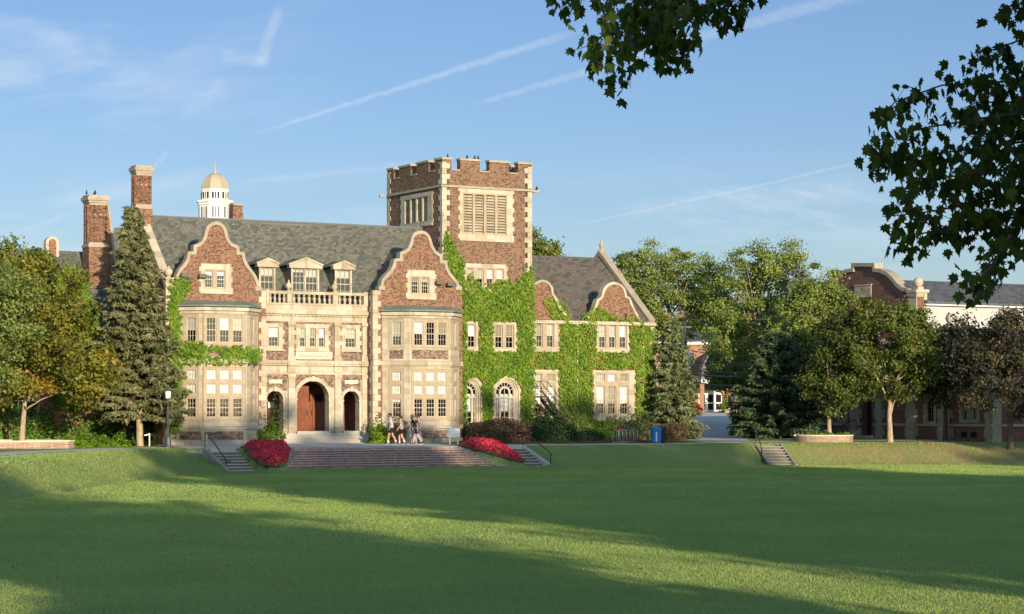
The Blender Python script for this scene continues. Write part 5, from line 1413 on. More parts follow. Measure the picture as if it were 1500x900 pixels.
ivy('ivy', 'ivy mound over the gable of the left block behind the trees', [
    (IG, [(74,470),(80,425),(88,402),(98,390),(109,390),(120,401),(129,422),(138,444),(146,470),(150,520),(140,600),(72,600)], [R4(105,442,118,452)])], M['ivy'], dens=170, tint0=.42)

# ------------------------------------------------------------------ flower beds on the bank
def flower_bed(label, poly, h, nb):
    """begonia bed: an outline in the hall's axes, draped on the bank"""
    pa = np.array(poly, float); lo_, hi_ = pa.min(0), pa.max(0); c0 = pa.mean(0); cx, cy = b2w(*c0); base = np.array([cx, cy, tz(cx, cy)])
    root = empty('flower_bed', tuple(base)); tag(root, label, 'flower bed', 'red flower beds beside the brick steps')
    def pts(n, z0, z1, shrink=1.0):
        p = RNG.uniform(lo_, hi_, (n*3, 2)); p = p[poly_in((p-c0)/shrink+c0, pa)][:n]
        x, y = b2w(p[:,0], p[:,1]); d = np.min(np.stack([np.hypot(*(p-(a+(b-a)*np.clip(((p-a)@(b-a))/((b-a)@(b-a)),0,1)[:,None])).T) for a, b in zip(pa, np.roll(pa,-1,0))]), 0)
        hh = h*np.clip(d/.45, .25, 1)
        return np.stack([x, y, terrain(x, y)+hh*RNG.uniform(z0, z1, len(p))], 1)-base
    P = pts(6500, 0, 1.0); n = len(P); N = unit(rand_dir(n)*.8+np.array([.1,-.5,.8])); L = RNG.uniform(.07,.15,n)
    kites('leaves', P, N, L, L*.7, RNG.normal(.5,.2,n), M['bed_leaf'], root)
    P = pts(nb, .72, 1.08, .93); n = len(P); P = np.repeat(P, 4, 0)+RNG.normal(0,.028,(4*n,3)); N = unit(rand_dir(4*n)*.9+np.array([.15,-.7,.6]))
    kites('blossom', P, N, RNG.uniform(.06,.11,4*n), .085, np.repeat(RNG.uniform(0,1,n),4)+RNG.normal(0,.12,4*n), M['bloom'], root)
flower_bed('heart shaped bed of crimson flowers left of the brick steps', [(-15.5,-8.5),(-12.95,-8.6),(-12.75,-9.3),(-14.2,-12.0),(-14.8,-12.4),(-15.7,-12.2),(-15.75,-10.5)], .50, 1050)
flower_bed('long bed of crimson flowers right of the brick steps', [(-2.0,-8.5),(-.2,-8.3),(.55,-9.0),(.68,-10.2),(.68,-11.8),(.3,-12.1),(.0,-11.9),(-1.85,-9.2)], .44, 1050)

# ================================================================== FOREGROUND MAPLE (its limbs hang into the top of the view)
LEAF = [(0,-.5),(.09,-.34),(.30,-.42),(.29,-.23),(.52,-.06),(.35,.03),(.43,.24),(.22,.17),(.17,.31),(0,.62),(-.17,.31),(-.22,.17),(-.43,.24),(-.35,.03),(-.52,-.06),(-.29,-.23),(-.30,-.42),(-.09,-.34)]
def maple_leaves(name, P, N, T, size, tint, mat, parent):
    n = len(P); T = unit(T-(T*N).sum(1, keepdims=True)*N); B = np.cross(N, T); K = len(LEAF)
    lx = np.array([p[0] for p in LEAF]); ly = np.array([p[1] for p in LEAF])
    bend = np.abs(lx)*RNG.uniform(-.75,.35,(n,1)) - (lx**2)*RNG.uniform(0,.8,(n,1)) - (np.maximum(ly,0)**2)*RNG.uniform(0,.9,(n,1))
    s_ = size[:,None,None]
    ring = P[:,None,:] + s_*(B[:,None,:]*lx[None,:,None] + T[:,None,:]*ly[None,:,None] + N[:,None,:]*bend[:,:,None])
    v = np.concatenate([P[:,None,:], ring], 1).reshape(-1, 3)
    tri = np.array([(0, 1+k, 1+(k+1) % K) for k in range(K)])
    q = (np.arange(n)[:,None,None]*(K+1)+tri[None]).reshape(-1, 3)
    return quads(name, v, q, mat, tint=np.repeat(np.clip(tint,0,1), K+1), parent=parent)
fm = empty('maple_tree', (8.6, 14.0, 0)); tag(fm, 'near maple whose dark lobed leaves hang into the top right of the view', 'tree')
fo = np.array([8.6, 14.0, 0]); DL = 18.0
TW1 = [[(1130,-120),(1040,-40),(970,10),(915,70),(898,118)],[(1040,-60),(960,20),(975,60),(990,84)],[(930,-80),(885,10),(878,90)],[(1120,-80),(1075,0),(1052,30)],[(900,-60),(850,-8),(822,10)],[(960,-60),(925,20),(930,75)],[(1000,-60),(1010,20),(1018,50)],[(950,-70),(940,0),(905,40)],[(990,-60),(985,10),(960,55)],[(1060,-60),(1035,5),(1020,25)]]
TW2 = [[(1600,-40),(1520,50),(1450,75),(1420,100)],[(1600,90),(1470,120),(1380,125),(1310,150),(1295,172)],[(1620,150),(1460,170),(1340,190),(1275,222)],[(1620,190),(1450,215),(1350,228),(1268,246)],[(1600,230),(1440,255),(1350,262),(1310,285)],[(1600,260),(1450,295),(1350,312),(1292,318)],[(1600,240),(1520,280),(1490,330),(1455,375),(1432,432)],[(1580,-60),(1500,0),(1480,18)],[(1600,300),(1420,330),(1335,345),(1310,352)],[(1600,60),(1520,110),(1470,180),(1400,280)],[(1600,190),(1490,250),(1430,300),(1398,342)],[(1590,120),(1500,150),(1430,150),(1400,165)],[(1600,290),(1500,300),(1475,345)],[(1600,170),(1500,200),(1420,200)],[(1600,220),(1520,240),(1470,275)],[(1480,345),(1450,395),(1420,412)],[(1600,40),(1530,80),(1490,120)]]
Pl, Nl, Tl, tl, sl = [], [], [], [], []
tw = MB()
def near_pt(p, dd): 
    q = at(p[0], p[1], DL+dd); return np.array(q)
for grp, dens in ((TW1, 15), (TW2, 13)):
    for pts in grp:
        dd = random.uniform(-1.6, 1.6); W3 = [near_pt(p, dd+random.uniform(-.3,.3)) for p in pts]
        tw.tube([Vector(w-fo) for w in W3], list(np.linspace(.013, .003, len(W3))), 6, cap=False)
        seg = np.array(W3); Ls = np.r_[0, np.cumsum(np.linalg.norm(np.diff(seg, axis=0), axis=1))]
        nl = int(Ls[-1]*dens*4.7)
        for k in range(nl):
            t = Ls[-1]*(random.random()**.75); p = np.array([np.interp(t, Ls, seg[:,a]) for a in range(3)])
            taper = .65+.35*(1-t/Ls[-1])
            q = p+np.array([random.gauss(0,.115), random.gauss(0,.25), random.gauss(-.08,.09)])*taper
            if k % 5 == 0: tw.tube([Vector(p-fo), Vector(q-fo)], [.003,.002], 4, cap=False)
            Pl.append(q); a = random.uniform(0, 6.28)
            a = random.uniform(0, 6.28); Nl.append((math.cos(a), math.sin(a), random.gauss(.35,.35))); Tl.append((random.gauss(0,.45), random.gauss(0,.45), -.9)); tl.append(random.gauss(.42,.2)); sl.append(random.uniform(.07,.128))
Pl, Nl, Tl = np.array(Pl), unit(np.array(Nl)), unit(np.array(Tl))
M['near_leaf'] = mat_leaf('near maple leaves', [(0,(.020,.036,.009)),(.5,(.048,.076,.016)),(.85,(.10,.14,.026)),(1,(.19,.19,.04))], .45, .5)
maple_leaves('leaves', Pl-fo, Nl, Tl, np.array(sl), np.array(tl), M['near_leaf'], fm)
tw.build('twig', M['bark_dark'], fm, smooth=True, fix=False)
# trunk, limbs and the crown above the view
m = MB(); m.tube([(0,0,-.5),(0,0,.2),(.1,.1,2.5),(-.1,.2,5),(-.3,.3,8.5),(-.3,.4,13)], [.62,.46,.38,.34,.26,.10], 10)
for e in ((-6.5,4.2,8.3),(-4.5,4.4,8.0),(-3.2,3.8,7.6),(5,2,9.5),(2,-5,9.0),(-4,-4,10),(3,5,11),(-2,1.5,13.5)):
    m.tube([(-.1,.2,5.2),(e[0]*.4,e[1]*.4,5.2+(e[2]-5.2)*.6),(e[0],e[1],e[2])], [.22,.13,.03], 7, cap=False)
m.build('trunk', M['bark'], fm, smooth=True, fix=False)
P, out, tint, cc = cloud([((8.6,14,11.5),(6.6,6.2,6.2)), ((5.0,17,10.5),(5.5,5,3.6)), ((12,12,10),(5,5,4.5)), ((8,11,15),(5,5,4)), ((9,15,7),(5.5,5.5,2.6))], 420, 84, .75, .6, .3)
k = ~in_frame(P, 40); P, out, tint = P[k], out[k], tint[k]; n = len(P)
maple_leaves('crown', P-fo, unit(out+rand_dir(n)*.8+np.array([0,0,.5])), unit(rand_dir(n)*.5+np.array([0,0,-.8])), RNG.uniform(.15,.27,n), tint, M['near_leaf'], fm)

# ------------------------------------------------------------------ park trees around the lawn, out of the picture on the right and behind: their shade lies on the grass
def park_tree(x, y, h, r, zb, lobes=None):
    lab = 'large park maple beside the lawn, standing outside the picture to the right'
    root = empty('park_tree', (x, y, 0)); tag(root, lab, 'tree', 'park maples outside the picture')
    return root
def crown_mesh(h, r, zb, seed, ncl=380, per=46, ls=.75):
    hh = (h-zb)*.5; lob = [((0,0,zb+hh),(r*.6,r*.6,hh))]
    for k in range(6):
        a = k*math.pi/3+seed; lob.append(((r*.52*math.cos(a), r*.52*math.sin(a), zb+hh*random.uniform(.92,1.05)), (r*.5,r*.5,hh*random.uniform(.86,.98))))
    P, out, tint, cc = cloud(lob, ncl, per, r*.12, .7, .2); n = len(P)
    return P, unit(out+rand_dir(n)*.8), tint, ls
PT = [(27.2,22,25.0,8.0,3.2),(43,27,25.0,8.3,3.2),(34.5,24,24.5,6.0,4),(53.5,27,28.0,6.5,3.5),(60,31,17.0,6.6,3.5),(77,32,22,8.5,3.5),(36,-1,19,8.3,3.0),(53,0,20,8.5,3.0),(70,4,22,9,3.0),(19.5,-13,17,6.6,3.0),(52.5,104,17.0,5.5,3.0),(57,101,16.5,6.5,3.0),(68,100,17,6.5,3.0)]
for i, (x, y, h, r, zb) in enumerate(PT):
    root = park_tree(x, y, h, r, zb)
    P, N, tint, ls = crown_mesh(h, r, zb, i)
    k = ~in_frame(P+np.array([x,y,0]), 40)
    kites('crown', P[k], N[k], ls, ls*.8, tint[k], M['leaf_maple'], root)
    m = MB(); m.tube([(0,0,-.4),(0,0,.3),(.1,0,zb),(0,.1,h*.8)], [.6,.45,.36,.08], 9)
    for a in range(7): m.tube([(0,0,zb*.9),(r*.35*math.cos(a*.9),r*.35*math.sin(a*.9),h*.45),(r*.7*math.cos(a*.9),r*.7*math.sin(a*.9),h*.62)], [.2,.12,.03], 6, cap=False)
    m.build('trunk', M['bark'], root, smooth=True, fix=False)

# ================================================================== GRASS AND LITTER
def make_grass():
    parts = []
    for d0, d1, dens in ((36,56,430),(56,86,250),(86,126,105),(126,150,130)):
        n = int((d1*d1-d0*d0)*.25*dens)
        y = np.sqrt(RNG.uniform(d0*d0, d1*d1, n)); x = y*RNG.uniform(-.245,.245,n); parts.append(np.stack([x,y],1))
    p = np.vstack(parts)
    dx, dy = p[:,0]-OX, p[:,1]-OY; u = CA*dx+SA*dy; v = -SA*dx+CA*dy
    d = rim_dist(p[:,0], p[:,1]); ok = d > np.where((u < -.9) & (u > -17.5) & (v > -14), .04, -.28+.12*np.sin(p[:,0]*3)*np.sin(p[:,1]*2.3))
    for (u0,u1,v0,v1) in [(-17.9,-15.7,-12.9,-8),(-16,-12,-12.5,-8),(-14.6,.2,-12.75,-8),(-.2,2.35,-12.6,-8)]: ok &= ~((u>u0)&(u<u1)&(v>v0)&(v<v1))
    sx, sy = p[:,0]-gx(1127,139.0), p[:,1]-139.0; ok &= ~((np.abs(sx)<1.0)&(sy>-4.3)&(sy<.5))
    ok &= ~((d < 6) & (p[:,0] > 9) & (RNG.uniform(0,1,len(p)) < np.clip((p[:,0]-9)/12,0,.25)))
    p = p[ok]; n = len(p); z = terrain(p[:,0], p[:,1])
    h = RNG.uniform(.022,.050,n)*np.interp(p[:,1],[36,70,128],[.9,1.15,1.5]); w = RNG.uniform(.008,.017,n)*np.interp(p[:,1],[36,70,128],[1.0,1.6,2.6])
    a = RNG.uniform(0, 2*np.pi, n); bx_, by_ = np.cos(a)*w*.5, np.sin(a)*w*.5; lx_, ly_ = RNG.normal(0,.018,n), RNG.normal(0,.018,n)
    V = np.stack([np.stack([p[:,0]-bx_,p[:,1]-by_,z-.004],1), np.stack([p[:,0]+bx_,p[:,1]+by_,z-.004],1), np.stack([p[:,0]+lx_,p[:,1]+ly_,z+h],1)], 1).reshape(-1,3)
    big = .17*np.sin(p[:,0]*.35+np.sin(p[:,1]*.21)*2)*np.sin(p[:,1]*.28)
    big = big+.16*np.exp(-((p[:,1]-98-.12*p[:,0]-2*np.sin(p[:,0]*.3))/1.6)**2)*np.clip((p[:,0]+2)/6,0,1)-.16*np.clip(np.sin(p[:,0]*.8+1.3*np.sin(p[:,1]*.37))*np.sin(p[:,1]*.55+np.sin(p[:,0]*.4)*2)-.45,0,1)
    t = np.repeat(np.clip(.46+big+RNG.normal(0,.13,n)+.10*np.sin(p[:,0]*1.7+np.sin(p[:,1]*.9)*2)*np.sin(p[:,1]*1.1),0,1),3)
    bank = np.repeat(((rim_dist(p[:,0], p[:,1]) < 6) & (p[:,0] > 9))*np.clip((p[:,0]-9)/10,0,1), 3); t = np.clip(t+.42*bank, 0, 1)
    o = quads('grass', V, np.arange(3*n).reshape(n,3), M['grass_blade'], tint=t); o['kind'] = 'stuff'
    return o
make_grass()
n = 150; y = RNG.uniform(44,128,n); x = np.where(RNG.uniform(0,1,n)<.55, RNG.uniform(-.23,-.06,n)*y, RNG.uniform(-.22,.22,n)*y)
P = np.stack([x, y, terrain(x,y)+.03], 1)
lit = kites('fallen_leaves', P, unit(rand_dir(n)*.5+np.array([0,-.2,1])), RNG.uniform(.09,.16,n), .1, RNG.uniform(0,1,n), M['litter']); lit['kind'] = 'stuff'

# ================================================================== PLANTERS, FURNITURE, SIGNS
def planter(name, label, pts, h, zf, mulch=True):
    """low brick wall with a stone cap along pts (outward to the right of travel) round raised soil"""
    o = pts[0]; root = empty(name, (o[0], o[1], zf)); tag(root, label, 'planter')
    q = [(p[0]-o[0], p[1]-o[1]) for p in pts]
    m = MB(); m.band(q, -.3, h-.09, -.30, 0); m.build('wall', M['brick_wall'], root)
    m = MB(); m.band(q, h-.09, h, -.34, .04); m.build('cap', M['stone_pale'], root)
    m = MB(); inn = offset2(q, -.3); m.add([(a, b, h-.12) for a, b in inn], [tuple(range(len(inn)))]); m.build('soil', M['mulch'], root, fix=False)
    return root
planter('brick_planter', 'long low brick planter wall with pale cap at the left edge', [(-38,104),(-33.5,112.5),(-29,116.8),(-25.2,119.3),(-23.95,120.6),(-23.8,121.3),(-24.3,122.4),(-28,123.5),(-38,123)], .50, 1.30)
_c = (gx(1207,146.6), 146.3); pl = []
for k in range(17):
    a = math.pi*(1+k/16); pl.append((_c[0]+1.86*math.cos(a), _c[1]+1.35*math.sin(a)))
pl += [(_c[0]+1.86, _c[1]+1.5), (_c[0]-1.86, _c[1]+1.5)]
planter('brick_planter', 'short curved brick planter at the foot of the right maples', pl, .50, 1.30)
for i, px in enumerate((1183,1196,1214,1230,1238)):
    lab = ['bright hosta clump at the left end of the right planter','bright hosta clump second from the left in the right planter','bright hosta clump in front of the trunk in the right planter','bright hosta clump right of the trunk in the right planter','bright hosta clump at the right end of the right planter'][i]
    shrub('hosta_plant', lab, (gx(px,145.7), 145.7, 1.68), (.34,.3,.26), M['lime'], 160, .18, 'plant', 'hostas in the right planter', stems=False, tint0=.4)

def lamp_post(label, x, y, h, lantern_mat='lamp_glass'):
    z = tz(x, y); root = empty('street_lamp', (x, y, z)); tag(root, label, 'street lamp', 'park lamps')
    m = MB(); m.lathe([(.23,-.1),(.23,.10),(.19,.14),(.17,.55),(.13,.62),(.14,.68),(.07,.72)], (0,0,0), 8); m.build('base', M['iron_grey'], root)
    m = MB(); m.lathe([(.065,.7),(.05,h-.72),(.07,h-.70),(.12,h-.62),(.12,h-.60)], (0,0,0), 10); m.build('pole', M['iron_grey'], root, smooth=False)
    m = MB(); m.lathe([(.10,h-.60),(.15,h-.56),(.165,h-.2),(.13,h-.16)], (0,0,0), 12); m.build('lantern_glass', M['lamp_glass'], root, smooth=True)
    m = MB(); m.lathe([(.175,h-.19),(.175,h-.15),(.12,h-.06),(.05,h-.01),(.03,h+.05),(.008,h+.08)], (0,0,0), 12)
    for k in range(4):
        a = k*math.pi/2+.4; m.tube([(.14*math.cos(a),.14*math.sin(a),h-.6),(.175*math.cos(a),.175*math.sin(a),h-.17)], .012, 5)
    m.build('lantern_cap', M['iron_grey'], root)
    return root
lx_, ly_ = gx(246,126.2), 126.2
lamp_post('dark lamp post with white lantern by the spruce on the left', lx_, ly_, 3.35)
lx2, ly2 = gx(1073,166), 166
lp = lamp_post('dark lamp post by the walk to the far entrance', lx2, ly2, 2.95)
m = MB(); m.box(-.32,-.08,-.03,.03,2.0,2.75); m.build('banner', M['iron_grey'], lp)

# white sign box on the lawn edge by the right bay
x, y = b2w(WF.s_(663)-.0, -2.4); x, y = gx(665,134.5), 134.5
r = empty('sign_board', (x, y, tz(x,y)), R(6)); tag(r, 'small white sign board on two legs before the right bay', 'sign')
m = MB(); m.box(-.36,.36,-.06,.06,.42,.95); m.box(-.44,-.37,-.03,.12,.45,.92); m.build('panel', M['white'], r)
m = MB(); m.box(-.28,-.22,-.03,.03,-.1,.42); m.box(.2,.26,-.03,.03,-.1,.42); m.build('leg', M['steel'], r)
# dark planter bins with orange flowers behind the walking people
for i, (px, DD) in enumerate(((571.5,135.2),(583.5,135.6))):
    x = gx(px, DD); r = empty('flower_pot', (x, DD, tz(x,DD))); tag(r, ['tall dark planter pot with orange flowers beside the lime shrub','tall dark planter pot with orange flowers behind the people in grey shirts'][i], 'pot', 'dark pots by the right bay')
    m = MB(); m.lathe([(.20,-.02),(.24,.5),(.28,.95),(.30,1.0),(.25,1.0),(.24,.92)], (0,0,0), 14); m.build('pot', M['iron_grey'], r, smooth=False)
    Pp = RNG.normal(0,.11,(120,3))*np.array([1,1,.5])+np.array([0,0,1.08]); kites('leaves', Pp, unit(rand_dir(120)+np.array([0,0,.5])), .12, .08, RNG.uniform(0,1,120), M['hedge_bright'], r)
    Pp = RNG.normal(0,.12,(70,3))*np.array([1,1,.45])+np.array([0,-.03,1.15]); kites('blossom', Pp, unit(rand_dir(70)+np.array([0,-.5,.5])), .09, .08, RNG.uniform(0,1,70), M['bloom_orange'], r)
# blue recycling bin and its dark neighbour
def bin_(label, px, DD, mat, lidmat, w=.36, h=1.0):
    x = gx(px, DD); r = empty('recycling_bin', (x, DD, tz(x,DD))); tag(r, label, 'bin', 'bins by the spruce')
    m = MB(); m.lathe([(w*.80,0),(w*.84,.06),(w*.95,h*.86),(w,h*.9)], (0,0,0), 18)
    for k in range(4): m.lathe([(w*1.0,h*.88),(w*1.03,h*.90),(w*1.03,h*.94),(w*.99,h*.95)], (0,0,0), 18) if k == 0 else None
    m.build('body', mat, r, smooth=True)
    m = MB(); m.lathe([(w*.99,h*.95),(w*.97,h),(w*.55,h*1.05),(w*.5,h*1.02)], (0,0,0), 18); m.build('lid', lidmat, r, smooth=True)
    return r
b_ = bin_('round blue recycling bin with a painted white highlight and logo stripe beside the path', 961, 139.3, M['blue_bin'], M['blue_bin'])
m = MB()
for rr, z0, z1 in ((.012, .25, .75),):
    m.box(-.035,.035,-.362,-.335,.10,.70)
m.build('mark', M['white'], b_)  # highlight and logo of the bin painted as one white stripe
bin_('round black waste bin just behind the blue one', 967.5, 140.1, M['black'], M['black'], .34, 1.0)
# bicycle rack
x0, x1 = gx(906.5,139.2), gx(933.5,140.4)
r = empty('bicycle_rack', (x0, 139.2, tz(x0,139.2)), math.atan2(1.2, x1-x0)); tag(r, 'low grey steel bicycle rack with upright loops before the roses', 'bicycle rack')
Lr = math.hypot(x1-x0, 1.2)
m = MB(); m.tube([(0,0,.05),(Lr,0,.05)], .025, 6); m.tube([(0,.5,.05),(Lr,.5,.05)], .025, 6); m.build('rail', M['steel'], r, smooth=True)
for k in range(6):
    xx = Lr*k/5; m = MB(); m.tube([(xx,0,-.05),(xx,0,.72),(xx,.06,.80),(xx,.44,.80),(xx,.5,.72),(xx,.5,-.05)], .026, 7); m.build('hoop', M['steel'], r, smooth=True)
# iron stair at the left end of the ivy wing
st = empty('iron_stair', BW(RF.s_(783), VB-1.2, 0), ANG); tag(st, 'black iron outside stair running down past the lower window of the ivy wing', 'stair')
sx0, sz0, sx1, sz1 = 0.0, 4.35, RF.s_(834)-RF.s_(783), 1.35
m = MB(); dz = sz1-sz0
for yy in (-.42, .42): m.hexa([(sx0,yy-.03,sz0-.34),(sx1,yy-.03,sz1-.34),(sx1,yy+.03,sz1-.34),(sx0,yy+.03,sz0-.34),(sx0,yy-.03,sz0),(sx1,yy-.03,sz1),(sx1,yy+.03,sz1),(sx0,yy+.03,sz0)])
m.build('stringer', M['iron'], st)
m = MB()
for k in range(16):
    t = (k+.5)/16; m.box(sx0+(sx1-sx0)*t-.13, sx0+(sx1-sx0)*t+.13, -.40, .40, sz0+dz*t-.16, sz0+dz*t-.12)
m.build('tread', M['iron'], st)
m = MB()
for yy in (-.44, .44):
    for up in (.95, .5): m.tube([(sx0-1.3,yy,sz0+up),(sx0,yy,sz0+up),(sx1,yy,sz1+up)], .024, 6)
    for t in (0,.25,.5,.75,1): m.tube([(sx0+(sx1-sx0)*t,yy,sz0+dz*t-.1),(sx0+(sx1-sx0)*t,yy,sz0+dz*t+.95)], .02, 6)
m.build('railing', M['iron'], st)
m = MB(); m.box(sx0-1.4, sx0, -.45, .45, sz0-.12, sz0-.02); m.tube([(sx0-1.2,-.4,.3),(sx0-1.2,-.4,sz0-.1)], .05, 6); m.tube([(sx0-.1,-.4,.3),(sx0-.1,-.4,sz0-.3)], .05, 6); m.build('landing', M['iron'], st)
# little white post sign and hose reel beside the spruce
x = gx(219,127.6); r = empty('sign_post', (x,127.6,tz(x,127.6))); tag(r, 'small white slanted post sign beside the spruce trunk', 'sign')
m = MB(); m.box(-.03,.03,-.03,.03,-.2,.75); m.build('post', M['white'], r)
m = MB(); m.hexa([(-.30,-.02,.60),(.02,-.02,.66),(.02,.02,.66),(-.30,.02,.60),(-.30,-.02,.66),(.02,-.02,.74),(.02,.02,.74),(-.30,.02,.66)]); m.build('panel', M['white'], r)

# birds on the parapets
def bird(label, c, rz):
    r = MB(); r.lathe([(.02,0),(.07,.05),(.09,.12),(.06,.19),(.05,.22),(.055,.27),(.03,.31),(.004,.33)], (0,0,0), 8, sx=.8, sy=1.1)
    r.tube([(0,-.04,.27),(0,-.13,.255)], [.018,.003], 5); r.tube([(0,.05,.08),(0,.22,.02)], [.05,.015], 5)
    o = r.build('crow', M['bird'], smooth=True); o.location = c; o.scale = (.8,.8,.8); o.rotation_euler = (0,0,rz); tag(o, label, 'bird', 'crows on the roofs')
def on(u, v, z): return BW(u, v, z)
bird('black crow on the corner merlon of the tower', on(ts(658),VT-.0+.2,zm+.14), .4)
bird('black crow on the left end of the second front merlon of the tower', on(ts(686.5),VT+.2,zm+.14), 1.4)
bird('black crow on the middle of the second front merlon of the tower', on(ts(697.5),VT+.2,zm+.14), 2.0)
bird('black crow on the right end of the second front merlon of the tower', on(ts(702.5),VT+.2,zm+.14), -1.2)
bird('black crow on the water spout at the right of the tower', on(UT1+.4,VT,zs0+.12), 1.5)
zc = C1.z_(139.5,289.5)+.10
bird('black crow on the left end of the low chimney cap', on(C1.s_(139.5)-.7,4.5,zc), .6); bird('black crow on the middle of the low chimney cap', on(C1.s_(139.5)-.25,4.3,zc), 1.9)

# ================================================================== CUPOLA BEHIND THE ROOF
DC = 205.0; kc = DC/F; cxx = gx(308.5, DC); 
cu = empty('cupola_building', (cxx, DC, 2)); tag(cu, 'white eight sided cupola with tan dome and spire above the slate ridge', 'cupola')
Z = lambda py: EYE+(HY-py)*kc-2
m = MB(); m.box(-9,9,-3,9,-.5,11.5); m.build('wall', M['brick'], cu)
m = MB(); ap = Z(330)
m.add([(-9.4,-3.4,11.4),(9.4,-3.4,11.4),(9.4,9.4,11.4),(-9.4,9.4,11.4),(-9.4,3,ap),(9.4,3,ap)], [(0,1,5,4),(2,3,4,5),(1,2,5),(3,0,4),(3,2,1,0)]); m.build('roof', M['slate'], cu)
rd = lambda px: px*kc/2
r8 = R(22.5)+.18
m = MB(); m.lathe([(rd(50),ap-1.5),(rd(50),Z(298)),(rd(53),Z(297)),(rd(53),Z(294.5)),(rd(57),Z(293)),(rd(57),Z(290.5)),(rd(42),Z(289)),(rd(41),Z(276)),(rd(43),Z(275)),(rd(43),Z(273.5)),(rd(40),Z(273))], (0,3,0), 8, rot=r8); m.build('drum', M['white'], cu)
m = MB(); m.lathe([(rd(41)*math.cos(t*math.pi/2)**.9+.04, Z(273.5)+(Z(249)-Z(273.5))*math.sin(t*math.pi/2)) for t in np.linspace(0,1,9)], (0,3,0), 8, rot=r8); m.lathe([(.20,Z(249.5)),(.10,Z(246)),(.06,Z(240)),(.03,Z(231))], (0,3,0), 8); m.build('dome', M['gold'], cu)
for k in range(8):
    a = r8+R(22.5)+k*math.pi/4
    if math.sin(a) > .35: continue
    for rr, z0, z1, w in ((rd(42)*.925+.05, Z(287.5), Z(278), .33), (rd(50)*.925+.03, Z(316), Z(300), .36)):
        m = MB(); c_, s_ = math.cos(a), math.sin(a); tx, ty = -s_, c_
        def q(t, o_, z): return (c_*(rr+o_)+tx*t, s_*(rr+o_)+ty*t+3, z)
        m.hexa([q(-w,-.05,z0),q(w,-.05,z0),q(w,.012,z0),q(-w,.012,z0),q(-w,-.05,z1),q(w,-.05,z1),q(w,.012,z1),q(-w,.012,z1)], 0)
        for t in (-w*.33, w*.33): m.hexa([q(t-.05,0,z0),q(t+.05,0,z0),q(t+.05,.03,z0),q(t-.05,.03,z0),q(t-.05,0,z1),q(t+.05,0,z1),q(t+.05,.03,z1),q(t-.05,.03,z1)], 1)
        m.build('window', [M['void'] if z0 > Z(290) else M['lead'], M['white']], cu)

# ================================================================== BUILDING ON THE RIGHT
gr = empty('gabled_building', (OX, OY, 0), ANG); tag(gr, 'dark brick building with shaped gable, stone piers and grey roof behind the right maples', 'building')
# front plane of this building at 160 m, facing nearly the viewer
def world_frame(px, D, yaw):
    u, v = w2b(gx(px, D), D); a = yaw-ANG
    return Fr((u, v), d=(math.cos(a), math.sin(a)))
YAW = ANG-R(90); AF = world_frame(1165, 165, YAW); al = AF.s_; az = AF.z_
A1 = al(1452)
m = MB(); xs_ = [(al(p0), al(p1), z0, z1) for p0, p1, z0, z1 in ((1186,1193,2.75,4.0),(1230.5,1238.5,2.75,4.0),(1357,1368,2.6,4.15),(1410,1417.5,2.75,3.7),(1423.5,1431,2.75,3.7))]
do_ = (al(1264), al(1281), 1.6, 4.6)
m.panel(AF, rect(0, A1, .7, 8.2), [rect(*x) for x in xs_]+[rect(*do_)], .5); m.build('wall', M['brick_dark'], gr)
for h in xs_:
    m = MB(); m.panel(AF, rect(h[0]-.28,h[1]+.28,h[2]-.18,h[3]+.25), [rect(*h)], .25, .05); m.build('window_surround', M['stone_weather'], gr); win(AF, *h, nx=2, ny=3, blind=0, parent=gr)
m = MB()
for a, b in ((1165.2,1174),(1197,1205),(1247,1260),(1284,1293),(1329,1342),(1376,1393),(1445,1452)):
    m.slab(AF, al(a), al(b), .7, 8.3, -.1, .12)
    for k in range(12):
        if k % 2: m.slab(AF, al(a)-.2, al(b)+.2, 1.0+k*.62, 1.6+k*.62, -.1, .05)
m.slab(AF, -.1, do_[0], 2.32, 2.5, -.1, .17); m.slab(AF, do_[1], A1+.17, 2.32, 2.5, -.1, .17); m.slab(AF, -.1, A1+.1, 8.0, 8.25, -.5, .22); m.build('stone_pier', M['stone_weather'], gr)
m = MB(); m.slab(AF, do_[0]-.05, do_[1]+.05, do_[2], do_[3], -.46, -.40); m.build('door', M['iron'], gr)
m = MB()
for k in range(3): m.slab(AF, al(1262), al(1285), .8, 1.62-.16*k, -.4, .45+.35*k)
m.build('entrance_step', M['concrete'], gr)
m = MB()
for a in (al(1259), al(1286)): m.tube([AF.P(a,2.75,.3), AF.P(a,2.2,1.9), AF.P(a,1.2,1.95)], .035, 6); m.tube([AF.P(a,2.75,.3), AF.P(a,1.2,.3)], .03, 6)
m.build('handrail', M['iron'], gr)
m = MB(); m.slab(AF, al(1408), al(1417), 1.6, 1.95, -.02, .02); m.slab(AF, al(1422), al(1431), 1.6, 1.95, -.02, .02); m.build('vent', M['void'], gr)
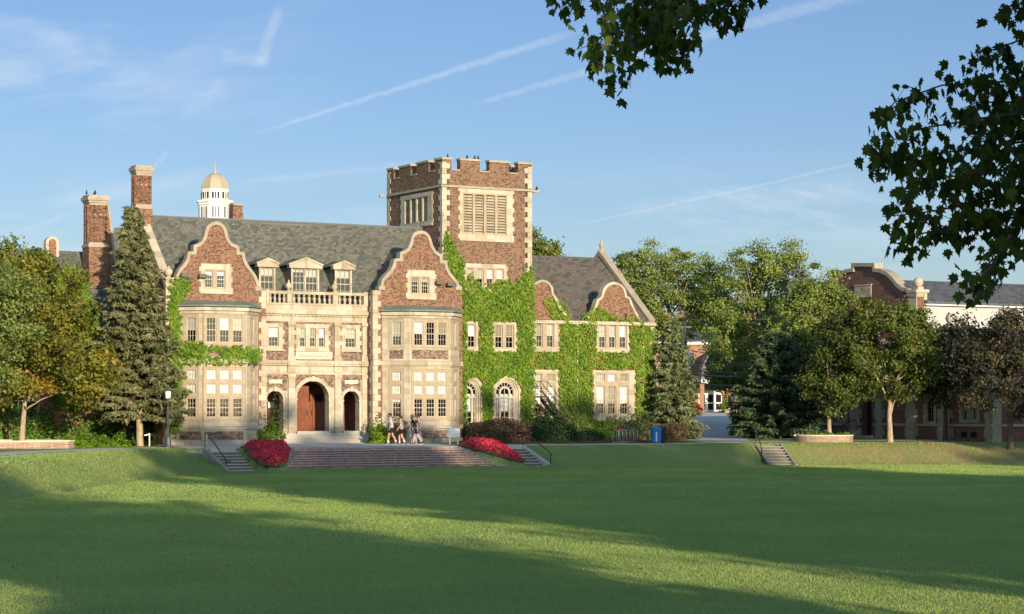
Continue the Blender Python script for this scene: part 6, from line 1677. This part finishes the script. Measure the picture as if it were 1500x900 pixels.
# end of the nave: shaped gable standing over the end wall
GF = AF; g = [GF.sz(*p) for p in ((1197,455),(1199,445),(1205,433),(1212,424),(1222,413),(1232,404),(1241,399.5),(1252,398),(1252.3,390.5),(1280,390.5),(1280.5,398),(1290,399),(1300,403.5),(1308,411),(1315,420),(1322,426),(1330,428),(1331,434),(1345,435),(1345,470))]
m = MB(); m.prism(GF, [(g[0][0],8.26),(g[-1][0],8.26)]+g[::-1], -.5, 0); m.build('gable_wall', M['brick_dark'], gr)
m = MB(); m.strip(GF, g[:-1], .02, -.24, -.62, .16); m.build('coping', M['stone_weather'], gr)
m = MB(); a, b = GF.s_(1252.5), GF.s_(1276.5); m.slab(GF, a, b, GF.z_(1265,436), GF.z_(1265,419), -.1, .05); m.slab(GF, a-.08, b+.08, GF.z_(1265,419), GF.z_(1265,417), -.1, .09); m.build('stone_tablet', M['stone_trim'], gr)
def ball_pier(fr, px, w, y0, y1):
    a = fr.s_(px); z0, z1 = fr.z_(px,y0), fr.z_(px,y1); m = MB(); m.slab(fr, a-w/2, a+w/2, z0, z1, -w, .09); m.slab(fr, a-w*.62, a+w*.62, z1, z1+.22, -w*1.12, .2); m.slab(fr, a-w*.3, a+w*.3, z1+.22, z1+.42, -w*.8, -.2)
    c = fr.P(a, z1+.72, -w*.5); m.lathe([(.08,-.36),(.26,-.25),(.36,0),(.26,.25),(.05,.36)], c, 12); m.build('ball_pier', M['stone_trim'], gr)
ball_pier(GF, 1338, .85, 470, 429); ball_pier(AF, 1386, .75, 510, 482)
sc_ = al(1345); s0_ = g[0][0]; mid = (s0_+sc_)/2
CP = AF.P(sc_-.1, 0); CF = Fr((CP[0], CP[1]), d=(1,0))
zt0 = AF.z_(1345,445); zr_ = zt0+2.0
m = MB(); m.slab(CF, .52, 34, 2, zt0, -.3, 0); m.build('clerestory_wall', M['greyboard'], gr)
m = MB(); m.slab(CF, .52, 34, zt0-.10, zt0+.14, -.4, .35); m.build('fascia', M['white'], gr)
dm = sc_-mid
m = MB(); roof_plane(m, [CF.P(.5,zt0+.15,.45), CF.P(34,zt0+.15,.45), CF.P(34,zr_,-dm), CF.P(.5,zr_,-dm)]); roof_plane(m, [CF.P(.5,zt0+.15,-2*dm-.4), CF.P(34,zt0+.15,-2*dm-.4), CF.P(34,zr_,-dm-.01), CF.P(.5,zr_,-dm-.01)]); m.build('roof', M['shingle'], gr)
da = A1-sc_
m = MB(); zc_ = AF.z_(1392,477); roof_plane(m, [CF.P(.6,8.25,da-.6), CF.P(34,8.25,da-.6), CF.P(34,zc_,.02), CF.P(.6,zc_,.02)]); m.build('lower_roof', M['shingle'], gr)
NF = Fr((AF.P(A1,0)[0], AF.P(A1,0)[1]), d=(1,0))
m = MB(); m.slab(NF, .02, 34, .7, 8.2, -.5, 0); m.build('wall', M['brick_dark'], gr)
m = MB(); m.slab(NF, .0, 34, 8.0, 8.25, -.5, .2); m.slab(NF, .0, .8, .7, 8.0, -.1, .1); m.slab(NF, .13, 34, 2.32, 2.5, -.1, .15)
for k in range(1, 6): m.slab(NF, k*5-.4, k*5+.4, .7, 8.0, -.1, .12)
m.build('stone_pier', M['stone_weather'], gr)
m = MB(); a0, a1 = al(1386)+.4, al(1404); m.strip(AF, [(a0,9.4),(a0+.6,9.0),(a1,8.75)], 0, .28, -.4, .12); m.slab(AF, a0, A1, 8.2, 8.8, -.4, .03); m.build('parapet', M['stone_trim'], gr)
m = MB(); m.slab(AF, .6, A1-.6, 1.0, 8.0, -20, -.9); m.build('interior', M['void'], gr)

# ================================================================== FAR ENTRANCE BUILDING
FD = 232.0; fb = empty('entrance_building', (OX, OY, 0), ANG); tag(fb, 'orange brick building with arched grey canopy and glass doors at the end of the walk', 'building')
FF = world_frame(1000, FD, R(2)); fs_, fz = FF.s_, FF.z_
m = MB(); fd = (fs_(1023.5), fs_(1058.5), fz(1040,603), fz(1040,572)); m.panel(FF, rect(fs_(930), fs_(1110), 2.5, fz(1040,505)), [rect(*fd)], .5); m.build('wall', M['brick_far'], fb)
m = MB(); m.slab(FF, fs_(925), fs_(1115), fz(1040,505), fz(1040,499), -.6, .3); m.slab(FF, fs_(925), fs_(1012), fz(1040,540), fz(1040,537), -.1, .1); m.build('cornice', M['white'], fb)
m = MB(); roof_plane(m, [FF.P(fs_(925),fz(1040,499),.4), FF.P(fs_(1115),fz(1040,499),.4), FF.P(fs_(1115),fz(1040,482),-7), FF.P(fs_(925),fz(1040,482),-7)]); m.build('roof', M['shingle'], fb)
# barrel canopy coming forward
c = fs_(1042); rr = fs_(1064)-c; zb = fz(1040,556); zt = fz(1040,514)
prof = [(c+rr*math.cos(math.pi*k/12), zb+(zt-zb)*math.sin(math.pi*k/12)) for k in range(13)]
m = MB(); m.strip(FF, prof, -.18, 0, .0, 4.2); m.prism(FF, prof, 0, .12); m.build('canopy', M['lead'], fb)
m = MB(); m.slab(FF, c-rr, c+rr, zb-.55, zb, .0, 4.25); m.build('canopy_beam', M['greyboard'], fb)
m = MB()
for sx in (-1, 1): m.slab(FF, c+sx*rr*.93-.22, c+sx*rr*.93+.22, 2.6, zb-.55, 3.7, 4.15)
m.build('canopy_post', M['brick_far'], fb)
dw = (fd[1]-fd[0])/3
for k in range(3):
    m = MB(); a0, a1 = fd[0]+k*dw, fd[0]+(k+1)*dw; zz = [fd[2], fd[2]+(fd[3]-fd[2])*.40, fd[3]-.45]
    m.panel(FF, rect(a0, a1, fd[2], fd[3]), [rect(a0+.14,a1-.14,zz[0]+.15,zz[1]-.08), rect(a0+.14,a1-.14,zz[1]+.08,zz[2])], .08, -.12); o = m.build('door', M['silver'], fb)
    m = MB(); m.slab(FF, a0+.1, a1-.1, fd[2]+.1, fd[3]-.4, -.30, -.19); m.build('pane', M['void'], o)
m = MB()
for k in range(3): m.slab(FF, fd[0]-.5, fd[1]+1.2, 2.4, fd[2]-.02-.16*k, .0, .5+.4*k)
m.build('entrance_step', M['concrete'], fb)
m = MB(); m.slab(FF, fs_(1064), fs_(1076), fz(1070,600), fz(1070,577), .2, .5); m.build('stone_pier', M['stone_trim'], fb)
lw = empty('low_wall', (gx(1062,224), 224, tz(gx(1062,224),224))); tag(lw, 'low orange brick wall beside the far entrance walk', 'wall')
m = MB(); m.box(0, 2.6, -.2, .2, -.4, .42); m.build('brickwork', M['brick_wall'], lw); m = MB(); m.box(-.04, 2.64, -.24, .24, .42, .50); m.build('cap', M['stone_pale'], lw)
shrub('shrub', 'yellow green shrub beside the far glass doors', (gx(1064,226), 226, tz(gx(1064,226),226)), (.7,.6,1.2), M['lime'], 500, .24)
shrub('shrub', 'golden flowering bush above the low wall by the far doors', (gx(1068,227.5), 227.5, tz(gx(1068,227),227)), (.8,.6,2.3), M['leaf_orange'], 600, .26, tint0=.75)
shrub('shrub', 'small bush with red flowers left of the far doors', (gx(1017,222), 222, tz(gx(1017,222),222)), (.7,.6,1.0), M['hedge_green'], 500, .24, bloom=(40, M['bloom_rose'], .14))

# utility pole and overhead wires
pd = 172.0; x = gx(1003,pd); up_ = empty('utility_pole', (x,pd,tz(x,pd))); tag(up_, 'wooden utility pole with a grey transformer behind the green spruce', 'utility pole')
zt = EYE+(HY-471)*pd/F-tz(x,pd)
m = MB(); m.tube([(0,0,-.5),(0,0,zt)], [.17,.12], 8); m.build('pole', M['iron_grey'], up_, smooth=True)
m = MB(); m.box(-.62,.5,-.06,.06,zt-.50,zt-.38); m.build('crossarm', M['iron_grey'], up_)
m = MB(); m.lathe([(.05,-.5),(.24,-.46),(.26,.4),(.2,.48),(.05,.5)], (.48,-.1,zt-2.9), 12); m.build('transformer', M['silver'], up_, smooth=True)
for i, (py0, py1, r_) in enumerate(((512,519,.028),(528,527,.035),(531,533,.03),(542,541,.035),(548,547,.05),(559,563,.045))):
    m = MB(); a = Vector(at(1003,py0 if i < 2 else py0-2,pd)); b = Vector(at(1125,py1+1,160)); mid = (a+b)/2-Vector((0,0,.25)); m.tube([a, a.lerp(mid,.5)-Vector((0,0,.06)), mid, mid.lerp(b,.5)-Vector((0,0,.06)), b], r_, 5)
    o = m.build('overhead_wire', M['iron_grey'] if i != 4 else M['lead']); tag(o, ['topmost overhead wire crossing before the dark trees','second overhead wire from the top','third overhead wire from the top','thin overhead wire just above the thick pale one','thick pale overhead cable above the lowest wire','lowest dark overhead wire before the glass doors'][i], 'wire', 'overhead wires by the utility pole')

# ================================================================== PEOPLE
def mat_cloth(name, c): return mat_plain(name, c, .85, .15, .12, 14)
SKIN = mat_plain('skin', (.50,.29,.20), .55, .35, .06, 8)
SKIN2 = mat_plain('tanned skin', (.42,.22,.14), .55, .35, .06, 8)
HAIRM = mat_plain('dark brown hair', (.025,.016,.012), .6, .3, .3, 30)
HAIRB = mat_plain('brown hair', (.10,.055,.03), .6, .3, .3, 30)
def skin_mesh(name, joints, edges, mat, parent, sub=2, root=0):
    me = bpy.data.meshes.new(name); me.from_pydata([j[0] for j in joints], edges, []); me.materials.append(mat)
    o = bpy.data.objects.new(name, me); COL.objects.link(o); o.parent = parent
    md = o.modifiers.new('Skin', 'SKIN'); md.use_smooth_shade = True
    sv = me.skin_vertices[0].data
    for i, j in enumerate(joints):
        r = j[1]; sv[i].radius = r if hasattr(r, '__len__') else (r, r); sv[i].use_root = (i == root)
    s_ = o.modifiers.new('Subdivision', 'SUBSURF'); s_.levels = s_.render_levels = sub
    return o
def person(label, px, DD, h, head, stride, arms, top, bottom, skin, hair, shoes, sleeve=.5, leg_len=.5, mask=None, lean=.04, lead=1, socks=None, rz_extra=0, sandal=None):
    """walking figure; +x of the figure is the way it walks. stride: half distance between the feet; arms: ((elbow x,z),(hand x,z)) left and right"""
    x = gx(px, DD); z = tz(x, DD)+.02
    root = empty('person', (x, DD, z), head); tag(root, label, 'person', 'people walking on the terrace')
    k = h/1.78
    def V(a, b, c): return (a*k, b*k, c*k)
    lx = lean
    hipz, shz = .93, 1.44
    fl = stride; sides = (1, -1)
    J, Ed = [], []
    def add(p, r, to=None):
        J.append((V(*p), tuple(q*k for q in r) if hasattr(r, '__len__') else r*k))
        if to is not None: Ed.append((to, len(J)-1))
        return len(J)-1
    pel = add((0,0,hipz), (.15,.115)); ab = add((lx*.3,0,1.10), (.135,.10), pel); ch = add((lx*.8,0,1.30), (.165,.115), ab); nk = add((lx*1.2,0,1.47), (.062,.062), ch); jaw = add((lx*1.5+.012,0,1.555), (.075,.07), nk); hd = add((lx*1.6+.012,0,1.66), (.098,.08), jaw); cr = add((lx*1.6,0,1.735), (.07,.062), hd)
    ns = add((lx*1.6+.105,0,1.625), (.014,.016), hd)
    feet = []; legs = []
    for sd in sides:
        f = sd*lead*fl; front = f > 0
        hp = add((0,.092*sd,hipz-.07), (.105,.10), pel)
        kx = f*.60+.06 if front else f*.35+.05
        kn = add((kx,.088*sd,.50), (.062,.06), hp)
        cf = add((kx*.45+f*.55-(0 if front else .03),.085*sd,.34), (.060,.056), kn)
        az_ = .085 if front else .115
        an = add((f,.085*sd,az_+.0), (.038,.036), cf); he = add((f+.04,.085*sd,az_-.045), (.042,.035), an)
        legs.append((hp, kn, cf, an)); feet.append((f, sd, front))
    hands = []
    for sd, ((ex, ez), (hx, hz)) in zip(sides, arms):
        sh = add((lx,.17*sd,shz-.03), (.068,.065), ch); el = add((lx+ex,.235*sd,ez), (.043,.042), sh); wr = add((lx+hx,.225*sd,hz), (.030,.026), el)
        pm = add((lx+hx+.02,.222*sd,hz-.075), (.030,.022), wr); hands.append((sh, el, wr, pm))
        for q in range(4): add((lx+hx+.035+.012*q-.018,.222*sd+.002*q,hz-.155+.01*abs(q-1)), .0095, pm)
        add((lx+hx+.055,.215*sd,hz-.10), .0105, pm)
    body = skin_mesh('body', J, Ed, skin, root)
    # shirt: trunk and sleeves a little larger than the body
    def off(i, g): p, r = J[i]; return (p, tuple(q+g*k for q in r))
    C, Ec = [], []
    def ca(i, g, to=None, tr=None):
        p, r = off(i, g) if tr is None else tr
        C.append((p, r)); 
        if to is not None: Ec.append((to, len(C)-1))
        return len(C)-1
    b0 = ca(0, 0, None, (V(0,0,.83), (.165*k,.135*k))); b1 = ca(1, .028, b0); b2 = ca(2, .024, b1); b3 = ca(3, 0, b2, (V(lx*1.1,0,1.45), (.085*k,.075*k)))
    for (sh, el, wr, pm) in hands:
        s0 = ca(sh, .022, b2); P0, P1, P2 = Vector(J[sh][0]), Vector(J[el][0]), Vector(J[wr][0])
        e = P0.lerp(P1, min(1, sleeve*1.3)); s1 = ca(0, 0, s0, (tuple(e), (.062*k,.058*k)))
        if sleeve > .8: s2 = ca(0, 0, s1, (tuple(P1.lerp(P2,.92)), (.045*k,.042*k)))
    skin_mesh('shirt', C, Ec, top, root)
    C2, E2_ = [], []
    C2.append((V(0,0,.97), (.155*k,.12*k)))
    for (hp, kn, cf, an) in legs:
        P0, P1, P2 = Vector(J[hp][0]), Vector(J[kn][0]), Vector(J[an][0])
        C2.append((J[hp][0], (.125*k,.115*k))); E2_.append((0, len(C2)-1)); a = len(C2)-1
        if leg_len < .9: C2.append((tuple(P0.lerp(P1, leg_len*1.35)), (.098*k,.095*k))); E2_.append((a, a+1))
        else:
            C2.append((J[kn][0], (.082*k,.080*k))); E2_.append((a, a+1)); C2.append((tuple(Vector(J[cf][0]).lerp(P2,.3)), (.074*k,.070*k))); E2_.append((a+1, a+2)); C2.append((tuple(P2+Vector((-.01,0,.02))), (.062*k,.06*k))); E2_.append((a+2, a+3))
    skin_mesh('trousers' if leg_len > .9 else 'shorts', C2, E2_, bottom, root)
    for (f, sd, front) in feet:
        m = MB(); t = .0 if front else -.05
        def sec(xx, w, z0, z1): return [(xx*k, (.085*sd-w)*k, z0*k), (xx*k, (.085*sd+w)*k, z0*k), (xx*k, (.085*sd+w*.8)*k, z1*k), (xx*k, (.085*sd-w*.8)*k, z1*k)]
        lift = .0 if front else .045
        rows = [sec(f-.075,.032,.0+lift,.085+lift), sec(f-.03,.040,.0+lift,.10+lift), sec(f+.06,.045,.0+lift*.4,.085+lift*.4), sec(f+.15,.046,.0,.055), sec(f+.205,.030,.004,.035)]
        vs = [p for r_ in rows for p in r_]; fs2 = [(0,1,2,3), (16,19,18,17)]
        for i in range(4):
            for j in range(4): fs2.append((4*i+j, 4*i+4+j, 4*i+4+(j+1) % 4, 4*i+(j+1) % 4))
        m.add(vs, fs2); 
        m.box((f-.08)*k, (f+.205)*k, (.085*sd-.047)*k, (.085*sd+.047)*k, (-.012)*k, .004*k, 1)
        m.build('shoe', [shoes, M['white']], root, smooth=False)
        if socks:
            m = MB(); m.lathe([(.052*k,.06*k+lift*k),(.05*k,.20*k+lift*k)], ((f-.005)*k,.085*sd*k,0), 10); m.build('sock', socks, root, smooth=True)
    # hair, face details
    hc = Vector(V(lx*1.6-.006,0,1.69)); m = MB()
    m.lathe([(.088,-.03),(.102,.02),(.098,.07),(.07,.105),(.02,.118)], tuple(hc), 14, sx=1.06*k, sy=.92*k)
    m.lathe([(.05,-.10),(.072,-.04),(.075,.03)], tuple(hc+Vector((-.035*k,0,0))), 10, sx=k, sy=1.05*k)
    m.build('hair', hair, root, smooth=True)
    m = MB()
    for sd in (-1, 1): m.box((lx*1.6+.092)*k, (lx*1.6+.106)*k, (.03*sd-.013)*k, (.03*sd+.013)*k, 1.655*k, 1.668*k)
    m.build('eye', M['bird'], root)
    if mask:
        m = MB(); cc_ = V(lx*1.6+.03,0,1.585); m.lathe([(.050,-.055),(.074,-.02),(.078,.02),(.072,.045)], cc_, 12, sx=k*1.06, sy=.98*k); m.build('face_mask', mask, root, smooth=True)
    return root
GREYB = mat_cloth('pale blue grey jersey', (.33,.37,.46)); GREY = mat_cloth('grey jersey', (.25,.26,.30)); BLK = mat_cloth('black jersey', (.018,.017,.018)); CHAR = mat_cloth('charcoal jersey', (.045,.045,.055)); NAVY = mat_cloth('navy cloth', (.016,.020,.035)); BLUEP = mat_cloth('faded blue grey sweatpants', (.25,.28,.38)); MASKM = mat_cloth('dark blue mask cloth', (.03,.03,.06)); SHOE = mat_plain('black shoe', (.02,.02,.025), .6, .3, .1, 10); SHOEG = mat_plain('grey shoe', (.18,.18,.20), .6, .3, .1, 10); SOCK = mat_cloth('white sock', (.7,.7,.68)); PALE = mat_cloth('pale tee', (.55,.50,.50))
PI = math.pi
W_ = PI-.12
person('person in a pale blue long sleeved shirt and black shorts, walking in front', 574.0, 133.0, 1.83, W_, .20, (((-.12,1.16),(.02,.96)), ((.05,1.16),(.22,1.02))), GREYB, BLK, SKIN2, HAIRM, SHOE, 1.0, .5, MASKM, .07, 1, SOCK)
person('person in a grey short sleeved shirt, black shorts and dark neck gaiter, second in line', 588.5, 133.2, 1.68, W_, .16, (((-.02,1.14),(.16,.98)), ((-.06,1.13),(.06,.92))), GREY, BLK, SKIN, HAIRM, SHOE, .5, .52, MASKM, .05, -1, SOCK)
p3 = person('person in a black shirt with an orange chest mark and grey blue sweatpants', 605.6, 133.6, 1.74, W_, .14, (((-.05,1.14),(.12,.97)), ((-.02,1.14),(.14,1.0))), BLK, BLUEP, SKIN, HAIRB, SHOEG, .5, 1.0, MASKM, .05, 1)
person('person in a charcoal shirt and navy shorts in mid stride, nearest of the three', 611.5, 132.8, 1.74, W_, .25, (((-.10,1.15),(-.12,.90)), ((.10,1.15),(.26,1.02))), CHAR, NAVY, SKIN, HAIRB, SHOE, .5, .5, None, .05, -1)
person('person in a pale top mostly hidden behind the charcoal shirt', 614.0, 134.2, 1.77, W_, .18, (((-.08,1.15),(-.10,.92)), ((.02,1.15),(.10,.94))), PALE, BLUEP, SKIN, HAIRM, SHOE, .5, 1.0, None, .03, 1)
m = MB(); m.slab(Fr((0,0), d=(1,0)), -.05, .05, -.06, .07, 0, .006); 
o = m.build('chest_mark', M['bloom_orange'], p3); o.location = (.21, .03, 1.33); o.rotation_euler = (0,0,PI/2)

# ================================================================== SKY, SUN, CAMERA
SUN_AZ, SUN_EL = R(22), R(11)                  # azimuth measured from straight behind the viewer toward the right
sx_, sy_, sz_ = math.sin(SUN_AZ)*math.cos(SUN_EL), -math.cos(SUN_AZ)*math.cos(SUN_EL), math.sin(SUN_EL)
sd = bpy.data.lights.new('sun', 'SUN'); sd.energy = 4.8; sd.angle = R(.53); sd.color = (1.0, .82, .58)
so = bpy.data.objects.new('sun', sd); COL.objects.link(so)
so.rotation_euler = Vector((sx_, sy_, sz_)).to_track_quat('Z', 'Y').to_euler()

w = bpy.data.worlds.new('World'); S.world = w; w.use_nodes = True
t = NT(w.node_tree); bg = t.n['Background']
sky = t.node('ShaderNodeTexSky', sky_type='NISHITA'); sky.sun_disc = False
sky.sun_elevation = SUN_EL; sky.sun_rotation = math.atan2(sx_, sy_)
sky.altitude = 250; sky.air_density = 1.0; sky.dust_density = .3; sky.ozone_density = 2.5
# thin clouds and old vapour trails, placed by compass direction and height above the horizon
tc = t.node('ShaderNodeTexCoord'); dx, dy, dz = t.sep(tc.outputs['Generated'])
ys_ = t.math('MAXIMUM', dy, .05); gxn = t.math('DIVIDE', dx, ys_); gzn = t.math('DIVIDE', dz, ys_)
front = t.smooth(dy, .3, .6)
def sp(px, py): return ((px-CX)/F, (HY-py)/F)
total = None
def addc(c):
    global total
    total = c if total is None else t.math('ADD', total, c)
plane = t.vec(gxn, gzn, 0.0)
def trail(p0, p1, w0, w1, amt, nscale=120, bend=0.0):
    (x0, z0), (x1, z1) = sp(*p0), sp(*p1); L = math.hypot(x1-x0, z1-z0); ux, uz = (x1-x0)/L, (z1-z0)/L
    rx, rz = t.math('SUBTRACT', gxn, x0), t.math('SUBTRACT', gzn, z0)
    al_ = t.math('DIVIDE', t.math('ADD', t.math('MULTIPLY', rx, ux), t.math('MULTIPLY', rz, uz)), L)
    ac = t.math('SUBTRACT', t.math('MULTIPLY', rz, ux), t.math('MULTIPLY', rx, uz))
    n1 = t.noise(plane, nscale, 4, .7); n2 = t.noise(plane, nscale*3.2, 4, .7)
    ac = t.math('ADD', ac, t.math('MULTIPLY', t.math('SUBTRACT', n1, .5), w1/F*1.1))
    if bend: ac = t.math('ADD', ac, t.math('MULTIPLY', t.math('MULTIPLY', al_, t.math('SUBTRACT', 1, al_)), bend/F))
    wd = t.math('MULTIPLY_ADD', al_, (w1-w0)/F, w0/F)
    q = t.math('DIVIDE', t.math('ABSOLUTE', ac), wd)
    body = t.smooth(q, 1.0, .15)
    ends = t.math('MULTIPLY', t.smooth(al_, -.02, .18), t.smooth(al_, 1.03, .80))
    addc(t.math('MULTIPLY', t.math('MULTIPLY', body, ends), t.math('MULTIPLY', t.math('MULTIPLY_ADD', n2, 2.0, -.1), amt)))
trail((360,201),(870,38), 3, 9, .28)
trail((690,155),(905,92), 4, 10, .22); trail((850,106),(1300,-22), 8, 16, .22)
trail((800,338),(1300,228), 2, 4, .22, 90, 10)
trail((15,345),(120,308), 3, 9, .16)
trail((222,250),(246,220), 5, 6, .18); trail((262,172),(340,125), 12, 26, .16, 60); trail((318,82),(396,92), 16, 12, .16, 45); trail((378,104),(410,6), 14, 12, .22, 45)
trail((340,268),(640,238), 6, 10, .14, 60); trail((60,300),(330,252), 14, 22, .18, 40)
trail((880,310),(1310,272), 20, 34, .17, 50)
def wisps(sx, sz, scale, lo, hi, amt, mask=None, rot=0.0, off=0.0):
    c, s_ = math.cos(rot), math.sin(rot)
    a = t.math('ADD', t.math('MULTIPLY', gxn, c), t.math('MULTIPLY', gzn, s_)); b = t.math('SUBTRACT', t.math('MULTIPLY', gzn, c), t.math('MULTIPLY', gxn, s_))
    n = t.noise(t.vec(t.math('MULTIPLY', a, sx), t.math('MULTIPLY', b, sz), off), scale, 6, .6, .4)
    v = t.math('MULTIPLY', t.smooth(n, lo, hi), amt)
    if mask is not None: v = t.math('MULTIPLY', v, mask)
    addc(v)
wisps(2.2, 9, 4, .40, .70, .40, t.math('MULTIPLY', t.smooth(gxn, -.05, -.20), t.smooth(gzn, .10, .145)), .08)
wisps(1.6, 14, 5, .42, .72, .26, t.math('MULTIPLY', t.smooth(gzn, .125, .07), t.smooth(gzn, .0, .05)), .03, 3.0)
wisps(7, 40, 5, .42, .70, .28, t.math('MULTIPLY', t.math('MULTIPLY', t.smooth(gxn, .06, .10), t.smooth(gxn, .19, .15)), t.math('MULTIPLY', t.smooth(gzn, .075, .085), t.smooth(gzn, .105, .095))), -.2, 7.0)
cloudiness = t.math('MULTIPLY', total, front, clamp=True)
hs = t.node('ShaderNodeHueSaturation'); hs.inputs['Saturation'].default_value = 1.0; hs.inputs['Value'].default_value = 1.0; t.put(hs.inputs['Color'], sky.outputs[0])
sky_fill = t.smooth(dy, .80, .25)                    # added veil: sky out of view brightened to lift the shade
skyc = t.mix(sky_fill, t.mix(1.0, hs.outputs[0], (.42,.44,.55,1), 'MULTIPLY'), t.mix(1.0, hs.outputs[0], (1.40,1.34,1.28,1), 'MULTIPLY'))
CLOUD = t.node('ShaderNodeRGB'); CLOUD.outputs[0].default_value = (3.3, 3.6, 4.0, 1)
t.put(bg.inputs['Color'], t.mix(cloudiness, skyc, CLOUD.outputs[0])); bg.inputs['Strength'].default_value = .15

cd = bpy.data.cameras.new('camera'); cam = bpy.data.objects.new('camera', cd); COL.objects.link(cam)
cam.location = (0, 0, EYE); cam.rotation_euler = (R(90), 0, 0)
cd.sensor_width = 36; cd.sensor_fit = 'HORIZONTAL'; cd.lens = 36*F/1500; cd.shift_x = 0; cd.shift_y = (HY-450)/1500
cd.clip_start = .5; cd.clip_end = 6000
S.camera = cam
S.view_settings.view_transform = 'Standard'; S.view_settings.look = 'None'; S.view_settings.gamma = 1; S.view_settings.use_curve_mapping = False
S.view_settings.exposure = 0.65
S.render.engine = 'CYCLES'; S.cycles.max_bounces = 8; S.cycles.transparent_max_bounces = 12; S.cycles.use_denoising = True
S.render.resolution_x = 1024; S.render.resolution_y = 614
